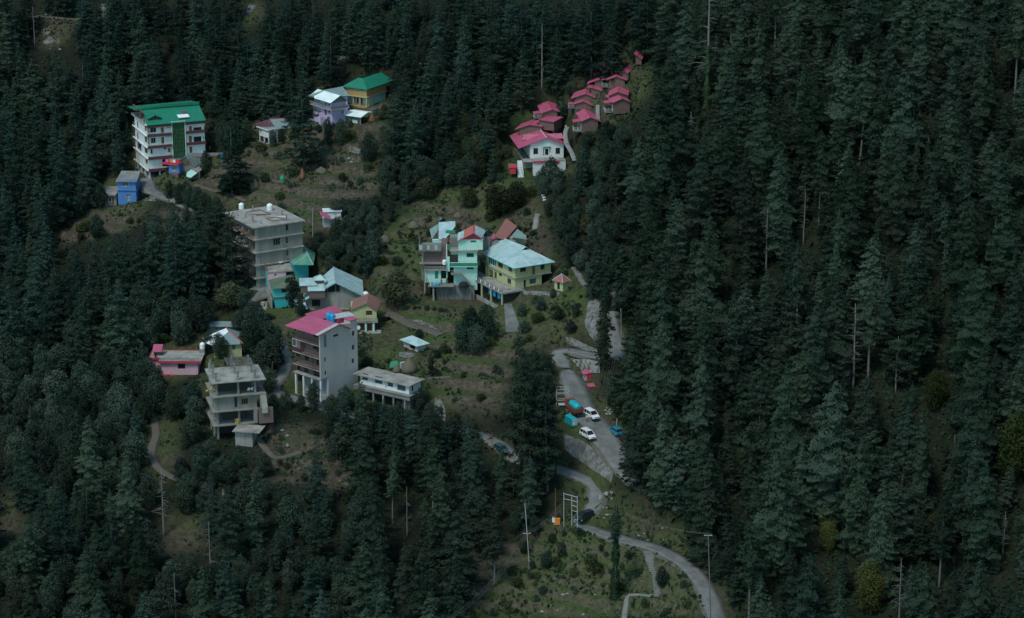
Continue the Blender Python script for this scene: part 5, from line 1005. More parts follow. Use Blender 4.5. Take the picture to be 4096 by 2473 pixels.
wR = b.R((1035, 480))[0]; zt = b.zc(392, 760); b.win('R', (938, 394, 972, 445), nv=1, frame='turq', pane='paneblue'); b.shell(wR, 8, 0, zt, 'lime', mL='turq', foot=1); r0 = b.P((872, 212), zt+2.1); r1 = b.P((905, 292), zt+2.1); m1 = r1.x
b.sheets('roof', [[(-.3, -.6, zt), (wR+.5, -.6, zt), (m1, 3.2, zt+2.1)], [(wR+.5, -.6, zt), (wR+.5, 8.5, zt), (m1-.4, 6, zt+2.1), (m1, 3.2, zt+2.1)]], 'r_slate', .13); e_ = b.P((645, 312), zt-.2)
b.sheets('white_roof', [[(-.3, -.6, zt), (m1, 3.2, zt+2.1), (m1-.4, 6, zt+2.1), (e_.x, 6.5, zt-.3), (e_.x+.6, 3, zt-.4)]], 'r_white', .13); q = MB(); q.tube([(m1-.4, 6, zt+2.2), (m1, 3.2, zt+2.2), (wR+.5, -.6, zt+.08)], .12, 5); q.build('ridge_cap', M['red'], b.root)
# ---- concrete frame under construction
b = Bld(6, (785, 1335), ((740, 918), (600, 785), (1310, 872)), yaw=15, name='construction_frame', cat='building', label='open concrete building frame under construction with bare columns on its top slab')
wR = b.R((1175, 1040))[0]; wL = 9.5; zs = [b.zc(y) for y in (1190, 1050, 905, 765)]; x_l = b.R((740, 918), -.9)[0]
ov = 1.1
for i, zz in enumerate(zs):
    last = i == 3; b.slab(zz, x_l, wR+(2.3 if i > 1 else .4 if i == 1 else .0), -.9, wL+.4, 'conc' if last else 'concwall', .2, nm='top_slab' if last else 'floor_slab')
C4 = [b.R((785, 900))[0]+.02, b.R((1001, 880))[0], b.R((1178, 870))[0]-.2]; CY = [.15, wL*.5, wL-.3]
for x_ in C4:
    for y_ in CY:
        top = zs[3]+(2.4 if True else 0); b.box('column', x_-.22, x_+.22, y_-.22, y_+.22, -2.5 if y_ < 1 else -1, zs[3]+random.uniform(2.1, 2.8), 'concdark')
for y_ in (wL*.25, wL*.75): b.box('column', x_l+.5, x_l+.8, y_, y_+.3, -1, zs[3]+2.1, 'conc')
q = MB(); zz = zs[3]+2.3
for t in np.linspace(.45, .98, 7): q.tube([(C4[1]-1.6, wL*t, zz), (C4[2]+.5, wL*t-.9, zz-.1)], .07, 4)
q.tube([(C4[1]-1.5, wL*.45, zz-.1), (C4[1]-1.5, wL, zz-.1)], .08, 4); q.tube([(C4[2]+.2, wL*.35, zz-.2), (C4[2]+.2, wL*.9, zz-.2)], .08, 4); q.tube([(C4[2]-.9, wL*.4, zz-.2), (C4[2]-.9, wL*.4, zs[3])], .06, 4); q.build('timber_scaffold', M['deadwood'], b.root)
b.door('R', (962, 912, 990, 1018), m='interior', deep=.3); b.win('R', (1030, 926, 1100, 990), nv=3, frame='wood', fw=.16); b.shell(C4[2]+.3, wL-.4, zs[1]+.01, zs[2]-.21, 'concwall'); b.box('parapet', -.2, 3, -.75, -.65, zs[2], zs[2]+.02, 'conc')
b.box('shade_block', 2.0, wR-1.5, 2.6, wL-.5, zs[0], zs[1]-.21, 'interior'); b.box('shade_block', .9, wR-2, 2.8, wL-.4, zs[2]+.01, zs[3]-.21, 'interior'); b.box('basement', .6, wR-1, 3.5, wL, -2, zs[0]-.21, 'interior')  # solid dark boxes stand in for the shade inside the open floors
q = MB()
for i in range(10): q.box(wR+.9, wR+2.2, -.8-i*.28, -.5-i*.28, zs[1]-.4, zs[2]-.1-i*.26)
q.build('stair', M['conc'], b.root); b.box('brick_wall', wR+.2, wR+3.4, -2.8, -2.4, zs[0]+.4, zs[1]+.7, 'brick'); b.box('brick_wall', wR-.6, wR+.2, -1.0, -.3, zs[0]+.01, zs[1]-.22, 'conc')
for i, (p_, zi, m_, nm_, l) in enumerate((((1100, 850), 2, 'tankwhite', 'sack_pile', 'white sacks piled on the third slab of the concrete frame'), ((995, 1195), 0, 'yellow', 'formwork_props', 'yellow formwork props standing on the lowest slab of the concrete frame'), ((715, 858), 2, 'yellow', 'timber_pile', 'yellow boards on the left edge of the concrete frame'), ((1165, 1000), 1, 'tankblue', 'drum', 'blue drum beside the wood-framed window of the concrete frame'))):
    q = b.P(p_, zs[zi]); q.x = max(-.6, q.x); q.y = max(-.7, min(q.y, wL-1)); m = MB(); rg = random.Random(i)
    if i in (0, 2): [m.box(u, u+.5, v, v+.4, w, w+.22) for u, v, w in [(rg.uniform(-1, .8), rg.uniform(-.4, .4), k*.1) for k in range(6)]]
    elif i == 1: [m.tube([(rg.uniform(-.5, .5), rg.uniform(-.3, .3), 0), (rg.uniform(-.5, .5), rg.uniform(-.3, .3), 1.3)], .05, 4) for _ in range(8)]
    else: m.lathe([(.28, 0), (.3, .4), (.28, .85), (.1, .86)], 10)
    topthing(nm_, m, m_, b.world((q.x, q.y, zs[zi]+.01)), l, 'building materials')
FRM = b; b.pad(wR, wL, -.05, 4, y0=1)
c = Bld(6, (972, 1395), yaw=-10, name='shed', label='small grey block room with an overhanging slab roof below the concrete frame', cat='shed'); w_ = c.R((1143, 1390))[0]; zt = c.zc(1248, 972); c.shell(w_, 3.5, 0, zt, 'conc', foot=1); c.slab(zt+.16, -.4, w_+1.9, -.9, 4, 'conc', .16, nm='roof_slab'); c.pad(w_, 3)
# ---- mint house
b = Bld('S', (770, 1175), yaw=0, name='house', label='mint green house of several storeys with a red gable and dark green balcony band', cat='house')
X_ = lambda x, off=0: b.R((x, 900), off)[0]
Z_ = lambda y, off=0, x=900: b.R((x, y), off)[1]
z1 = Z_(890); z2 = Z_(800); zb1 = Z_(730); z3 = Z_(510); z4 = Z_(300)
b.win('R', (1025, 825, 1165, 885), nv=4, nh=1, frame='green', fw=.12); b.shell(X_(1235), 8, 0, z2, 'mintwall', foot=1.5)
b.box('balcony_band', X_(700, -1.1), X_(1245, -1.1), -1.1, -.98, z2, zb1, 'green'); b.slab(z2, X_(700, -1.1), X_(1245, -1.1), -1.1, 1.5, 'mintwall', .18); b.box('handrail', X_(700, -1.1), X_(1245, -1.1), -1.14, -.96, zb1+.002, zb1+.1, 'white')
b.win('R', (1022, 558, 1168, 645), off=.4, nv=4, frame='green', fw=.14); b.win('R', (1100, 308, 1215, 352), off=.7, nv=3, frame='green', pane='paneblue', fw=.1)
x85 = b.R((855, 700), .4)[0]; x1235 = b.R((1232, 700), .4)[0]; b.shell(x1235, 7.5, z2+.01, z3-.15, 'mintwall', x0=x85, y0=.4)
b.box('side_room', X_(705), x85-.02, 2.2, 7, z2+.01, z3-.3, 'brick'); b.box('blue_panel', X_(710), x85-.1, 2.1, 2.19, Z_(590, 2), Z_(520, 2), 'mintwall')
b.slab(z3, X_(690), x1235+.3, -.3, 8, 'conc', .16); x0_, x1_ = b.R((862, 400), .7)[0], b.R((1345, 400), .7)[0]; b.shell(x1_, 7.5, z3+.01, z4-.05, 'mintwall', x0=x0_, y0=.7)
el = b.R((840, 320), .2); ap = b.R((1165, 155), .2); er = b.R((1320, 262), .2); bk = b.P((1130, 0), ap[1]); ln = min(max(bk.y, 6.5), 11)
zwe = el[1]; b.sheets('roof', [[(el[0], .2, el[1]), (ap[0], .2, ap[1]), (ap[0], ln, ap[1]), (el[0], ln, el[1])]], 'r_tin', .12); mx_ = el[0]+.38*(ap[0]-el[0]); mz = el[1]+.38*(ap[1]-el[1])
b.sheets('red_roof', [[(mx_, .15, mz+.05), (ap[0], .15, ap[1]+.05), (ap[0], ln, ap[1]+.05), (mx_, ln, mz+.05)]], 'r_redor', .05); ee = b.R((1385, 255), 1.0); b.sheets('roof', [[(ap[0], .2, ap[1]), (er[0], .2, er[1]), (ee[0]+.3, ln, er[1]), (ap[0], ln, ap[1])]], 'r_tin', .12)
MB().tube([(ap[0], .1, ap[1]+.1), (ap[0], ln, ap[1]+.1)], .16, 5).build('ridge_cap', M['red'], b.root); MB().tube([(el[0], .12, el[1]-.05), (ap[0], .12, ap[1]-.05), (er[0], .12, er[1]-.05)], .13, 4).build('gable_board', M['r_redor'], b.root)
zz = z4-.06; b.gwall(x0_+.2, x1_-.6, zz, zz+.1, zz+.1, ap[0], ap[1]-.15, .68, 'r_pinkedge')
# left block
xa, xb = X_(185), X_(640); yl = Z_(885); b.door('R', (395, 918, 462, 1070), m='green'); b.hole('R', (515, 900, 630, 1070)); b.shell(xb, 7, b.R((400, 1100))[1], yl, 'mintwall', x0=xa, deepR=1.2, foot=.6)
yl2 = Z_(755); yl3 = Z_(500); yl4 = Z_(380); b.box('brick_storey', xa+.0, X_(520), .9, 7, yl+.02, yl3-.2, 'brick'); b.box('column', X_(130), X_(165), .5, .85, yl-3, yl3-.2, 'concdark'); b.slab(yl2, X_(95), xb, -.6, .9, 'concdark', .16); q = MB(); q.box(X_(185, -.6), xb, -.6, -.5, yl+.02, yl+.12); q.box(X_(185, -.6), xb, -.6, -.5, yl+.8, yl+.9); [q.box(u, u+.14, -.58, -.52, yl+.12, yl+.8) for u in np.linspace(X_(190, -.6), xb-.2, 16)]; q.build('balustrade', M['conc'], b.root)
b.slab(yl+.02, X_(185, -.6), xb, -.6, .9, 'conc', .14); b.slab(yl3, X_(80), X_(525), -.4, 7, 'concdark', .2); b.box('roof_parapet', X_(80), X_(525), -.4, -.28, yl3+.01, yl4, 'concdark'); q = MB(); [q.box(u, u+.75, -.46, -.41, yl3+.2, yl4-.15) for u in np.linspace(X_(90), X_(470), 6)[::2]]; q.build('parapet_panel', M['metal'], b.root)
b.box('parapet_side', X_(80), X_(80)+.12, -.27, 7, yl3+.01, yl4, 'concdark')
# stair tower
b.box('stair_tower', X_(520), X_(640), .6, 6.5, yl+.02, Z_(400), 'brick'); b.box('stair_tower_pier', X_(622), X_(690), -.3, .55, yl-.4, Z_(640), 'mintwall'); b.box('stair_tower_post', X_(622), X_(640), .2, .58, Z_(640), Z_(400), 'white'); b.box('green_shutter', X_(645), X_(690), .5, .58, Z_(510), Z_(395), 'green'); b.box('upper_yard_wall', X_(690), x0_-.02, 3.2, 7, z3+.01, z3+2.3, 'concdark')
q = MB(); n_ = 11; sx0, sx1 = X_(910, -1.2), X_(1110, -1.2); st0 = Z_(975, -1.2)
for i in range(n_): u = sx0+(sx1-sx0)*i/n_; zz = st0*(1-i/n_)+.25*i/n_; q.box(u, u+(sx1-sx0)/n_, -1.5, -.6, zz-.35, zz)
q.box(X_(720, -1.2), sx0, -1.5, -.02, st0-.2, st0); q.build('stair', M['concdark'], b.root); q = MB(); zt = st0; q.tube([(X_(720, -1.5), -1.5, zt+.95), (sx0, -1.5, zt+.95), (sx1, -1.5, 1.1)], .04); [q.tube([(X_(720)+t*(sx0-X_(720)), -1.5, zt), (X_(720)+t*(sx0-X_(720)), -1.5, zt+.95)], .03) for t in np.linspace(0, 1, 6)]; [q.tube([(sx0+t*(sx1-sx0), -1.5, zt*(1-t)+.2*t), (sx0+t*(sx1-sx0), -1.5, (zt+.95)*(1-t)+1.1*t)], .03) for t in np.linspace(.15, 1, 6)]; q.build('stair_railing', M['metal'], b.root)
# yard slab on a pillar
ys = b.R((400, 1190), -1.5)[1]; b.slab(ys, X_(270), X_(780), -2.6, .0, 'concdark', .25, nm='yard_slab'); b.box('pillar', X_(350), X_(385), -2.3, -1.95, ys-4.2, ys-.26, 'conc'); b.box('pillar', X_(180), X_(205), -1.5, -1.2, ys-2.2, yl, 'conc'); b.box('retaining_wall', X_(420), X_(1180), -1.0, -.6, -4.2, -.1, 'stone')
q = MB(); q.tube([(X_(240, -1.5), -1.5, ys+3), (X_(320, -2.5), -2.5, ys+.1)], .09, 5); q.build('white_pipe', M['white'], b.root)
b.pad(X_(1235), 8, -.05, 3, x0=xa, y0=0); b.pad(X_(1180), -1.6, -3.6, 3, x0=X_(150), y0=-5); MINT = b
# rear sheds of the mint house
c = Bld('S', (470, 400), yaw=2, name='shed', label='shed of pale tin sheets with a green awning behind the mint house', cat='shed', at=b.world((X_(470), 7.2, z3+.2)))
def sheetpx(bb, k_, polys, zz, m_, nm='roof', th=.08, tilt=.25):
    out = []
    for poly in polys:
        P_ = [bb.P(p_, zz) for p_ in poly]; y0 = min(p_.y for p_ in P_); out.append([(p_.x, p_.y, zz+tilt*(p_.y-y0)) for p_ in P_])
    bb.sheets(nm, out, m_, th)
zz = c.R((540, 275))[1]; sheetpx(c, 'S', [((470, 285), (470, 110), (800, 95), (800, 150), (600, 285))], zz, 'r_tin'); sheetpx(c, 'S', [((290, 180), (465, 125), (465, 185), (335, 285))], zz-.3, 'r_teal', 'side_roof'); c.box('wall', c.R((345, 330))[0], c.R((560, 330))[0], -.3, .6, c.R((450, 375))[1], c.R((450, 292))[1], 'mintwall'); c.box('green_awning', c.R((607, 130), 1)[0], c.R((797, 130), 1)[0], -.3, .6, c.R((700, 160))[1], c.R((700, 116))[1], 'green'); c.box('green_door', c.R((570, 330))[0], c.R((607, 330))[0], -.35, -.25, c.R((590, 400))[1], c.R((590, 275))[1], 'green'); c.box('back_wall', c.R((610, 330))[0], c.R((830, 330))[0], 2.4, 2.8, c.R((700, 300))[1], zz-.1, 'metal')
q = b.world((X_(1430), 7.5, 0)); tz = b.R((1430, 230), 7.5)[1]; tank(b.world((b.R((1430, 250), 7.5)[0], 7.5, b.R((1430, 215), 7.5)[1])), .85, 1.9, 'tankblack', 'black water tank on a stand right of the red-gabled mint house'); 
topthing('tank_stand', MB().box(-.8, .8, -.8, .8, -4, 0), 'concdark', b.world((b.R((1430, 250), 7.5)[0], 7.5, b.R((1430, 216), 7.5)[1])), 'dark stand carrying the black water tank', 'stand')
tank(b.world((b.R((585, 780), -.3)[0], -.3, b.R((585, 785), -.3)[1])), .55, 1.2, 'tankwhite', 'small white water tank on the balcony of the mint house')
q = MB(); q.lathe([(1.3, 0), (1.25, .6), (.9, 1.2), (.2, 1.4)], 9); q.v = [(x, y*.6, z_) for x, y, z_ in q.v]; topthing('black_tarpaulin', q, 'dark', b.world((X_(960, -1.6), -1.6, -.3)), 'heap under black tarpaulin at the foot of the mint house', 'tarpaulin')
# ---- rusty-roofed house behind
b = Bld(5, (1320, 470), yaw=20, name='house', label='pale house with a rusty sheet roof behind the big tin-roofed yellow-green house', cat='house', at=MINT.world((MINT.R((1560, 300), 10)[0], 10, z3-1.2)))
zt = b.zc(365, 1320); sheetpx(b, 5, [((1125, 368), (1265, 240), (1395, 290), (1245, 390))], zt, 'r_rust', 'roof', .1, .22); p_ = b.P((1315, 365), zt-.2); p2 = b.P((1510, 350), zt-.2); b.box('wall', p_.x, p2.x, p_.y, p_.y+4, -3, zt-.1, 'cream'); sheetpx(b, 5, [((1320, 362), (1395, 290), (1460, 320), (1512, 380))], zt+.1, 'r_teal', 'side_roof', .1, .1); p_ = b.P((1090, 420), zt-.4); b.box('wall', p_.x, p_.x+6.5, p_.y, p_.y+3.5, -4, zt-.5, 'concdark')
sheetpx(b, 5, [((945, 365), (1060, 360), (1068, 410), (960, 412))], zt-.6, 'r_pink', 'awning', .08, .3); sheetpx(b, 5, [((1060, 408), (1120, 360), (1147, 382), (1085, 420))], zt-.6, 'r_pink', 'awning', .08, .3)
# ---- yellow-green house with the big tin roof
b = Bld(5, (1370, 965), ((1370, 840), (1020, 700), (1720, 795)), name='house', label='yellow-green house with a large pale mint tin roof and a terrace on columns', cat='house')
wR = b.R((1720, 800))[0]; wRu = b.R((1795, 700))[0]; wL = b.L((1025, 650))[0]; zf = b.zc(838); ze = b.zc(706); b.pad(wR, wL, -.05, 3, x0=-.5)
for r in ((1430, 708, 1502, 768), (1672, 670, 1724, 738)): b.win('R', r, nv=2, frame='wood', sill='lime')
b.door('R', (1572, 692, 1612, 800), m='wood'); b.door('R', (1472, 864, 1500, 950), m='dark'); b.win('R', (1543, 847, 1620, 910), nv=4, nh=3, frame='dkmetal', pane='paneblue')
b.win('L', (1047, 608, 1142, 688), nv=4, frame='mintwall', pane='paneblue', fw=.1); b.win('L', (1165, 652, 1222, 720), nv=2, frame='wood', sill='lime'); b.win('L', (1290, 692, 1333, 765), nv=2, frame='wood', sill='lime'); b.win('L', (1175, 782, 1212, 822), nv=1, frame='wood'); b.win('L', (1276, 847, 1322, 912), nv=2, frame='wood', sill='lime'); b.hole('L', (1052, 742, 1110, 830)); b.hole('L', (1122, 770, 1150, 850))
b.shell(wRu, wL, zf+.01, ze, 'lime'); b.shell(wR-.8, wL*.94, 0, zf-.2, 'lime', foot=1.5, deepL=1.4); b.slab(zf, -.35, wRu+.1, -.35, wL+.2, 'conc', .2, nm='floor_band'); b.box('side_balcony', wR*.0, .1, wL, wL+2.0, zf, zf+.9, 'concdark')
e = .8; rp0 = b.P((1240, 365), ze+2.2); rp1 = b.P((1502, 466), ze+2.2); mid = wL*.5; zr = ze+2.6; rl = b.P((1235, 365), zr)
Yb, Xr = wL+.9, wRu+.5; r_a = b.P((1240, 366), zr); r_b = b.P((1500, 466), zr); r_c = b.P((1550, 500), ze+2.0)
b.sheets('roof', [[(-e, -e, ze-.1), (-e, Yb, ze-.1), r_a, r_b, b.P((1450, 510), ze+1.9)], [r_a, (-e, Yb, ze-.1), (r_a.x+5.5, Yb+.5, ze-.1)], [r_a, (r_a.x+5.5, Yb+.5, ze-.1), (r_b.x+3.5, r_b.y, ze+.2), r_b]], 'r_tiny', .13); k1 = b.P((1450, 512), ze+1.9)
b.sheets('roof', [[(-e, -e, ze-.12), k1, r_c, (Xr+.3, -e, ze-.12)], [(Xr+.3, -e, ze-.12), r_c, (Xr+.3, 6, ze-.12)]], 'r_tin', .13); MB().tube([(-e-.03, Yb, ze-.2), (-e-.03, -e-.03, ze-.2), (Xr+.3, -e-.03, ze-.2)], .09, 4).build('fascia', M['turq'], b.root)
# terrace
tc = b.P((1212, 1025), -.15); tl = b.P((840, 862), -.15); tr = b.P((1425, 985), -.15); b.slab(-.15, tc.x, .0, tc.y, max(tl.y, wL+4), 'conc', .3, nm='terrace_floor'); b.slab(-.16, .0, tr.x+1, tc.y, -.0, 'conc', .3, nm='terrace_floor')
Ty = max(tl.y, wL+4); q = MB(); q.box(tc.x, tc.x+.12, tc.y, Ty, .75, .87); n_ = 9
for i in range(n_*2): v = tc.y+(Ty-tc.y)*i/(n_*2); q.box(tc.x+.01, tc.x+.1, v, v+(.5 if i % 2 else .25), -.14, .75)
q.build('balustrade', M['concdark'], b.root)
for i in range(n_): v = tc.y+(Ty-tc.y)*(i+.55)/n_; b.box('balustrade_panel', tc.x-.05, tc.x-.01, v, v+.55, .0, .7, 'white')
b.rail('R', tc.x, tr.x+1, -.15, tc.y, 'metal', 1.0, .3)
zb_ = b.P((1235, 1265), -.15); bot = b.L((1235, 1262), tc.x)[1]
for t in (.0, .27, .50, .74): v = tc.y+.2+(Ty-tc.y)*t; b.box('column', tc.x+.1, tc.x+.45, v, v+.35, bot, -.46, 'lime')
b.box('basement_wall', tc.x-.02, tc.x+.08, tc.y, Ty, bot-.8, bot+1.3, 'conc'); b.box('basement', tc.x+1.8, -.1, tc.y+.8, Ty-1, bot-1, -.47, 'interior'); b.cols([(.0, wL*.985), (.0, wL*.72)], -.1, zf-.2, .4, 'lime')
for i in range(3): b.box('hanging_cloth', tc.x+.6, tc.x+.65, tc.y+2+i*2.2, tc.y+3.2+i*2.2, -2.2, -.7, 'tankblue', label='blue cloth hanging below the terrace')
b.pad(tc.x-.4, Ty, bot+.1, 4, x0=tc.x-7, y0=tc.y-1); b.pad(tr.x-3, tc.y-.3, bot+2, 3, x0=tc.x+1.5, y0=tc.y-4); YG = b; q = b.L((950, 650), -1); m = MB(); m.box(-.05, 0, 0, 1.6, -1.0, .5); topthing('hanging_blanket', m, 'pinkwall', b.world((-.6, b.L((955, 650), -.6)[0], b.L((955, 655), -.6)[1])), 'pink and blue blanket hung on the balcony of the yellow-green house', 'blanket', rz=b.yaw)
# ---- small pyramid-roofed hut
b = Bld(5, (1937, 1002), ((1937, 900), (1838, 882), (2008, 885)), name='hut', label='tiny yellow-green hut with a striped rusty pyramid roof', cat='hut'); wL = b.L((1838, 930))[0]; wR = b.R((2006, 930))[0]; zt = b.zc(893); b.door('L', (1871, 892, 1902, 978), m='dark'); b.shell(wR, wL, 0, zt, 'lime', foot=.5); b.pad(wR, wL, -.05, 3)
ap = (wR/2, wL/2, zt+1.7); e = .45; cn = [(-e, -e, zt), (wR+e, -e, zt), (wR+e, wL+e, zt), (-e, wL+e, zt)]
b.sheets('roof', [[cn[i], cn[(i+1) % 4], ap] for i in range(4)], 'r_rust', .08); q = MB(); [q.tube([c_, ap], .1, 4) for c_ in cn]; q.build('hip_strips', M['metal'], b.root)
# ---- small half-hidden shack, kiosk
b = Bld(4, (1320, 385), yaw=8, name='shack', label='small shack with a pink awning beside the oaks behind the concrete block', cat='shack'); w_ = 5; zt = b.zc(290, 1320); b.shell(w_, 4, 0, zt, 'metal', foot=1); b.slab(zt+1.9, .0, w_, .5, 4, 'white', .15, nm='upper_floor'); b.box('upper_wall', .3, w_-.3, .8, 3.8, zt, zt+1.75, 'white')
a1 = b.R((1278, 230), -1); a2 = b.R((1400, 290), -1); b.sheets('awning', [[(a1[0], -1.2, a1[1]), (a2[0], -1.2, a2[1]-.0), (a2[0]+.2, .2, a2[1]+.6), (a1[0], .2, a1[1]+.6)]], 'r_pink', .1); b.pad(w_, 4)
b = Bld('B', (655, 245), yaw=20, name='kiosk', label='small red kiosk with a pitched pink roof beside the upper road', cat='kiosk'); w_ = b.R((718, 240))[0]; zt = b.zc(150, 655); b.box('wall', 0, w_, 0, 1.8, -1.2, zt, 'red'); b.box('side_panel', -.4, -.02, .1, 1.6, -.8, zt-.3, 'metal')
a = b.P((603, 150), zt+.3); c_ = b.P((740, 130), zt+.3); b.sheets('roof', [[(-.9, -.1, zt-.05), (w_+.3, -.1, zt+.2), (w_+.3, 1.6, zt+.5), (-.9, 1.6, zt+.25)]], 'r_pink', .1)
b = Bld('B', (680, 345), yaw=15, name='small_roof', label='low pink lid roof below the red kiosk beside the upper road', cat='roof'); b.sheets('roof_sheet', [[(-.2, 0, .4), (1.7, 0, .4), (1.7, 1.4, .75), (-.2, 1.4, .75)]], 'r_pink', .1); b.box('wall', 0, 1.5, .15, 1.2, -1.0, .32, 'stone')
do_pads()
# ---------------------------------------------------------------- ground sheet
px_, py_, _ = proj(np.stack([MX, MY, HT], -1)); ox, oy = px_/DS, py_/DS
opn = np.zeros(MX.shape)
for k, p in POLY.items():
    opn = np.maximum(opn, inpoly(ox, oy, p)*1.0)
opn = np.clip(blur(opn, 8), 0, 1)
n1 = fbm(MX, MY, 22, 4, 21); n2 = fbm(MX, MY, 7, 3, 33)
sl = np.hypot(np.gradient(HT, axis=1)/.9, np.gradient(HT, axis=0)/.9)
green = np.clip(.42+n1*.95+n2*.5-RISER*.35, 0, 1)
GRN = [[(905, 560), (1010, 500), (1020, 590), (1000, 690), (890, 690)], [(1040, 900), (1230, 900), (1200, 980), (1050, 960)], [(880, 290), (930, 290), (920, 320), (870, 310)],
       [(1090, 1290), (1680, 1290), (1760, 1488), (1080, 1488)], [(500, 560), (600, 560), (600, 480)], [(300, 480), (345, 480), (360, 500), (300, 500)], [(1030, 760), (1250, 780), (1250, 900), (1030, 900)], [(1530, 160), (1570, 165), (1560, 240), (1530, 240)]]
gm = np.zeros(MX.shape)
for p in GRN: gm = np.maximum(gm, inpoly(ox, oy, p)*1.0)
green = np.clip(green+blur(gm, 6)*.38, 0, 1)
rock = np.clip((sl-1.5)*.6+n2*.25, 0, .55)
RK = [POLY['rock1'], POLY['rock2'], [(230, 0), (290, 0), (290, 60), (235, 40)], [(500, 60), (530, 70), (520, 110), (490, 100)], [(1405, 690), (1450, 720), (1445, 830), (1410, 820)], [(1455, 660), (1480, 650), (1500, 720), (1460, 760)], [(1430, 1190), (1470, 1190), (1460, 1260), (1430, 1250)]]
rm = np.zeros(MX.shape)
green = np.clip(green-blur(inpoly(ox, oy, POLY['upper'])*1.0, 8)*.28-blur(inpoly(ox, oy, POLY['terr0'])*1.0, 8)*.2, 0, 1.3)
for p in RK: rm = np.maximum(rm, inpoly(ox, oy, p)*1.0)
green = green+blur(inpoly(ox, oy, POLY['road2'])*1.0, 8)*.3
rock = np.clip(rock*opn+blur(rm, 4)*np.clip(.3+n2*2, 0, .75), 0, 1)
# farmed strips: grass on the terrace treads, dark hedges between them
V2 = lambda p: ((1480+p[0]/2.6576)/DS, (760+p[1]/2.6576)/DS)
def near_line(pts, w):
    d = np.full(MX.shape, 1e9); pts = [V2(p) for p in pts]
    for (x0, y0), (x1, y1) in zip(pts[:-1], pts[1:]):
        t = np.clip(((ox-x0)*(x1-x0)+(oy-y0)*(y1-y0))/((x1-x0)**2+(y1-y0)**2), 0, 1); d = np.minimum(d, np.hypot(ox-x0-t*(x1-x0), oy-y0-t*(y1-y0)))
    return np.clip((w-d)/2.5+.5, 0, 1)
GB = [([(500, 180), (260, 280), (190, 430), (240, 600), (340, 760), (420, 860)], 8), ([(420, 320), (390, 500), (450, 640), (520, 780), (530, 860)], 7), ([(330, 280), (300, 400), (330, 560), (430, 740)], 6), ([(720, 200), (690, 320), (760, 420)], 6), ([(850, 110), (960, 60), (1000, 120)], 6), ([(400, 1200), (560, 1160), (760, 1170)], 6), ([(330, 1300), (560, 1330), (800, 1370)], 7)]
HEDGE = [[(370, 340), (310, 430), (350, 560), (400, 700), (470, 800)], [(470, 330), (440, 470), (500, 620), (540, 700)], [(200, 330), (140, 450), (180, 620), (280, 780)], [(640, 240), (620, 380)], [(780, 200), (760, 300), (800, 390)], [(560, 1110), (900, 1130)], [(330, 1260), (600, 1260), (850, 1290)]]
for pts, w_ in GB: k_ = near_line(pts, w_); green = np.clip(green*(1-k_)+k_*1.15, 0, 1.2); RISER = RISER*(1-k_)
for pts in HEDGE: k_ = near_line(pts, 3.0); green = green*(1-k_)
for kk_ in ('low', 'trail1'): green = green-blur(inpoly(ox, oy, POLY[kk_])*1.0, 8)*.3
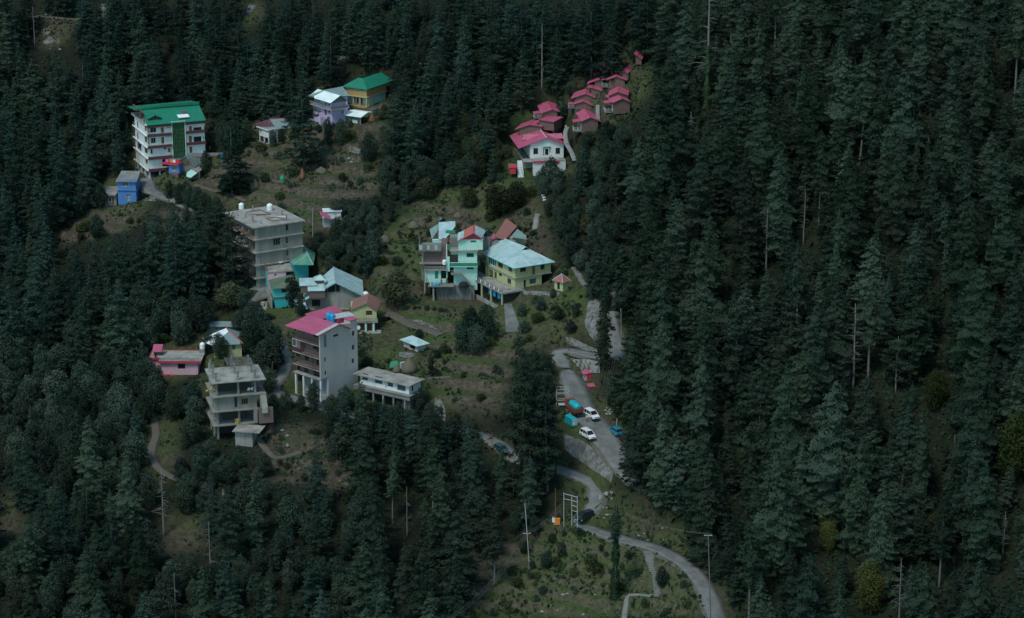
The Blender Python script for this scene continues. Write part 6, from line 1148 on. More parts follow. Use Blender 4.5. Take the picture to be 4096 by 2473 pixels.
def ground_material():
    m, nt, b = newmat('hillside'); L = nt.links
    at = N(nt, 'ShaderNodeAttribute'); at.attribute_name = 'cover'; sp = N(nt, 'ShaderNodeSeparateColor'); L.new(at.outputs['Color'], sp.inputs[0])
    tc = N(nt, 'ShaderNodeTexCoord')
    def noise(s, d=8): 
        n = N(nt, 'ShaderNodeTexNoise'); n.inputs['Scale'].default_value = s; n.inputs['Detail'].default_value = d; n.inputs['Roughness'].default_value = .7; L.new(tc.outputs['Object'], n.inputs['Vector']); return n.outputs['Fac']
    def ramp(f, a, b_, p0=.35, p1=.65):
        r = N(nt, 'ShaderNodeValToRGB'); r.color_ramp.elements[0].position = p0; r.color_ramp.elements[1].position = p1; r.color_ramp.elements[0].color = rgb(a); r.color_ramp.elements[1].color = rgb(b_); L.new(f, r.inputs[0]); return r.outputs[0]
    def mix(f, a, b_):
        x = N(nt, 'ShaderNodeMix', data_type='RGBA'); L.new(f, x.inputs[0]); L.new(a, x.inputs[6]); L.new(b_, x.inputs[7]); return x.outputs[2]
    def madd(a, k, c):
        x = N(nt, 'ShaderNodeMath', operation='MULTIPLY_ADD', use_clamp=True); L.new(a, x.inputs[0]); x.inputs[1].default_value = k
        if hasattr(c, 'links'): L.new(c, x.inputs[2])
        else: x.inputs[2].default_value = c
        return x.outputs[0]
    f1 = noise(.9); f2 = noise(.25); f3 = noise(2.5, 4)
    brown = ramp(f1, (.030, .025, .017), (.092, .074, .054)); grass = ramp(f1, (.034, .058, .017), (.066, .094, .028))
    g = N(nt, 'ShaderNodeMath', operation='ADD'); L.new(sp.outputs[0], g.inputs[0]); k = madd(f3, 1.6, -.8); k2 = N(nt, 'ShaderNodeMath', operation='MULTIPLY_ADD', use_clamp=True)
    L.new(f3, k2.inputs[0]); k2.inputs[1].default_value = 1.3; mm = N(nt, 'ShaderNodeMath', operation='SUBTRACT'); L.new(sp.outputs[0], mm.inputs[0]); mm.inputs[1].default_value = .62; L.new(mm.outputs[0], k2.inputs[2])
    open_ = mix(k2.outputs[0], brown, grass)
    floor = ramp(f2, (.007, .010, .006), (.018, .020, .012)); base = mix(sp.outputs[2], floor, open_)  # forest floor kept near black, shade under the trees put into its colour
    rk = ramp(f1, (.15, .15, .14), (.36, .355, .34), .3, .7); r2 = N(nt, 'ShaderNodeMath', operation='MULTIPLY_ADD', use_clamp=True); L.new(f1, r2.inputs[0]); r2.inputs[1].default_value = 2.2
    m3 = N(nt, 'ShaderNodeMath', operation='MULTIPLY_ADD'); L.new(sp.outputs[1], m3.inputs[0]); m3.inputs[1].default_value = 2.0; m3.inputs[2].default_value = -2.0; L.new(m3.outputs[0], r2.inputs[2])
    drk = ramp(f1, (.040, .033, .025), (.125, .102, .078)); rs_ = madd(at.outputs['Alpha'], -1.0, 1.0); rs2 = madd(rs_, .85, 0.0); base = mix(rs2, base, drk); out = mix(r2.outputs[0], base, rk); L.new(out, b.inputs['Base Color']); b.inputs['Roughness'].default_value = .95; b.inputs['Specular IOR Level'].default_value = .15
    bp = N(nt, 'ShaderNodeBump'); bp.inputs['Strength'].default_value = .9; bp.inputs['Distance'].default_value = .5; L.new(f1, bp.inputs['Height']); L.new(bp.outputs[0], b.inputs['Normal'])
    return m
HT = HT+fbm(MX, MY, 3.0, 2, 55)*.10
me = bpy.data.meshes.new('hillside'); ny, nx = MX.shape
V = np.stack([MX, MY, HT], -1).reshape(-1, 3).astype(np.float32); me.vertices.add(len(V)); me.vertices.foreach_set('co', V.ravel())
idx = np.arange(ny*nx).reshape(ny, nx); Fq = np.stack([idx[:-1, :-1], idx[:-1, 1:], idx[1:, 1:], idx[1:, :-1]], -1).reshape(-1, 4)
me.loops.add(Fq.size); me.loops.foreach_set('vertex_index', Fq.ravel()); me.polygons.add(len(Fq)); me.polygons.foreach_set('loop_start', np.arange(0, Fq.size, 4)); me.polygons.foreach_set('loop_total', np.full(len(Fq), 4))
me.polygons.foreach_set('use_smooth', np.ones(len(Fq), bool)); me.update(calc_edges=True)
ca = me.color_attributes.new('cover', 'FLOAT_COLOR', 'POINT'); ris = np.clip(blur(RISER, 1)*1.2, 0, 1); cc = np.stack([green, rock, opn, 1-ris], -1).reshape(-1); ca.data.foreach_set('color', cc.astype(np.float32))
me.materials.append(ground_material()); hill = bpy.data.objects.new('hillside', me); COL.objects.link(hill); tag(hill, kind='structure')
for i, (nm, Q, hw, mt) in enumerate(ROADN):
    o = strip_mesh(nm, Q, hw, M[mt], lift=.03+.006*(i % 4), seed=i, taper=hw == 2.6, kind='structure')
    if mt == 'road': strip_mesh('road_shoulder', Q, hw+.55, M['shoulder'], lift=-.03, edge=.28, seed=i+40, taper=hw == 2.6, kind='structure')
def zl(k, L): return [zp(k, p) for p in L]
# ================================================================ props
def G(k, p): return ground(k, p)
def mscale(P): return F/float(proj(np.array(P))[2])   # photo pixels per metre there
# ---- vehicles
def carpaint(nm, c):
    m, nt, b = newmat(nm); b.inputs['Base Color'].default_value = rgb(c); b.inputs['Roughness'].default_value = .28; b.inputs['Coat Weight'].default_value = .5
    n = N(nt, 'ShaderNodeTexNoise'); n.inputs['Scale'].default_value = 3; tc = N(nt, 'ShaderNodeTexCoord'); r = N(nt, 'ShaderNodeMapRange'); r.inputs[3].default_value = .2; r.inputs[4].default_value = .45
    nt.links.new(tc.outputs['Object'], n.inputs['Vector']); nt.links.new(n.outputs['Fac'], r.inputs[0]); nt.links.new(r.outputs[0], b.inputs['Roughness']); return m
M['cw'] = carpaint('white_car_paint', (.74, .76, .75)); M['cb'] = carpaint('blue_car_paint', (.01, .20, .32)); M['ck'] = carpaint('black_car_paint', (.012, .014, .016)); M['cg'] = carpaint('dark_green_car_paint', (.02, .07, .07))
M['tyre'] = mat('tyre_rubber', (.02, .02, .02), .85, (.03, .03, .028), .5, 4); M['lamp'] = carpaint('lamp_glass', (.55, .57, .57)); M['rlamp'] = carpaint('tail_lamp', (.35, .02, .02))
def car(P, ang, paint, label, L=4.6, Wd=1.8, Hh=1.75, hood=.22, rear=.06):
    e = empty('parked_car' if 'parked' in label else 'car', P, ang); tag(e, label, 'car'); w = Wd/2; belt = .95 if Hh > 1.6 else .85
    st = [(-.5, .45, belt-.1, .86), (-.49, .32, belt, .93), (-.40, .28, belt, 1), (.5-hood, .28, belt, 1), (.42, .28, belt-.12, .97), (.485, .34, belt-.25, .88), (.5, .42, belt-.36, .78)]; b = MB(); v = []
    for x, z0, z1, k in st: v += [(x*L, -w*k, z0), (x*L, -w*k, z1-.12), (x*L, -w*k*.93, z1), (x*L, w*k*.93, z1), (x*L, w*k, z1-.12), (x*L, w*k, z0)]
    f = [tuple(range(6)), tuple(range(len(v)-6, len(v)))[::-1]]
    for i in range(len(st)-1):
        for k in range(6): a = i*6+k; c = i*6+(k+1) % 6; f.append((a, a+6, c+6, c))
    b.add(v, [q[::-1] for q in f]); b.build('body', M[paint], e)
    x0, x1 = (-.5+rear)*L, (.5-hood)*L; g = MB(); a = [(x0, belt-.02), (x0+.18, Hh-.08), (x1-.75, Hh-.08), (x1, belt-.02)]
    v = [(x, -w*(.93 if i in (0, 3) else .78), z) for i, (x, z) in enumerate(a)]+[(x, w*(.93 if i in (0, 3) else .78), z) for i, (x, z) in enumerate(a)]
    g.add(v, [(0, 1, 2, 3)[::-1], (4, 5, 6, 7), (0, 4, 5, 1)[::-1], (1, 5, 6, 2)[::-1], (2, 6, 7, 3)[::-1], (3, 7, 4, 0)[::-1]]); g.build('windows', M['pane'], e)
    r = MB(); xr0, xr1 = x0+.14, x1-.72; v = [(xr0, -w*.80, Hh-.09), (xr1, -w*.80, Hh-.09), (xr1, w*.80, Hh-.09), (xr0, w*.80, Hh-.09), (xr0+.05, -w*.7, Hh), (xr1-.12, -w*.7, Hh), (xr1-.12, w*.7, Hh), (xr0+.05, w*.7, Hh)]
    r.add(v, [(3, 2, 1, 0), (4, 5, 6, 7), (0, 1, 5, 4), (1, 2, 6, 5), (2, 3, 7, 6), (3, 0, 4, 7)])
    for s in (-1, 1):
        for t in (0, .36, .68): xb = x0+.05+(x1-x0-.1)*t; xt = x0+.2+(x1-.75-x0-.2)*min(1, t*1.25); r.tube([(xb, s*w*.945, belt-.05), (xt, s*w*.80, Hh-.08)], .045, 4)
        r.tube([(x1+.02, s*w*.93, belt-.03), (x1-.73, s*w*.78, Hh-.08)], .045, 4)
    r.build('roof', M[paint], e)
    for sx in (-.31, .31):
        for s in (-1, 1):
            q = MB(); q.lathe([(.33, -.11), (.345, -.05), (.345, .05), (.33, .11)], 16); q.v = [(x+sx*L, z*1.0+s*(w-.1), y+.34) for x, y, z in q.v]; o = q.build('wheel', M['tyre'], e)
            q = MB(); q.lathe([(.2, -.115), (.2, .115)], 10); q.v = [(x+sx*L, z+s*(w-.1), y+.34) for x, y, z in q.v]; q.build('rim', M['metal'], o)
    for s in (-1, 1):
        q = MB(); q.box(L*.455, L*.492, s*w*.5, s*w*.84, belt-.36, belt-.2); q.build('headlight', M['lamp'], e)
        q = MB(); q.box(-L*.505, -L*.49, s*w*.62, s*w*.86, belt-.35, belt-.02); q.build('tail_light', M['rlamp'], e)
        q = MB(); q.box(x1-.35, x1-.2, s*w*.97, s*w*1.12, belt, belt+.13); q.build('wing_mirror', M[paint], e)
    q = MB(); q.box(L*.485, L*.503, -w*.42, w*.42, belt-.42, belt-.27); q.build('grille', M['tyre'], e); q = MB(); q.box(L*.49, L*.507, -.26, .26, .36, .47); q.build('number_plate', M['white'], e)
    return e
def setz(P, dz=.08): return (P[0], P[1], float(hgt(P[0], P[1]))+dz+.12)
car(setz(G('B', (715, 735))), R(-60), 'cw', 'white people carrier parked beside the standing man, the upper of the two white cars')
car(setz(G('B', (665, 1000))), R(-60), 'cw', 'white people carrier parked above the stone retaining wall, the lower of the two white cars')
car(setz(G('B', (1035, 950))), R(115), 'cb', 'bright blue compact car parked on the right edge of the upper road', 4.2, 1.75, 1.62)
car(setz(G('B', (1150, 1045))), R(120), 'ck', 'dark car half hidden by trees behind the bright blue car', 4.2, 1.75, 1.5)
car(setz(G('C', (1105, 575))), R(214), 'ck', 'black off-road car turning through the hairpin bend beside the steel poles', 4.6, 1.85, 1.8)
car(setz(G('D', (1740, 268))), R(-55), 'cg', 'dark green car on the lower road left of the tall dark spruces', 4.3, 1.75, 1.5)
car(setz(G('A', (640, 560))), R(110), 'ck', 'dark parked car half hidden under branches at the foot of the upper steps', 4.2, 1.75, 1.55)
def truck(P, ang):
    e = empty('tanker_truck', P, ang); tag(e, 'orange tanker truck carrying a turquoise water tank', 'truck')
    q = MB(); q.box(-3.0, 1.4, -1.05, 1.05, .75, 1.0); q.box(-3.0, 1.35, -1.1, -1.0, 1.0, 1.75); q.box(-3.0, 1.35, 1.0, 1.1, 1.0, 1.75); q.box(-3.05, -2.95, -1.0, 1.0, 1.0, 1.75); q.build('cargo_bed', M['redwood'], e)
    q = MB(); n = 14; v = []
    for x, k in ((-2.8, .55), (-2.65, .9), (-2.3, 1), (.8, 1), (1.1, .9), (1.25, .55)):
        for i in range(n): t = 2*math.pi*i/n; v.append((x, .95*k*math.cos(t), 1.9+.75*k*math.sin(t)))
    q.add(v, [tuple(range(n)), tuple(range(5*n, 6*n))[::-1]]+[(a*n+i, (a+1)*n+i, (a+1)*n+(i+1) % n, a*n+(i+1) % n) for a in range(5) for i in range(n)]); o = q.build('tank', M['turq2'], e, True)
    q = MB(); q.lathe([(.32, 2.55), (.32, 2.75), (.2, 2.8)], 12, (-.8, 0, 0)); q.build('hatch', M['turq2'], o)
    q = MB(); q.box(1.6, 3.0, -1.05, 1.05, .6, 1.5); q.add([(1.6, -1.05, 1.5), (3.0, -1.05, 1.5), (3.0, 1.05, 1.5), (1.6, 1.05, 1.5), (1.65, -.95, 2.5), (2.7, -.95, 2.5), (2.7, .95, 2.5), (1.65, .95, 2.5)], [(4, 5, 6, 7), (0, 1, 5, 4), (1, 2, 6, 5), (2, 3, 7, 6), (3, 0, 4, 7)]); o = q.build('cab', M['orange2'], e)
    q = MB(); q.box(2.8, 2.95, -.8, .8, 1.6, 2.25); q.build('windscreen', M['pane'], o)
    for x in (-2.1, -1.1, 2.2):
        for s in (-1, 1): q = MB(); q.lathe([(.45, -.16), (.48, 0), (.45, .16)], 14); q.v = [(a+x, c+s*.9, b_+.48) for a, b_, c in q.v]; q.build('wheel', M['tyre'], e)
    return e
M['turq2'] = mat('turquoise_tank_paint', (.01, .36, .40), .4, (.01, .28, .32), .4, .8); M['orange2'] = mat('orange_truck_paint', (.20, .06, .025), .6, (.14, .05, .025), .5, 1)
truck(setz(G('B', (480, 668))), R(112))
# generator cabinet
P = setz(G('B', (462, 885)), 0); e = empty('generator_cabinet', P, R(28)); tag(e, 'turquoise generator cabinet with a white grilled end beside the tanker truck', 'generator')
q = MB(); q.box(0, 1.35, 0, 3.4, .45, 2.1); q.add([(0, 0, 2.1), (1.35, 0, 2.1), (1.35, 3.4, 2.1), (0, 3.4, 2.1), (.2, .1, 2.3), (1.15, .1, 2.3), (1.15, 3.3, 2.3), (.2, 3.3, 2.3)], [(4, 5, 6, 7), (0, 1, 5, 4), (1, 2, 6, 5), (2, 3, 7, 6), (3, 0, 4, 7)]); q.build('housing', M['turq2'], e)
q = MB(); q.box(.04, 1.31, -.05, -.003, .75, 2.06); o = q.build('end_panel', M['white'], e); q = MB(); [q.box(.62, 1.2, -.08, -.052, .85+i*.13, .91+i*.13) for i in range(6)]; q.build('grille', M['metal'], o); q = MB(); q.box(.2, .45, -.08, -.052, 1.6, 1.9); q.build('red_emblem', M['red'], o); q = MB(); q.box(.7, 1.1, -.08, -.052, 1.72, 1.92); q.build('black_emblem', M['dark'], o)
for x in (.05, 1.15):
    for y in (.05, 3.2): q = MB(); q.box(x, x+.15, y, y+.15, -.6, .45); q.build('leg', M['dkmetal'], e)
# motorcycles
def motorbike(P, ang, m, label):
    e = empty('motorcycle', P, ang); tag(e, label, 'motorcycle')
    for x in (-.6, .6): q = MB(); n = 14; v = [((.27+(.05 if k in (0, 3) else 0))*math.cos(2*math.pi*i/n)+x, (-.05, -.05, .05, .05)[k], (.27+(.05 if k in (0, 3) else 0))*math.sin(2*math.pi*i/n)+.32) for k in range(4) for i in range(n)]; q.add(v, [(a*n+i, a*n+(i+1) % n, ((a+1) % 4)*n+(i+1) % n, ((a+1) % 4)*n+i) for a in range(4) for i in range(n)]); q.build('wheel', M['tyre'], e)
    q = MB(); q.tube([(-.6, 0, .32), (-.1, 0, .45), (.35, 0, .8), (.6, 0, .32)], .05, 5); q.box(-.15, .2, -.12, .12, .3, .6); q.build('frame', M['dkmetal'], e); q = MB(); q.lathe([(.05, -.28), (.15, -.1), (.16, .15), (.06, .28)], 8); q.v = [(z_+.12, x*.9, y*.9+.82) for x, y, z_ in q.v]; q.build('fuel_tank', M[m], e)
    q = MB(); q.box(-.75, -.05, -.13, .13, .74, .84); q.build('seat', M['dark'], e); q = MB(); q.tube([(.42, -.33, 1.02), (.38, 0, .98), (.42, .33, 1.02)], .025, 5); q.build('handlebar', M['metal'], e)
motorbike(setz(G(4, (455, 1180))), R(70), 'dkmetal', 'dark motorcycle parked below the bare concrete block')
q_ = FRM.P((1215, 840), FRM.zc(905)); motorbike(FRM.world((min(q_.x, 13), 1.0, FRM.zc(905)+.01)), FRM.yaw, 'red', 'red motorcycle parked on the third slab of the concrete frame')
# ---- people
M['skin'] = mat('skin', (.30, .17, .11), .6, (.25, .14, .09), .3, 3); M['hair'] = mat('black_hair', (.012, .010, .010), .7); M['navy'] = mat('dark_trousers', (.03, .035, .05), .85, (.02, .02, .03), .4, 2)
def person(P, ang, top, label, step=.16, arms=.18, h=1.7, legs='navy', lean=0):
    e = empty('person', P, ang); tag(e, label, 'person'); k = h/1.7
    V = [(0, 0, .93), (0, lean*.3, 1.15), (0, lean*.7, 1.40), (0, lean*.8, 1.50), (0, lean+.01, 1.60), (0, lean+.015, 1.68),
         (-.10, 0, .90), (-.115, step*.5, .50), (-.12, step*.2-.02, .09), (-.125, step*.2+.15, .04), (.10, 0, .90), (.115, -step*.3, .50), (.12, -step-.02, .09), (.125, -step+.15, .04),
         (-.18, lean*.7, 1.39), (-.25, lean*.7-.02, 1.12), (-.24, lean*.7+arms, .88), (-.235, lean*.7+arms+.04, .79), (.18, lean*.7, 1.39), (.25, lean*.7, 1.12), (.25, lean*.7+arms*.4, .87), (.25, lean*.7+arms*.4+.03, .78)]
    E = [(0, 1), (1, 2), (2, 3), (3, 4), (4, 5), (0, 6), (6, 7), (7, 8), (8, 9), (0, 10), (10, 11), (11, 12), (12, 13), (2, 14), (14, 15), (15, 16), (16, 17), (2, 18), (18, 19), (19, 20), (20, 21)]
    rr = [.14, .135, .15, .06, .10, .075, .095, .062, .045, .04, .095, .062, .045, .04, .06, .045, .034, .036, .06, .045, .034, .036]
    me = bpy.data.meshes.new('body'); me.from_pydata([(x*k, y*k, z*k) for x, y, z in V], E, []); o = bpy.data.objects.new('body', me); COL.objects.link(o)
    md = o.modifiers.new('skin', 'SKIN'); sd = me.skin_vertices[0].data if me.skin_vertices else None
    if sd is None:
        import bmesh as _b
        bm = _b.new(); bm.from_mesh(me); lay = bm.verts.layers.skin.verify(); bm.verts.ensure_lookup_table()
        for i, v in enumerate(bm.verts): v[lay].radius = (rr[i]*k, rr[i]*k*(.72 if i in (0, 1, 2) else 1)); v[lay].use_root = i == 0
        bm.to_mesh(me); bm.free()
    else:
        for i in range(len(V)): sd[i].radius = (rr[i]*k, rr[i]*k)
        sd[0].use_root = True
    o.modifiers.new('sub', 'SUBSURF').levels = 1; o.modifiers['sub'].render_levels = 1
    dg = bpy.context.evaluated_depsgraph_get(); dg.update(); m2 = bpy.data.meshes.new_from_object(o.evaluated_get(dg)); bpy.data.objects.remove(o)
    for mm in ('skin', legs, top): m2.materials.append(M[mm])
    for p in m2.polygons:
        c = p.center; z = c.z/k; p.use_smooth = True; p.material_index = 2 if .93 < z < 1.46 and not (abs(c.x) > .2*k and z < 1.0) else 1 if .1 < z <= .93 and abs(c.x) < .2*k else 0
        if z <= .1: p.material_index = 1
    b = bpy.data.objects.new('body', m2); COL.objects.link(b); b.parent = e
    q = MB(); q.lathe([(.075, 1.60), (.112, 1.64), (.108, 1.71), (.06, 1.765), (.01, 1.775)], 10, (0, lean-.01, 0)); q.v = [(x*k, (y-.02 if z < 1.66 else y)*k, z*k) for x, y, z in q.v]; q.build('hair', M['hair'], e)
    q = MB(); q.box(-.012, .012, lean+.10, lean+.135, 1.60, 1.635); q.v = [(x*k, y*k, z*k) for x, y, z in q.v]; q.build('nose', M['skin'], e); q = MB(); q.box(-.04, -.02, lean+.095, lean+.108, 1.645, 1.655); q.box(.02, .04, lean+.095, lean+.108, 1.645, 1.655); q.v = [(x*k, y*k, z*k) for x, y, z in q.v]; q.build('eyes', M['hair'], e)
    for s in (-1, 1):
        for i in range(4): q = MB(); x = s*.245; y = (arms if s < 0 else arms*.4)+lean*.7+.0+i*.018; q.tube([(x, y, .80), (x*.98, y+.004, .745-.006*abs(i-1.5)), (x*.955, y+.012, .715-.006*abs(i-1.5))], [.009, .008, .006], 5); q.v = [(a*k, b_*k, c*k) for a, b_, c in q.v]; q.build('finger', M['skin'], e)
        q = MB(); y = (arms if s < 0 else arms*.4)+lean*.7+.06; q.tube([(s*.235, y, .82), (s*.215, y+.03, .785), (s*.21, y+.035, .755)], [.011, .009, .007], 5); q.v = [(a*k, b_*k, c*k) for a, b_, c in q.v]; q.build('thumb', M['skin'], e)
    return e
M['pinkshirt'] = mat('crimson_cloth', (.40, .04, .07), .85, (.3, .03, .05), .4, 2); M['paleblue'] = mat('sky_blue_cloth', (.12, .38, .60), .85, (.1, .3, .5), .4, 2); M['greyshirt'] = mat('pale_shirt', (.55, .56, .60), .85, (.42, .43, .46), .4, 2)
person(setz(G('B', (655, 798))), R(200), 'greyshirt', 'man in a pale shirt and dark trousers standing between the two white cars')
person(setz(G('Q', (1108, 625)), -.1), R(150), 'white', 'person in a white top standing on the path right of the white-gabled lodge')
person(setz(G(1, (842, 1035)), -.05), R(190), 'navy', 'person in dark clothes standing at the foot of the green-roofed hotel')
person(setz(G(5, (487, 190)), -.1), R(170), 'paleblue', 'person in a sky blue top walking on the terraces above the mint house', .25)
person(setz(G(5, (462, 100)), -.1), R(170), 'pinkshirt', 'person in a crimson top farther up the terrace path, above the one in blue')
q_ = MINT.R((692, 310), 4); person(MINT.world((q_[0], 3.9, MINT.R((600, 510))[1]+.02)), R(180), 'pinkshirt', 'person in a red top on the roof terrace of the mint house')
ysl = MINT.R((400, 1190), -1.5)[1]; q_ = MINT.R((525, 1165), -1.8); person(MINT.world((q_[0], -1.8, ysl+.01)), R(160), 'pinkshirt', 'person in a crimson top on the yard slab of the mint house')
q_ = MINT.R((625, 1090), -.9); person(MINT.world((q_[0], -.9, ysl+.01)), R(220), 'wood', 'person in brown bending over in front of the dark doorway of the mint house', .2, .3, 1.6, 'navy', .18)
q_ = MINT.R((110, 1150), -.6); person(setz(MINT.world((q_[0], -.2, 0)), -.1), R(120), 'rustmetal', 'person in a rust-coloured top at the left corner of the mint house')
o = MB(); 
for i, (u, c, l) in enumerate(((400, 'tankblue', 'blue tarpaulin bundle on the yard slab of the mint house'), (450, 'tealcloth', 'dark teal bundle on the yard slab of the mint house, right of the blue one'))):
    q = MB(); q.lathe([(.6, 0), (.65, .3), (.4, .6), (.1, .7)], 8); topthing('bundle', q, c, MINT.world((MINT.R((u, 1130), -1.8)[0], -1.8, ysl+.01)), l, 'bundle')
# ---- poles and wires
def pole(k, top, bot, r=.11, m='metal', label='', arms=(), name='utility_pole', lower=None):
    B = Vector(G(k, bot)); q = zp(k, top); d = ray(q[0], q[1]); T = Vector(d*(B.y/d[1])); L = (T-B).length; dirv = (T-B); e = empty(name, B); tag(e, label, 'pole')
    q = MB(); q.tube([(0, 0, -.8), tuple(dirv*.5), tuple(dirv)], [r*1.15, r, r*.75], 7); q.build('shaft', M[m], e)
    if lower: q = MB(); q.tube([tuple(dirv*0), tuple(dirv*.13)], r*1.35, 8); q.build('black_base', M['dkmetal'], e)
    for t in arms: c = dirv*t; q = MB(); q.box(c.x-.8, c.x+.8, c.y-.05, c.y+.05, c.z-.05, c.z+.05); [q.lathe([(.05, .05), (.06, .12), (.03, .2)], 6, (c.x+u, c.y, c.z)) for u in (-.7, 0, .7)]; q.build('crossarm', M['metal'], e)
    return B+dirv
pT = pole('C', (2120, 690), (2145, 1500), .12, 'greybark', 'tall grey utility pole beside the road at the lower right bend', (.985,))
pL = pole('C', (615, 440), (655, 985), .09, 'metal', 'tall pale utility pole with a black base on the grassy slope left of the hairpin', (.55,), lower=True)
pR = pole('C', (865, 315), (868, 600), .08, 'rustmetal', 'thin red-painted pole beside the orange box at the hairpin')
p6 = pole(6, (1340, 560), (1320, 862), .09, 'rustmetal', 'thin rust-red pole right of the concrete frame building')
pole(4, (1195, 155), (1190, 515), .07, 'metal', 'thin grey pole on the slope right of the bare concrete block'); pole(1, (695, 800), (690, 1055), .08, 'concdark', 'dark pole between the green-roofed hotel and the bright blue house', (.97,)); pole(1, (650, 560), (655, 940), .06, 'wood', 'thin brown pole against the left corner of the green-roofed hotel')
pA = pole('A', (993, 700), (1000, 1295), .08, 'metal', 'thin grey pole standing on the steep upper road'); pole('A', (372, 1060), (375, 1210), .08, 'dkmetal', 'short dark lamp post beside the switchback of the upper road')
pole('D', (1648, 70), (1645, 215), .07, 'rustmetal', 'short rust-brown pole beside the lower road near the dark green car'); pole('B', (1055, 740), (1038, 845), .06, 'white', 'short white post behind the bright blue car'); pole(7, (1528, 30), (1520, 170), .07, 'dkmetal', 'dark pole at the left corner below the mint house yard')
pole(2, (48, 850), (48, 955), .18, 'conc', 'white concrete post standing left of the white stilt house'); pole(5, (325, 780), (285, 1180), .07, 'dkmetal', 'thin dark pole in front of the left corner of the mint house')
# portal of three poles
PB = [Vector(G('C', p)) for p in ((935, 680), (1000, 668), (1046, 685))]; e = empty('pole_frame', PB[1]); tag(e, 'portal of three pale steel poles with crossbars beside the black car', 'pole frame'); tops = []
for Bp, tp in zip(PB, ((935, 352), (1000, 370), (1046, 383))):
    q_ = zp('C', tp); d = ray(q_[0], q_[1]); T = Vector(d*(Bp.y/d[1])); tops.append(T); a_, b_ = Bp-PB[1], T-PB[1]; q = MB(); q.tube([a_-Vector((0, 0, .6)), b_], .08, 6); q.build('pole', M['metal'], e); q = MB(); q.tube([a_-Vector((0, 0, .3)), a_+(b_-a_)*.16], .15, 6); q.build('black_base', M['dkmetal'], e)
for t in (.98, .85, .72, .58):
    a_ = PB[0]+(tops[0]-PB[0])*t-PB[1]; b_ = PB[1]+(tops[1]-PB[1])*t-PB[1]; c_ = PB[2]+(tops[2]-PB[2])*t-PB[1]; q = MB(); q.tube([a_, b_, c_] if t > .8 else [b_, c_], .06, 5); q.build('crossbar', M['metal'], e)
def wires(A, B_, n, label, sag=1.2, gap=.4, r=.010, name='wires'):
    q = MB()
    for i in range(n):
        o_ = Vector(((i-(n-1)/2)*gap, 0, (i % 2)*.12)); q.tube([A+o_+(B_-A)*t-Vector((0, 0, sag*4*t*(1-t))) for t in np.linspace(0, 1, 13)], r, 4)
    P0 = A.copy(); q.v = [(x-P0.x, y-P0.y, z-P0.z) for x, y, z in q.v]; topthing(name, q, 'concdark', P0, label, 'wires')
pF = cast(*zp('C', (1420, 700)))[0]; q_ = zp('C', (1418, 518)); d = ray(*q_); wires(pT, Vector(d*((pF[1]+0)/d[1])), 4, 'power wires strung from the road pole leftward past the ivy-clad tree', .9)
wires(pL+(Vector(G('C', (655, 985)))-pL)*.45, tops[0]-Vector((0, 0, 2.6)), 4, 'power wires from the slope pole up to the portal of three poles', .8); pq = zp('C', (-30, 1395)); d = ray(*pq); wires(pL+(Vector(G('C', (655, 985)))-pL)*.45, Vector(d*430), 4, 'power wires from the slope pole down to the bottom edge of the view', 2.5)
d1 = ray(*zp('B', (985, 0))); A_ = Vector(d1*(530)); d2 = ray(*zp('B', (850, 610))); wires(Vector(ray(*zp('B', (985, -60)))*545), Vector(d2*527), 4, 'thin wires hanging down the slope right of the red kiosk', .3, .5)
# steel rack beside the truck
P = Vector(G('B', (330, 560))); s_ = 1/mscale(P)/3.307; e = empty('steel_rack', P, R(8)); tag(e, 'open steel rack of pale horizontal bars left of the tanker truck', 'rack')
for x in (-80*s_, 75*s_): q = MB(); q.box(x-.06, x+.06, -.06, .06, -1, 255*s_); q.build('post', M['metal'], e)
for z in (60, 80, 150, 165, 210, 245): q = MB(); q.box(-80*s_+.061, 75*s_-.061, -.04, .04, z*s_, z*s_+.1); q.build('bar', M['metal'], e)
q = MB(); q.box(-60*s_, 40*s_, -1.4, -.2, .3, .5); q.build('platform', M['metal'], e)
q = MB(); q.box(-.55, .55, -.35, .35, 0, 1.25); q.box(-.6, .6, -.4, .4, 1.25, 1.33); topthing('utility_box', q, 'orange', G('C', (882, 612)), 'orange-yellow utility box at the hairpin', 'box')
q = MB(); q.box(-.06, .0, -.5, .5, .3, 1.7); q.box(-.05, -.01, -.05, .05, -.3, .3); o = topthing('sign_board', q, 'white', G('C', (855, 612)), 'white board edged in red beside the orange utility box', 'sign', rz=R(50)); q = MB(); q.box(-.08, -.061, -.5, .5, .3, .45); q.box(-.08, -.061, -.5, .5, 1.55, 1.7); q.build('red_edge', M['red'], o)
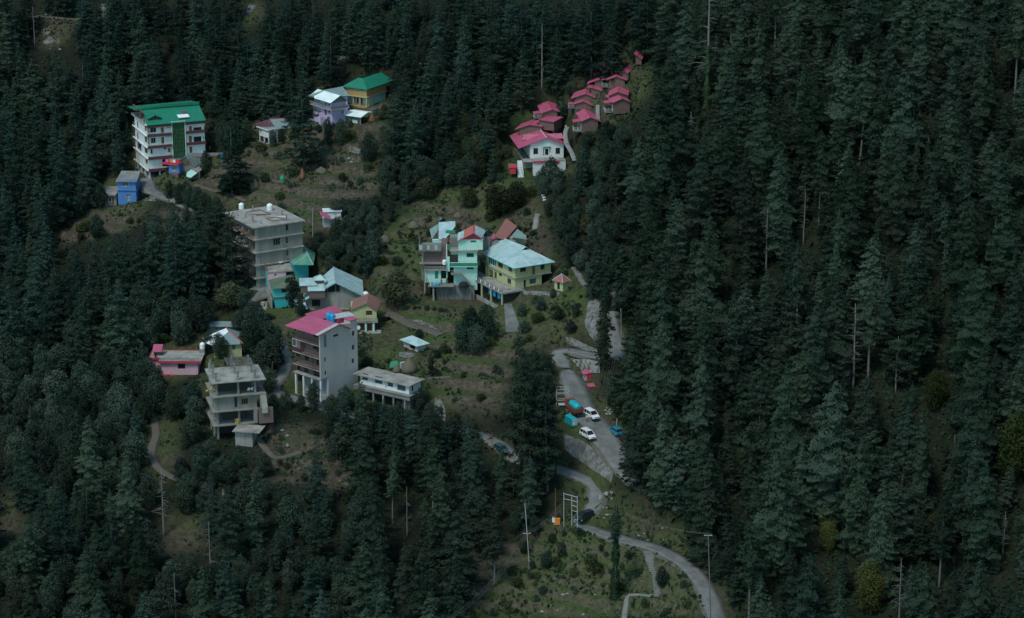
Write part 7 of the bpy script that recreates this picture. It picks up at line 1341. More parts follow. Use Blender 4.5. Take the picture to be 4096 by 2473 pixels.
# ---- stone and concrete facings laid on banks
FACE = []
def facing(name, label, k, top, bot, m, n=26, mrows=7, th=.6, rough=1.1, cat='wall', lift=.18):
    T = np.array(zl(k, top)); Bt = np.array(zl(k, bot))
    def rs(A):
        s = np.r_[0, np.cumsum(np.hypot(*np.diff(A, axis=0).T))]; u = np.linspace(0, s[-1], n); return np.stack([np.interp(u, s, A[:, 0]), np.interp(u, s, A[:, 1])], 1)
    T, Bt = rs(T), rs(Bt); px = np.array([[T[i]*(1-j/(mrows-1))+Bt[i]*j/(mrows-1) for i in range(n)] for j in range(mrows)]); P_ = cast(px[..., 0].ravel(), px[..., 1].ravel()).reshape(mrows, n, 3)
    FACE.append(P_.reshape(-1, 3)[:, :2]); rg = np.random.default_rng(len(label)); P_ = P_-ray(px[..., 0], px[..., 1])*lift; P_[..., 2] += rg.normal(0, .05*rough, P_.shape[:2]); P_[..., 1] += rg.normal(0, .12*rough, P_.shape[:2]); bk = P_+np.array([0, th, -.3]); V = np.concatenate([P_.reshape(-1, 3), bk.reshape(-1, 3)]); N0 = mrows*n; O = P_.reshape(-1, 3).mean(0); f = []
    for j in range(mrows-1):
        for i in range(n-1): a = j*n+i; f.append((a, a+n, a+n+1, a+1)); f.append((a+N0, a+1+N0, a+n+1+N0, a+n+N0))
    for i in range(n-1): f.append((i, i+1, i+1+N0, i+N0)); a = (mrows-1)*n+i; f.append((a, a+N0, a+1+N0, a+1))
    for j in range(mrows-1): a = j*n; f.append((a, a+N0, a+n+N0, a+n)); a = j*n+n-1; f.append((a, a+n, a+n+N0, a+N0))
    q = MB(); q.add(V-O, f); topthing(name, q, m, Vector(O), label, cat)
facing('retaining_wall', 'long mossy stone retaining wall holding up the upper road below the white cars', 'B', [(350, 940), (480, 990), (600, 1040), (720, 1130), (840, 1230), (950, 1350), (1000, 1480)], [(360, 1150), (450, 1230), (600, 1330), (760, 1440), (900, 1530), (980, 1590)], 'stone', 34)
facing('retaining_wall', 'sloping stepped concrete wall left of the steep upper road', 'A', [(610, 600), (700, 600), (750, 640), (770, 720)], [(560, 860), (600, 980), (670, 1080), (720, 980)], 'stone', 14)
facing('retaining_wall', 'pale stepped masonry wall above the bend of the steep upper road', 'A', [(880, 340), (940, 420), (965, 520), (930, 640)], [(865, 400), (870, 520), (880, 600), (905, 680)], 'stone', 12)
facing('retaining_wall', 'low rubble wall above the switchback of the upper road', 'A', [(330, 1030), (450, 1060), (560, 1120), (700, 1180)], [(370, 1120), (470, 1160), (580, 1200), (730, 1215)], 'stone', 16)
facing('retaining_wall', 'ribbed concrete wall below the switchback beside the pink kiosk', 'A', [(390, 1290), (500, 1300), (620, 1310), (740, 1330)], [(470, 1380), (540, 1440), (640, 1470), (745, 1460)], 'concdark', 14)
facing('retaining_wall', 'curved white-topped field wall on the terraces left of the tin hut', 7, [(1300, 290), (1400, 315), (1500, 325), (1600, 370), (1700, 440)], [(1310, 330), (1400, 350), (1500, 370), (1600, 400), (1690, 455)], 'stone', 18)
facing('rubble_wall', 'short grey dry-stone wall below the tin hut', 7, [(1270, 645), (1340, 640), (1440, 650)], [(1290, 690), (1350, 700), (1430, 690)], 'stone', 10)
facing('retaining_wall', 'long curved stone garden wall below the tiny pyramid-roofed hut', 5, [(1450, 985), (1600, 1000), (1700, 1000), (1800, 1010), (1900, 1000)], [(1480, 1040), (1600, 1040), (1700, 1050), (1800, 1060), (1890, 1050)], 'stone', 16)
facing('retaining_wall', 'grey wall under the drive beside the bright blue house', 1, [(680, 1085), (760, 1110), (860, 1160)], [(680, 1200), (760, 1225), (870, 1230)], 'stone', 12)
facing('retaining_wall', 'broken grey masonry patch on the slope below the open white-roofed shed', 2, [(1320, 1010), (1400, 1005), (1490, 1030)], [(1330, 1060), (1420, 1085), (1490, 1080)], 'stone', 10)
facing('retaining_wall', 'weathered concrete wall beside the ramp left of the turquoise house', 4, [(600, 1170), (640, 1200), (655, 1260)], [(570, 1300), (600, 1360), (650, 1380)], 'conc', 8)
facing('ramp', 'broad cracked concrete ramp going down below the yellow-green house terrace', 5, [(1240, 1150), (1290, 1145), (1330, 1150)], [(1260, 1480), (1400, 1480), (1450, 1490)], 'road', 10, 12, .4, .5, 'ramp')
facing('retaining_wall', 'small blue-grey stone stair wall right of the long white house', 7, [(1640, 1090), (1700, 1120), (1740, 1200)], [(1620, 1200), (1680, 1280), (1740, 1340)], 'stone', 8)
def steps(k, L0, L1, n, m, label, wpx, cat='steps'):
    FACE.append(np.array([list(G(k, (L0[0]+(L1[0]-L0[0])*t, L0[1]+(L1[1]-L0[1])*t)))[:2] for t in np.linspace(0, 1, n*2)]))
    rg = random.Random(n); P_ = [Vector(G(k, (L0[0]+(L1[0]-L0[0])*t, L0[1]+(L1[1]-L0[1])*t))) for t in np.linspace(0, 1, n)]; e = P_[0]; q = MB(); w = wpx/ZM[k][2]/mscale(e)/2
    for p in P_: a = p-e; dx = rg.uniform(-.12, .12); q.box(a.x-w+dx, a.x+w+dx, a.y-.25, a.y+.22, a.z-.4, a.z+.16)
    topthing('stone_steps', q, m, e, label, cat)
steps('C', (1625, 845), (1675, 985), 11, 'conc2', 'upper flight of pale stone steps going down the grassy slope from the road', 75); steps('C', (1685, 1005), (1705, 1180), 13, 'conc2', 'lower flight of pale stone steps going down the grassy slope', 55)
steps('A', (455, 215), (590, 440), 14, 'concdark', 'mossy stone steps between the tiny pyramid-roofed hut and the trees', 95); steps(5, (1640, 85), (1610, 250), 12, 'conc', 'narrow concrete steps going up the slope behind the yellow-green house', 70); steps(3, (490, 1400), (520, 1488), 5, 'white', 'pale steps below the white-gabled lodge', 30)
# ---- haystacks and rocks
for i, (k, p, r, h, l, m) in enumerate(((1, (1940, 1090), 1.2, 1.6, 'brown haystack on the terraces below the hotel drive', 'straw'), (2, (205, 1480), 1.4, 2.0, 'broad brown haystack left of the green-covered heap', 'straw'), (2, (1000, 1315), 1.6, 1.8, 'olive haystack among the terraces below the lilac house', 'straw'), (2, (775, 1385), .7, 3.0, 'slim pointed reddish haystack below the lilac house', 'rustmetal'), (5, (165, 240), 1.7, 1.9, 'large light brown haystack on the terraces left of the mint house', 'straw'), (4, (2050, 560), 1.5, 2.0, 'brown haystack right of the oak thicket', 'straw'), (5, (690, 120), 1.2, 1.6, 'grey haystack above the roofs of the mint house', 'straw'))):
    q = MB(); rg = random.Random(i); q.lathe([(r*.95, -.3), (r, .2*h), (r*.85, .45*h), (r*.5, .72*h), (r*.18, .92*h), (.04, h)], 14); q.v = [(x*(1+rg.uniform(-.16, .16)), y*(1+rg.uniform(-.16, .16)), z+rg.uniform(-.1, .1)*(z > 0)) for x, y, z in q.v]; topthing('haystack', q, m, G(k, p), l, 'haystack', smooth=True)
q = MB(); q.lathe([(.9, -.2), (.8, .8), (.35, 1.5), (.05, 1.6)], 9); topthing('covered_haystack', q, 'green', G(2, (535, 1410)), 'small haystack covered with green cloth on the terraces', 'haystack')
q = MB(); q.lathe([(.05, -.62), (.45, -.45), (.62, 0), (.45, .45), (.05, .62)], 14); o = topthing('blue_dish', q, 'tankblue', G('T', (2075, 330))+Vector((0, 0, 1.3)), 'round bright blue drum beside the hotel ramp', 'drum', smooth=True)
q = MB(); q.prism([(0, 0), (5.5, 0), (5.5, .12), (0, .12)], 0, [.3, 1.3, 1.3, .3]); topthing('ramp_rail', q, 'ochre', G(1, (1300, 715)), 'mustard yellow parapet rising along the hotel ramp, left part', 'railing', rz=R(10)); q = MB(); q.prism([(0, 0), (5.0, 0), (5.0, .12), (0, .12)], 0, [1.5, .4, .4, 1.5]); topthing('ramp_rail', q, 'ochre', G(1, (1455, 690)), 'mustard yellow parapet of the hotel ramp, right part', 'railing', rz=R(4))
rg = random.Random(3)
def rockmesh(seed):
    r_ = random.Random(seed); q = MB(); q.lathe([(.3, -.35), (.55, -.15), (.6, .1), (.42, .35), (.15, .48)], 7); q.v = [(x*(1+r_.uniform(-.25, .25)), y*(1+r_.uniform(-.25, .25)), z*(1+r_.uniform(-.2, .2))) for x, y, z in q.v]; o = q.build('rock', M['stone2']); me_ = o.data; bpy.data.objects.remove(o); return me_
M['stone2'] = mat('pale_rock', (.26, .26, .245), .95, (.18, .19, .17), .7, 2.0, .8); RM = [rockmesh(i) for i in range(6)]
for reg, n, lab, grp in ((('C', (1200, 330), (1330, 560)), 18, 'pale grey boulder on the cut bank right of the hairpin', 'boulders on the cut bank'), (('C', (1500, 640), (1760, 790)), 5, 'white boulder in the grass above the lower road', 'boulders above the lower road'), (('E', (1700, 300), (1835, 440)), 6, 'white stone on the slope right of the concrete frame', 'stones right of the concrete frame'), (('C', (500, 1180), (1300, 1360)), 9, 'grey stone in the grass of the lower slope', 'stones on the lower grassy slope'), (('B', (860, 540), (1010, 700)), 8, 'grey rock on the bank right of the white cars', 'rocks right of the white cars'), ((2, (1280, 1130), (1400, 1200)), 6, 'grey stone on the terraces below the ochre house', 'stones below the ochre house'), (('F', (160, 40), (480, 120)), 7, 'pale rock beside the hill road at the top left', 'rocks at the top left'), (('F', (360, 300), (480, 380)), 5, 'white rock on the bare bank at the upper left', 'rocks on the upper left bank')):
    for i in range(n):
        o = bpy.data.objects.new('rock', RM[rg.randrange(6)]); COL.objects.link(o); P = G(reg[0], (rg.uniform(reg[1][0], reg[2][0]), rg.uniform(reg[1][1], reg[2][1]))); o.location = P; s = rg.uniform(.25, .8); o.scale = (s, s*rg.uniform(.7, 1.3), s*rg.uniform(.6, 1)); o.rotation_euler = (0, 0, rg.uniform(0, 6)); tag(o, lab, 'rock', grp)
# ---- ground cover
def cover(name, n, seed, fn, m, label, sz=(.25, .6)):
    rng = np.random.default_rng(seed); X = rng.uniform(-150, 150, n*6); Y = rng.uniform(392, 740, n*6); Z = hgt(X, Y); px, py, d = proj(np.stack([X, Y, Z], -1)); x = px/DS; y = py/DS
    j = np.clip((y/4).astype(int), 0, H_-1); i = np.clip((x/4).astype(int), 0, W_-1); inside = (x > -20) & (x < 2480) & (y > -20) & (y < 1510); w = fn(X, Y, x, y, KM[j, i]); keep = inside & (rng.uniform(0, 1, len(X)) < w)
    for nm, Q, hw, mt in ROADN:
        lo = Q[:, :2].min(0)-4; hi = Q[:, :2].max(0)+4; c = np.nonzero(keep & (X > lo[0]) & (X < hi[0]) & (Y > lo[1]) & (Y < hi[1]))[0]
        if len(c): dd = ((X[c][:, None]-Q[None, :, 0])**2+(Y[c][:, None]-Q[None, :, 1])**2).min(1); keep[c[dd < (hw+.25)**2]] = False
    for s, x0, x1, y0, y1, z, bl in PADS:
        lx = (X-s.O.x)*s.c+(Y-s.O.y)*s.s; ly = -(X-s.O.x)*s.s+(Y-s.O.y)*s.c; keep &= ~((lx > x0+.3) & (lx < x1-.3) & (ly > y0+.3) & (ly < y1-.3))
    for A in FACE:
        lo = A.min(0)-2; hi = A.max(0)+2; c = np.nonzero(keep & (X > lo[0]) & (X < hi[0]) & (Y > lo[1]) & (Y < hi[1]))[0]
        if len(c): dd = ((X[c][:, None]-A[None, :, 0])**2+(Y[c][:, None]-A[None, :, 1])**2).min(1); keep[c[dd < .9]] = False
    k = np.nonzero(keep)[0][:n]; r = rng.uniform(sz[0], sz[1], len(k)); C = np.stack([X[k], Y[k], Z[k]+r*.22], 1); C = np.repeat(C, 2, 0)+rng.normal(0, .12, (len(k)*2, 3)); Nn = unit(np.stack([rng.normal(0, .7, len(C)), rng.normal(-.5, .6, len(C)), rng.uniform(.2, 1, len(C))], 1))
    me_ = leaf_mesh(name, C, Nn, np.repeat(r, 2)*rng.uniform(.8, 1.5, len(C)), .7, M[m], rng); o = bpy.data.objects.new(name, me_); COL.objects.link(o); tag(o, kind='stuff'); return o
M['grassm'] = leafmat('grass_tufts', (.032, .054, .017), (.064, .090, .030)); M['drym'] = leafmat('dry_grass_tufts', (.044, .037, .024), (.086, .07, .046)); M['herb'] = leafmat('low_scrub', (.010, .020, .011), (.024, .038, .019))
cl = lambda X, Y, s, sd: np.clip(fbm(X, Y, s, 3, sd)*2.2+.35, 0, 1)
cover('grass', 42000, 1, lambda X, Y, x, y, k: k*cl(X, Y, 14, 5)*.8, 'grassm', '', (.2, .45)); cover('dry_grass', 20000, 2, lambda X, Y, x, y, k: k*cl(X, Y, 11, 15)*.5, 'drym', '', (.2, .45)); cover('undergrowth', 42000, 3, lambda X, Y, x, y, k: np.where(k, cl(X, Y, 6, 25)**2*.55, .35), 'herb', '', (.4, 1.0)); cover('undergrowth', 26000, 4, lambda X, Y, x, y, k: np.where(k, 0, .40)*(x > 1450), 'herb', '', (.7, 1.4))
# ---------------------------------------------------------------- forest
def pick_region(x, y):
    """overview pixel of a foot -> (kind, height, width factor, name, label, group)"""
    r = random.random
    if inpoly(x, y, [(1500, -300), (2800, -300), (2800, 2400), (1780, 2400), (1780, 1480), (1720, 1380), (1600, 1290), (1470, 1250), (1520, 1100), (1500, 880), (1530, 700), (1500, 520), (1540, 380), (1590, 200)]):
        lo = y > 900
        k = 'spruce' if r() < .66 else 'bigcedar' if r() < .5 else 'tallspruce'
        return k, random.triangular(12, 31, 23), 'spruce_tree', ('dark green spruce in the lower half of the dense wood right of the road' if lo else 'dark green spruce in the dense wood on the slope right of the red-roofed cabins'), 'spruces right of the road' if lo else 'spruces on the upper right slope'
    if y < 340+ (x > 900)*90 or x < 320 and y < 900:
        k = 'cedar' if r() < .85 else 'bigcedar'
        if x < 320: L = ('blue-green conical cedar in the dense wood left of the green-roofed hotel', 'cedars left of the hotel')
        elif x < 980: L = ('blue-green conical cedar on the wooded slope above the hotel and the green-roofed yellow house', 'cedars above the hotel')
        else: L = ('dark cedar in the wood above and left of the red-roofed cabins', 'cedars above the cabins')
        return k, random.triangular(12, 24, 18), 'cedar_tree', L[0], L[1]
    if inpoly(x, y, [(330, 480), (560, 480), (590, 690), (520, 745), (330, 800), (200, 860), (-200, 900), (-200, 520), (100, 520)]):
        return ('cedar' if r() < .7 else 'bigcedar'), random.uniform(14, 21), 'cedar_tree', 'dark cedar in the wood between the bright blue house and the pink flat-roofed house', 'cedars left of the concrete block'
    if x > 860 and y > 1000 and x < 1480:
        k = ('spruce', 'bigcedar', 'tallspruce', 'spruce')[int(r()*4)]
        return k, random.uniform(15, 23), 'spruce_tree', 'dark spruce in the wood below the village, left of the hairpin road', 'spruces below the village'
    if x < 900 and y > 1180:
        if r() < .35: return 'oak', random.uniform(7, 11), 'oak_tree', 'grey-green oak on the lower left slope among cedars', 'oaks on the lower left slope'
        return ('cedar', 'bigcedar', 'spruce')[int(r()*3)], random.uniform(13, 19), 'cedar_tree', 'green cedar in the wood at the foot of the lower left slope', 'cedars at the lower left foot'
    if x < 420: return ('oak' if r() < .7 else 'slimoak' if r() < .4 else 'cedar'), random.uniform(8, 12), 'oak_tree', 'grey-green rounded oak on the slope left of the concrete frame building', 'oaks left of the concrete frame'
    return ('oak' if r() < .8 else 'bigcedar'), random.uniform(7, 11), 'oak_tree', 'grey-green oak in the thickets between the houses', 'oaks between the houses'
def keep_clear(P, h, w):
    """share of a crown that would cover something the photograph shows"""
    zs = np.linspace(.12, .97, 7); tot = hit = 0
    for z in zs:
        X, Y, d = proj((P[0], P[1], P[2]+h*z)); rw = w*(1.05-z*.75)*F/d
        for k in (-.8, -.4, 0, .4, .8):
            i = int((X+k*rw)/DS/4); j = int(Y/DS/4); tot += 1
            if 0 <= i < W_ and 0 <= j < H_ and KM[j, i]: hit += 1
    return hit/tot
OCC = []        # feet already taken
def taken(P, d):
    return any((P[0]-q[0])**2+(P[1]-q[1])**2 < (d*(q[2] if len(q) > 2 else 1))**2 for q in OCC)
# ---------------------------------------------------------------- trees placed one by one
def hand(kind, x, y, hpx, label, ws=1.0, name=None, group=None, cat='tree', add=True, dw=1.0):
    if kind == 'oak' and 'olive' in label: kind = 'olive'; name = 'broadleaf_tree'
    P = castD((x, y)); h = hpx*DS/mscale(P)/.955
    if add: OCC.append((P[0], P[1], {'oak': 3.0, 'slimoak': 2.0, 'cedar': 4.5, 'bigcedar': 5.5, 'spruce': 4.5, 'tallspruce': 4, 'pine': 4, 'shrub': 1, 'darkshrub': 1.5, 'olive': 3.2}[kind]*dw))
    return tree(kind, P, h, name=name or {'oak': 'oak_tree', 'slimoak': 'oak_tree', 'cedar': 'cedar_tree', 'bigcedar': 'cedar_tree', 'spruce': 'spruce_tree', 'tallspruce': 'spruce_tree', 'pine': 'pine_tree', 'shrub': 'shrub', 'darkshrub': 'shrub'}[kind], label=label, group=group, cat=cat, scale_w=ws)
hand('cedar', 732, 400, 222, 'tall dark cedar in front of the lilac house', 1.25)
hand('cedar', 560, 468, 185, 'dark cedar on the terraces right of the small blue house', 1.35)
for a in ((495, 418, 64, 'round dark oak right of the shed with the mint tin roof', 1.0), (792, 352, 78, 'slender dark oak left of the open white-roofed shed', .8), (818, 350, 72, 'slender dark oak touching the left post of the open white-roofed shed', .8), (888, 392, 80, 'dark oak on the slope below the heap beside the open shed', .9), (657, 352, 46, 'small dark oak at the right corner of the white stilt house', 1.0), (596, 340, 62, 'round oak beside the white post left of the stilt house', 1.0),
          (243, 500, 66, 'dark oak in front of the low grey house', .9), (236, 572, 62, 'dark oak just below the low grey house', 1.0), (680, 345, 40, 'small oak under the slate-roofed house', 1.1), (556, 742, 74, 'broad olive oak beside the drive of the bare concrete block', 1.5), (500, 850, 60, 'oak in front of the yellow slate-roofed house, left of a second one', 1.0), (530, 862, 70, 'oak in front of the yellow slate-roofed house, right of a second one', 1.0), (383, 935, 66, 'dark oak in front of the pink flat-roofed house', .85),
          (754, 985, 80, 'upright dark oak in front of the tall pink-roofed building', .85), (688, 985, 50, 'dark oak beside the road left of the tall pink-roofed building', 1.1), (832, 985, 66, 'dark oak right of the foot of the tall pink-roofed building', .9), (700, 740, 95, 'dark oak between the turquoise house and the big tin roof', .7), (722, 760, 60, 'dark oak at the left foot of the big tin roof', .9), (850, 720, 20, 'small oak in front of the big tin-roofed house', 1.2), (1037, 905, 66, 'very slim dark oak right of the haystack roof', .55),
          (1012, 1000, 78, 'dark oak at the right end of the long white house', .9), (1110, 850, 96, 'dark oak below the yellow-green house terrace, leftmost of its clump', 1.0), (1135, 832, 110, 'dark oak below the yellow-green house terrace, second of its clump', .9), (1168, 822, 100, 'dark oak below the yellow-green house terrace, third of its clump', .9), (1150, 850, 80, 'dark oak below the yellow-green house terrace, lowest of its clump', 1.0), (1255, 760, 36, 'round dark oak right of the broad concrete ramp', 1.3), (955, 735, 100, 'broad olive tree on the terraces left of the mint house', 1.35), (885, 670, 85, 'slim dark oak on the terraces left of the mint house', .6),
          (1328, 452, 86, 'large round dark tree in front of the white-gabled lodge', 1.25), (1030, 480, 60, 'pale olive tree above the terraces of the mint house', 1.5), (1195, 520, 84, 'broad olive tree on the slope below the lodge', 1.6), (1130, 500, 60, 'olive tree on the slope left of the broad one below the lodge', 1.4), (1240, 500, 70, 'olive tree just below the small crimson shed', 1.2), (1350, 335, 115, 'tall narrow dark oak between the lodge and the cabins', .55), (1316, 345, 62, 'dark oak half covering the farthest cabin behind the lodge', .8), (1412, 360, 50, 'grey-green round bush tree below the lowest cabins', 1.2), (1460, 345, 60, 'oak on the slope below the right-hand cabin row', 1.2),
          (1315, 1365, 46, 'dark oak on the grassy slope left of the ivy-clad tree', 1.2), (1262, 1330, 34, 'small dark oak below the pale utility pole', 1.2), (1350, 1340, 44, 'small oak among shrubs on the lower grassy slope', 1.0), (1592, 1412, 62, 'dark oak right of the lower stone steps', 1.1), (1690, 1300, 60, 'dark oak beside the road right of the lower bend', 1.2), (1412, 560, 50, 'olive oak above the stone garden wall', 1.2), (660, 980, 40, 'small oak left of the road below the concrete frame', 1.1)):
    hand('oak' if a[4] > .75 else 'slimoak', a[0], a[1], a[2], a[3], a[4]/(1 if a[4] > .75 else .58))
for x, y, h, l, k, w in ((380, 702, 190, 'tall cedar left of the bare concrete block, leftmost of the front four', 'cedar', 1), (427, 722, 220, 'tall cedar left of the bare concrete block, second of the front four', 'cedar', 1), (478, 700, 185, 'tall cedar left of the bare concrete block, third of the front four', 'cedar', 1.1), (562, 700, 200, 'tall cedar covering the left edge of the bare concrete block', 'bigcedar', 1.15), (505, 560, 90, 'small cedar behind the front four beside the concrete block', 'cedar', 1), (1268, 1190, 400, 'huge dark spruce standing before the village, left of a pair', 'bigcedar', .72), (1318, 1182, 345, 'huge dark spruce standing before the village, right of a pair', 'bigcedar', .68), (1294, 1120, 300, 'dark spruce between the two huge ones', 'spruce', .8),
                         (1452, 890, 240, 'narrow dark spruce between the switchback and the steep upper road', 'spruce', .45), (1432, 712, 130, 'dark cedar over the parked car at the upper steps', 'cedar', 1.2), (1482, 498, 172, 'broad flat-tiered cedar with a bare lower trunk below the cabins', 'bigcedar', 1.05), (1560, 470, 170, 'broad tiered cedar right of the bare-trunked one below the cabins', 'bigcedar', .9), (1474, 198, 140, 'dark cedar overhanging the upper cabins', 'cedar', 1.3), (871, 1055, 150, 'cedar standing in front of the road below the pink-roofed building', 'bigcedar', .8), (940, 1080, 110, 'small dark cedar below the long white house', 'cedar', 1.2), (1000, 1110, 130, 'cedar below the long white house beside the road', 'cedar', 1.1), (765, 1235, 190, 'dark narrow cedar on the path slope below the road', 'cedar', .9),
                         (1395, 470, 120, 'dark cedar in the thicket right of the lodge steps', 'cedar', 1.0), (1075, 1130, 120, 'cedar below the lower road, left of the dark green car', 'cedar', 1.2), (1140, 1170, 130, 'spruce just below the lower road', 'spruce', 1.0), (1205, 1190, 120, 'spruce below the dark green car', 'spruce', 1.1)):
    hand(k, x, y, h, l, w)
for i, (x, y, h, k, w) in enumerate(((800, 1020, 80, 'oak', 1), (835, 1050, 110, 'cedar', 1.1), (905, 1040, 90, 'oak', 1.1), (925, 1075, 120, 'cedar', 1), (960, 1040, 84, 'oak', 1.1), (1040, 1060, 100, 'oak', 1.1), (1062, 1090, 120, 'cedar', 1.1), (1100, 1070, 90, 'oak', 1.2), (1125, 1120, 130, 'cedar', 1), (985, 1075, 110, 'cedar', 1), (795, 1065, 100, 'cedar', 1), (725, 990, 50, 'oak', 1), (640, 930, 60, 'oak', 1), (655, 890, 70, 'oak', .9))): hand(k, x, y, h, ('dark oak' if k == 'oak' else 'dark cedar')+' crowding the outer edge of the road below the white long house', w, group='trees along the road edge, '+('oaks' if k == 'oak' else 'cedars'))
for x, y, h in ((408, 478, 52), (432, 492, 60), (455, 500, 56), (478, 508, 64), (500, 512, 50), (522, 520, 54), (447, 470, 40)): hand('oak', x, y, h, 'dark oak in the row hiding the hotel drive', 1.1, group='oaks along the hotel drive')
for x, y, h, k in ((1548, 1172, 190, 'bigcedar'), (1590, 1205, 230, 'spruce'), (1635, 1232, 200, 'bigcedar'), (1522, 1135, 150, 'spruce'), (1682, 1265, 230, 'spruce'), (1610, 1165, 200, 'spruce')): hand(k, x, y, h, 'dark spruce on the bank between the upper road and the lower bend', 1.1, name='spruce_tree', group='spruces on the bank by the bend')
for x, y, h in ((602, 838, 96), (620, 880, 112), (638, 908, 104), (650, 862, 100), (612, 800, 84), (590, 852, 70), (645, 945, 70), (664, 880, 84), (630, 820, 90), (575, 800, 60)): hand('oak', x, y, h, 'dark oak in the dense clump between the slate-roofed house and the side lane', 1.15, group='oaks beside the side lane', dw=.7)
for x, y, h in ((1262, 800, 34), (1300, 745, 36), (1345, 770, 40), (1385, 760, 36), (1225, 720, 30), (1330, 715, 26), (1375, 800, 34)): hand('oak', x, y, h, 'round bush tree on the rough bank below the tiny pyramid-roofed hut', 1.4, group='bush trees below the hut')
# oaks packed into thickets
rg = random.Random(12)
for poly, n, hh, lab, grp, kk in ((([(775, 560), (800, 500), (905, 480), (925, 560), (890, 660), (800, 670), (750, 620)]), 34, (40, 66), 'grey-green oak in the thicket between the concrete block and the mint house', 'oaks in the central thicket', 'oak'),
                              (([(1290, 440), (1440, 400), (1470, 540), (1400, 600), (1330, 560)]), 26, (42, 66), 'grey-green oak in the thicket between the lodge and the upper steps', 'oaks in the thicket below the lodge', 'oak'),
                              (([(575, 780), (660, 770), (665, 860), (640, 950), (600, 900)]), 15, (50, 80), 'dark oak in the thicket between the road and the yellow slate-roofed house', 'oaks in the thicket above the road', 'oak'),
                              (([(1135, 300), (1230, 290), (1220, 420), (1080, 440), (1010, 430)]), 22, (36, 60), 'olive broadleaf tree on the slope left of the white-gabled lodge', 'broadleaf trees left of the lodge', 'oak'),
                              (([(480, 1090), (640, 1120), (640, 1230), (500, 1220), (400, 1180)]), 16, (44, 66), 'grey-green oak below the concrete frame building', 'oaks below the concrete frame', 'oak'),
                              (([(240, 900), (350, 880), (360, 1000), (330, 1120), (230, 1080)]), 14, (56, 84), 'rounded grey-green oak left of the earth path', 'oaks left of the earth path', 'oak'),
                              (([(1445, 345), (1540, 330), (1560, 440), (1500, 460), (1440, 420)]), 16, (40, 64), 'grey-green tree on the slope right of the lowest cabins', 'trees below the right-hand cabins', 'oak'),
                              (([(1380, 620), (1500, 620), (1500, 700), (1460, 740), (1400, 690)]), 9, (36, 60), 'small dark tree in the thicket above the steep upper road', 'trees above the steep upper road', 'oak')):
    k_ = 0; tries = 0
    while k_ < n and tries < 600:
        tries += 1; xs = [p[0] for p in poly]; ys = [p[1] for p in poly]; x, y = rg.uniform(min(xs), max(xs)), rg.uniform(min(ys), max(ys))
        if not inpoly(x, y, poly): continue
        P = castD((x, y)); h = rg.uniform(*hh)
        if taken(P, .85): continue
        if keep_clear(P, h*DS/mscale(P), h*DS/mscale(P)*.3) > .25: continue
        hand(kk, x, y, h, lab, rg.uniform(.95, 1.3), group=grp, dw=1.0); k_ += 1
for i, pts in enumerate(HEDGE):
    for (x0, y0), (x1, y1) in zip(pts[:-1], pts[1:]):
        m_ = max(2, int(math.hypot(x1-x0, y1-y0)/52))
        for j in range(m_):
            q_ = V2((x0+(x1-x0)*(j+rg.random())/m_+rg.uniform(-8, 8), y0+(y1-y0)*(j+rg.random())/m_)); hand(rg.choice(('shrub', 'darkshrub')), q_[0], q_[1], rg.uniform(6, 12), 'dark bush in the hedge rows between the grassy terraces beside the mint house', rg.uniform(.9, 1.5), cat='shrub', group='hedge bushes on the terraces')
for i, (x, y) in enumerate(((430, 1310), (500, 1290), (560, 1330), (640, 1300), (700, 1330), (760, 1290), (850, 1330), (930, 1300), (1020, 1330))):
    q_ = zp('S', (x, y)); hand(('shrub', 'darkshrub')[i % 2], q_[0]/DS, q_[1]/DS+4, rg.uniform(12, 20), 'bush growing against the stone wall under the mint house yard', 1.2, cat='shrub', group='bushes under the mint house')
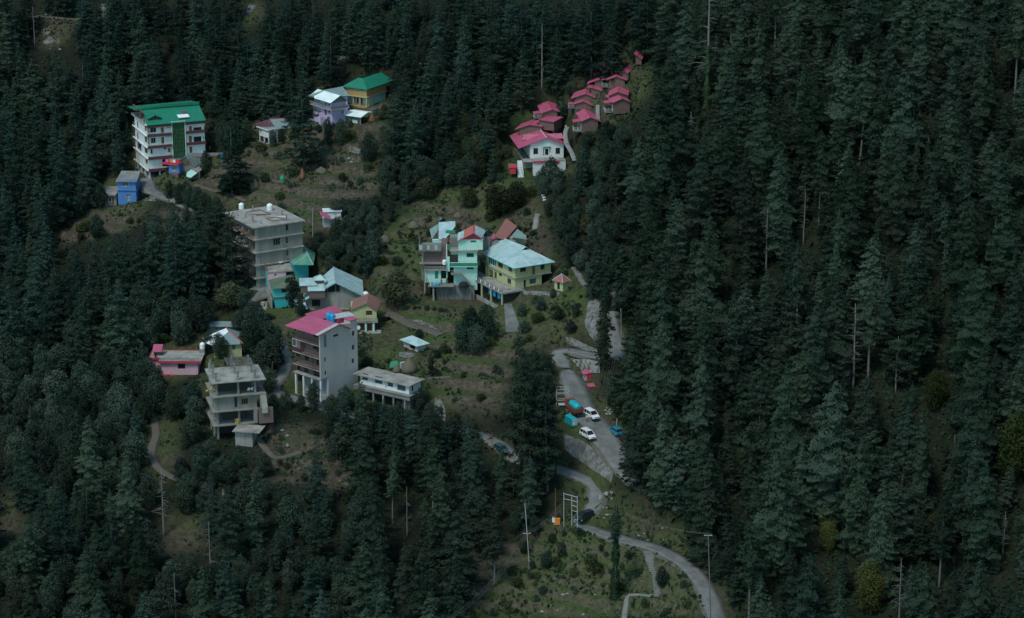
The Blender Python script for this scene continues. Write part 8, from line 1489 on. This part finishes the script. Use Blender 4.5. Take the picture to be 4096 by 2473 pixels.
# shrubs on the open slopes
for poly, n, lab, grp, kk in ((POLY['upper'], 42, 'green shrub on the terraces between the hotel and the ochre house', 'shrubs on the upper terraces', ('shrub', 'darkshrub')), (POLY['fields'], 46, 'green shrub on the terraces around the mint house', 'shrubs around the mint house', ('shrub', 'darkshrub')), (POLY['mid'], 30, 'green shrub among the houses of the lower village', 'shrubs in the lower village', ('shrub', 'darkshrub')), (POLY['road2'], 46, 'green shrub on the grassy slope below the hairpin road', 'shrubs below the hairpin', ('shrub', 'shrub', 'darkshrub')), (POLY['terr0'], 10, 'green shrub on the terraces at the far left', 'shrubs at the far left', ('shrub',)), (POLY['cabins']+[(1530, 330), (1440, 400)], 22, 'green shrub among the red-roofed cabins', 'shrubs among the cabins', ('shrub', 'darkshrub')), ([(1440, 860), (1520, 900), (1540, 1010), (1470, 960)], 10, 'green shrub on the bank right of the upper road', 'shrubs right of the upper road', ('shrub', 'darkshrub')), (POLY['low'], 12, 'low shrub on the earth slope below the concrete frame', 'shrubs below the concrete frame', ('darkshrub',))):
    k_ = 0; tries = 0; xs = [p[0] for p in poly]; ys = [p[1] for p in poly]
    while k_ < n and tries < 2000:
        tries += 1; x, y = rg.uniform(min(xs), max(xs)), rg.uniform(min(ys), max(ys))
        if not inpoly(x, y, poly): continue
        P = castD((x, y)); bad = taken(P, .6) or any(((A_[:, 0]-P[0])**2+(A_[:, 1]-P[1])**2).min() < 4 for A_ in FACE)
        for nm, Q, hw, mt in ROADN:
            if ((Q[:, 0]-P[0])**2+(Q[:, 1]-P[1])**2).min() < (hw+1.2)**2: bad = True; break
        for s, x0, x1, y0, y1, z, bl in PADS:
            if bad: break
            lx = (P[0]-s.O.x)*s.c+(P[1]-s.O.y)*s.s; ly = -(P[0]-s.O.x)*s.s+(P[1]-s.O.y)*s.c
            if x0-1 < lx < x1+1 and y0-2.2 < ly < y1+1: bad = True
        if bad: continue
        hand(rg.choice(kk), x, y, rg.uniform(9, 24) if kk[0] == 'shrub' else rg.uniform(8, 18), lab, rg.uniform(.8, 1.4), cat='shrub', group=grp); k_ += 1
# bare and ivy-clad trunks, dead trees, light green pines
def special(x, y, top, name, label, mesh=None, ivy=False, crown=None, wmul=1.0, base=0):
    P = castD((x, y)); h = (y-top)*DS/mscale(P)/.955; e = empty(name, (P[0], P[1], P[2]-.3), rg.uniform(0, 6)); tag(e, label, 'tree'); OCC.append((P[0], P[1], 3))
    o = bpy.data.objects.new('trunk', deadm[mesh]); COL.objects.link(o); o.parent = e; s = h/22; o.scale = (s*1.2*wmul, s*1.2*wmul, s)
    if ivy: o = bpy.data.objects.new('ivy', ivym[mesh % 3]); COL.objects.link(o); o.parent = e; s2 = h*ivy/14; o.scale = (1.05, 1.05, s2)
    if crown: m_ = KINDS[crown][0]; o = bpy.data.objects.new('crown', m_[1]); COL.objects.link(o); o.parent = e; s3 = h/m_[0]*.42; o.scale = (s3*1.1, s3*1.1, s3); o.location = (0, 0, h*.60)
for a in ((2052, 935, 728, 'dead_tree', 'bare grey dead trunk with short branch stubs, tallest in the right-hand wood', 0), (2155, 945, 805, 'dead_tree', 'grey leafless tree with many fine branches in the right-hand wood', 1), (2412, 1345, 1225, 'dead_tree', 'pale leafless tree with spreading branches near the lower right edge', 1), (2162, 1500, 1335, 'dead_tree', 'grey dead trunk with broken stubs at the bottom right', 0), (1304, 215, 60, 'bare_trunk', 'tall bare grey trunk in the wood left of the cabins', 2), (84, 110, 18, 'bare_trunk', 'bare pale trunk near the top left corner', 2),
          (1933, 590, 455, 'bare_trunk', 'bare pale trunk in the upper right wood, lower one of two', 2), (1843, 655, 500, 'bare_trunk', 'bare pale trunk in the upper right wood, left one of two', 2), (395, 1290, 1120, 'dead_tree', 'dead grey trunk with a whitish top among the lower left oaks', 0), (424, 1500, 1370, 'bare_trunk', 'bare trunk at the bottom edge of the lower left wood', 2), (814, 490, 420, 'dead_tree', 'leafless grey tree at the upper end of the central thicket', 1), (980, 1290, 1165, 'bare_trunk', 'bare pale trunk in the wood below the village', 2), (508, 1400, 1250, 'bare_trunk', 'thin bare trunk under a cedar on the lower left slope', 2)):
    special(a[0], a[1], a[2], a[3], a[4], a[5])
special(1480, 1440, 1205, 'ivy_clad_tree', 'ivy-clad tree with a dark crown standing below the lower road', 2, .72, 'bigcedar', .62); special(1700, 262, -40, 'ivy_clad_tree', 'ivy-clad trunk rising past the top edge right of the cabins', 2, .5); special(1790, 140, -60, 'ivy_clad_tree', 'green ivy column right of the cabins near the top edge', 2, .6); special(1660, 420, 270, 'ivy_clad_tree', 'short ivy column at the left edge of the right-hand wood', 1, .8); special(2230, 430, 330, 'ivy_clad_tree', 'ivy-covered trunk in the upper right wood', 1, .9)
for x, y, h, l in ((2095, 1478, 150, 'yellow-green pine near the bottom of the right-hand wood'), (2440, 1165, 200, 'yellow-green pine with a bare trunk at the right edge'), (2248, 985, 110, 'olive pine above the middle of the right-hand wood'), (1990, 1330, 90, 'olive pine low in the right-hand wood'), (2250, 1300, 80, 'small yellow-green pine left of the leafless pale tree')):
    hand('pine', x, y, h, l)
e = hand('pine', 1985, 1300, 90, 'tree with dry reddish-brown foliage low in the right-hand wood', .8)
SEE = [(2038, 732, 2066, 870, 2052, 935), (2130, 808, 2180, 900, 2155, 945), (2392, 1225, 2440, 1310, 2412, 1345), (2148, 1338, 2176, 1440, 2162, 1500), (2062, 1335, 2128, 1450, 2095, 1478), (2415, 968, 2464, 1090, 2440, 1165), (1462, 1205, 1500, 1440, 1480, 1440), (1926, 470, 1942, 565, 1933, 590), (1836, 515, 1852, 630, 1843, 655), (1297, 110, 1311, 205, 1304, 215), (1692, 0, 1708, 230, 1700, 262), (1960, 1240, 2010, 1300, 1985, 1300), (1975, 1250, 2010, 1310, 1990, 1330), (80, 30, 90, 100, 84, 110), (390, 1130, 402, 1260, 395, 1290), (418, 1370, 430, 1488, 424, 1500), (974, 1175, 986, 1270, 980, 1290), (2215, 910, 2280, 980, 2248, 985)]
SEE = [(s[0]*DS, s[1]*DS, s[2]*DS, s[3]*DS, castD((s[4], s[5]))[1]) for s in SEE]
def hides(P, h, w):
    X, Y0, d = proj((P[0], P[1], P[2]+h)); Y1 = proj((P[0], P[1], P[2]+.1*h))[1]; rw = w*.8*F/d
    for x0, y0, x1, y1, yy in SEE:
        if P[1] < yy and X+rw > x0 and X-rw < x1 and Y0 < y1 and Y1 > y0: return True
    return False
def scatter():
    rng = np.random.default_rng(5); n = 26000
    X = rng.uniform(-180, 175, n); Y = rng.uniform(392, 756, n); Z = hgt(X, Y); px, py, d = proj(np.stack([X, Y, Z], -1)); x = px/DS; y = py/DS
    ok = (x > -60) & (x < 2530) & (y > -140) & (y < 1488+330); grid = {}
    out = []
    for i in np.nonzero(ok)[0]:
        if inpoly(x[i], y[i], [(0, 0)]*3): continue
        kind, h, nm, lab, grp = pick_region(x[i], y[i]); sp = {'oak': 4.5, 'slimoak': 3.4, 'cedar': 6.3, 'bigcedar': 8.0, 'spruce': 6.9, 'tallspruce': 6.2}[kind]
        c = (int(X[i]/8), int(Y[i]/8)); bad = False
        for a in (-1, 0, 1):
            for b_ in (-1, 0, 1):
                for q in grid.get((c[0]+a, c[1]+b_), ()):
                    if (q[0]-X[i])**2+(q[1]-Y[i])**2 < (.5*(sp+q[2]))**2: bad = True; break
        if bad: continue
        P = (X[i], Y[i], Z[i]); w = {'oak': .32, 'slimoak': .19, 'cedar': .21, 'bigcedar': .26, 'spruce': .21, 'tallspruce': .17}[kind]*h
        if keep_clear(P, h, w) > .07: continue
        if taken(P, 1) or hides(P, h, w): continue
        grid.setdefault(c, []).append((X[i], Y[i], sp)); out.append((kind, P, h, nm, lab, grp, x[i], y[i]))
    return out
def finish_forest(T):
    # leave out what nothing of the photograph shows: trees wholly behind nearer crowns
    buf = np.full((160, 260), 1e9); T = sorted(T, key=lambda t: t[1][1]); keep = []
    for t in T:
        k, P, h = t[0], t[1], t[2]; w = {'oak': .3, 'slimoak': .17, 'cedar': .17, 'bigcedar': .21, 'spruce': .17, 'tallspruce': .13}[k]*h; vis = tot = 0; cells = []
        for z in np.linspace(.1, 1.0, 14):
            X, Y, d = proj((P[0], P[1], P[2]+h*z)); rw = w*(1.05-z*.85)*F/d
            for s in np.linspace(-1, 1, 7):
                i = int((X+s*rw)/16); j = int(Y/16)
                if 0 <= i < 256 and 0 <= j < 155:
                    tot += 1; vis += buf[j, i] > 1e8; cells.append((j, i))
        if tot == 0 or vis < 4: 
            continue
        for c in cells: buf[c] = P[1]
        keep.append(t+(vis,))
    return keep
def understory(T):
    rng = np.random.default_rng(77); n = 16000; X = rng.uniform(-180, 175, n); Y = rng.uniform(392, 740, n); Z = hgt(X, Y); px, py, d = proj(np.stack([X, Y, Z], -1)); x = px/DS; y = py/DS; B = np.array([[t[1][0], t[1][1], 3.9 if t[0] != 'oak' else 2.8] for t in T]); out = []; Q = np.zeros((0, 2))
    for i in np.nonzero((x > -30) & (x < 2500) & (y > -40) & (y < 1620))[0]:
        if (((B[:, 0]-X[i])**2+(B[:, 1]-Y[i])**2) < B[:, 2]**2).any() or (len(Q) and ((Q[:, 0]-X[i])**2+(Q[:, 1]-Y[i])**2).min() < 17): continue
        P = (X[i], Y[i], Z[i]); big = x[i] > 1470 or y[i] < 400; h = random.uniform(6, 14) if big else random.uniform(5, 10)
        if keep_clear(P, h, h*.25) > .05 or taken(P, .8) or hides(P, h, h*.25): continue
        if x[i] > 1470: L = ('spruce' if random.random() < .6 else 'bigcedar', 'small_conifer', 'young dark conifer filling a gap between the tall spruces right of the road', 'young conifers right of the road')
        elif y[i] < 400: L = ('cedar', 'small_cedar', 'young dark cedar in a gap of the upper forest', 'young cedars in the upper forest')
        elif random.random() < .35: continue
        else: L = ('oak' if random.random() < .6 else 'spruce', 'small_tree', 'small dark tree in a gap of the lower left wood', 'small trees in the lower left wood')
        out.append((L[0], P, h, L[1], L[2], L[3], x[i], y[i])); Q = np.vstack([Q, [X[i], Y[i]]])
    return out
FT = scatter(); FT = finish_forest(FT+understory(FT)); print('forest', len(FT))
import collections
print(collections.Counter(t[3] for t in FT), collections.Counter(t[5] for t in FT))
byk = collections.defaultdict(list)
for t in FT: byk[t[3]].append(t)
for nm, L in byk.items():
    L.sort(key=lambda t: -t[-1])
    for t in L[:MAXK.get(nm, 290)]: tree(t[0], t[1], t[2], name=nm, label=t[4], group=t[5], scale_w=random.uniform(.82, 1.28))
    rest = L[MAXK.get(nm, 290):]
    print(nm, len(L), 'rest', len(rest))

# the wood goes on beyond the edges of the view: one mass nobody could count
def wood_mass():
    rng = np.random.default_rng(9); X = rng.uniform(-300, 300, 14000); Y = rng.uniform(400, 930, 14000); Z = hgt(X, Y); px, py, d = proj(np.stack([X, Y, Z], -1)); x = px/DS; y = py/DS; S_ = []; parts = []
    src = []
    for kd in ('cedar', 'bigcedar', 'spruce'):
        Ht, me_, _ = KINDS[kd][1]; v = np.empty(len(me_.vertices)*3); me_.vertices.foreach_get('co', v); v = v.reshape(-1, 4, 3)[::6]; c = v.mean(1, keepdims=True); src.append(c+(v-c)*2.2)
    for i in range(14000):
        if not (x[i] < -75 or x[i] > 2545 or y[i] < -150) or y[i] > 1700: continue
        if any((X[i]-a)**2+(Y[i]-b)**2 < 72 for a, b in S_): continue
        S_.append((X[i], Y[i])); v = src[len(S_) % 3]; s = rng.uniform(.6, 1.05); a = rng.uniform(0, 6.28); ca, sa = math.cos(a)*s, math.sin(a)*s
        parts.append(np.stack([v[..., 0]*ca-v[..., 1]*sa+X[i], v[..., 0]*sa+v[..., 1]*ca+Y[i], v[..., 2]*s+Z[i]-.3], -1))
        if len(S_) > 1100: break
    V = np.concatenate(parts).reshape(-1, 3); n = len(V)//4; me_ = bpy.data.meshes.new('forest'); me_.vertices.add(len(V)); me_.vertices.foreach_set('co', V.ravel()); me_.loops.add(4*n); me_.loops.foreach_set('vertex_index', np.arange(4*n)); me_.polygons.add(n)
    me_.polygons.foreach_set('loop_start', np.arange(0, 4*n, 4)); me_.polygons.foreach_set('loop_total', np.full(n, 4)); me_.materials.append(M['spruce']); me_.update(calc_edges=True); o = bpy.data.objects.new('forest', me_); COL.objects.link(o); tag(o, kind='stuff')
wood_mass()
# ---------------------------------------------------------------- light
w = bpy.data.worlds.new('World'); SC.world = w; w.use_nodes = True; nt = w.node_tree; bg = nt.nodes['Background']
sky = nt.nodes.new('ShaderNodeTexSky'); sky.sky_type = 'NISHITA'; sky.sun_disc = False; SE, SR = R(58), R(215)
sky.sun_elevation = SE; sky.sun_rotation = SR; sky.air_density = 1.0; sky.dust_density = 2.0; sky.ozone_density = 1.6; sky.altitude = 2000
mxs = nt.nodes.new('ShaderNodeMix'); mxs.data_type = 'RGBA'; mxs.blend_type = 'MULTIPLY'; mxs.inputs[0].default_value = 1; mxs.inputs[7].default_value = (.82, 1.04, .88, 1)
nt.links.new(sky.outputs[0], mxs.inputs[6]); nt.links.new(mxs.outputs[2], bg.inputs[0]); bg.inputs[1].default_value = SKYS
sd = bpy.data.lights.new('sun', 'SUN'); sd.energy = SUNS; sd.angle = R(14); sd.color = (1, .985, .92); so = bpy.data.objects.new('sun', sd); COL.objects.link(so)
# sun direction matching sky rotation (0 = +Y, clockwise)
dv = Vector((math.sin(SR)*math.cos(SE), math.cos(SR)*math.cos(SE), math.sin(SE))); so.rotation_euler = dv.to_track_quat('Z', 'Y').to_euler(); so.location = (0, 500, 200)
vs = SC.view_settings; vs.view_transform = 'Standard'; vs.look = 'None'; vs.exposure = EXPO; vs.gamma = 1; vs.use_curve_mapping = False
SC.cycles.max_bounces = 4; SC.cycles.diffuse_bounces = 2; SC.cycles.glossy_bounces = 2; SC.cycles.use_denoising = True
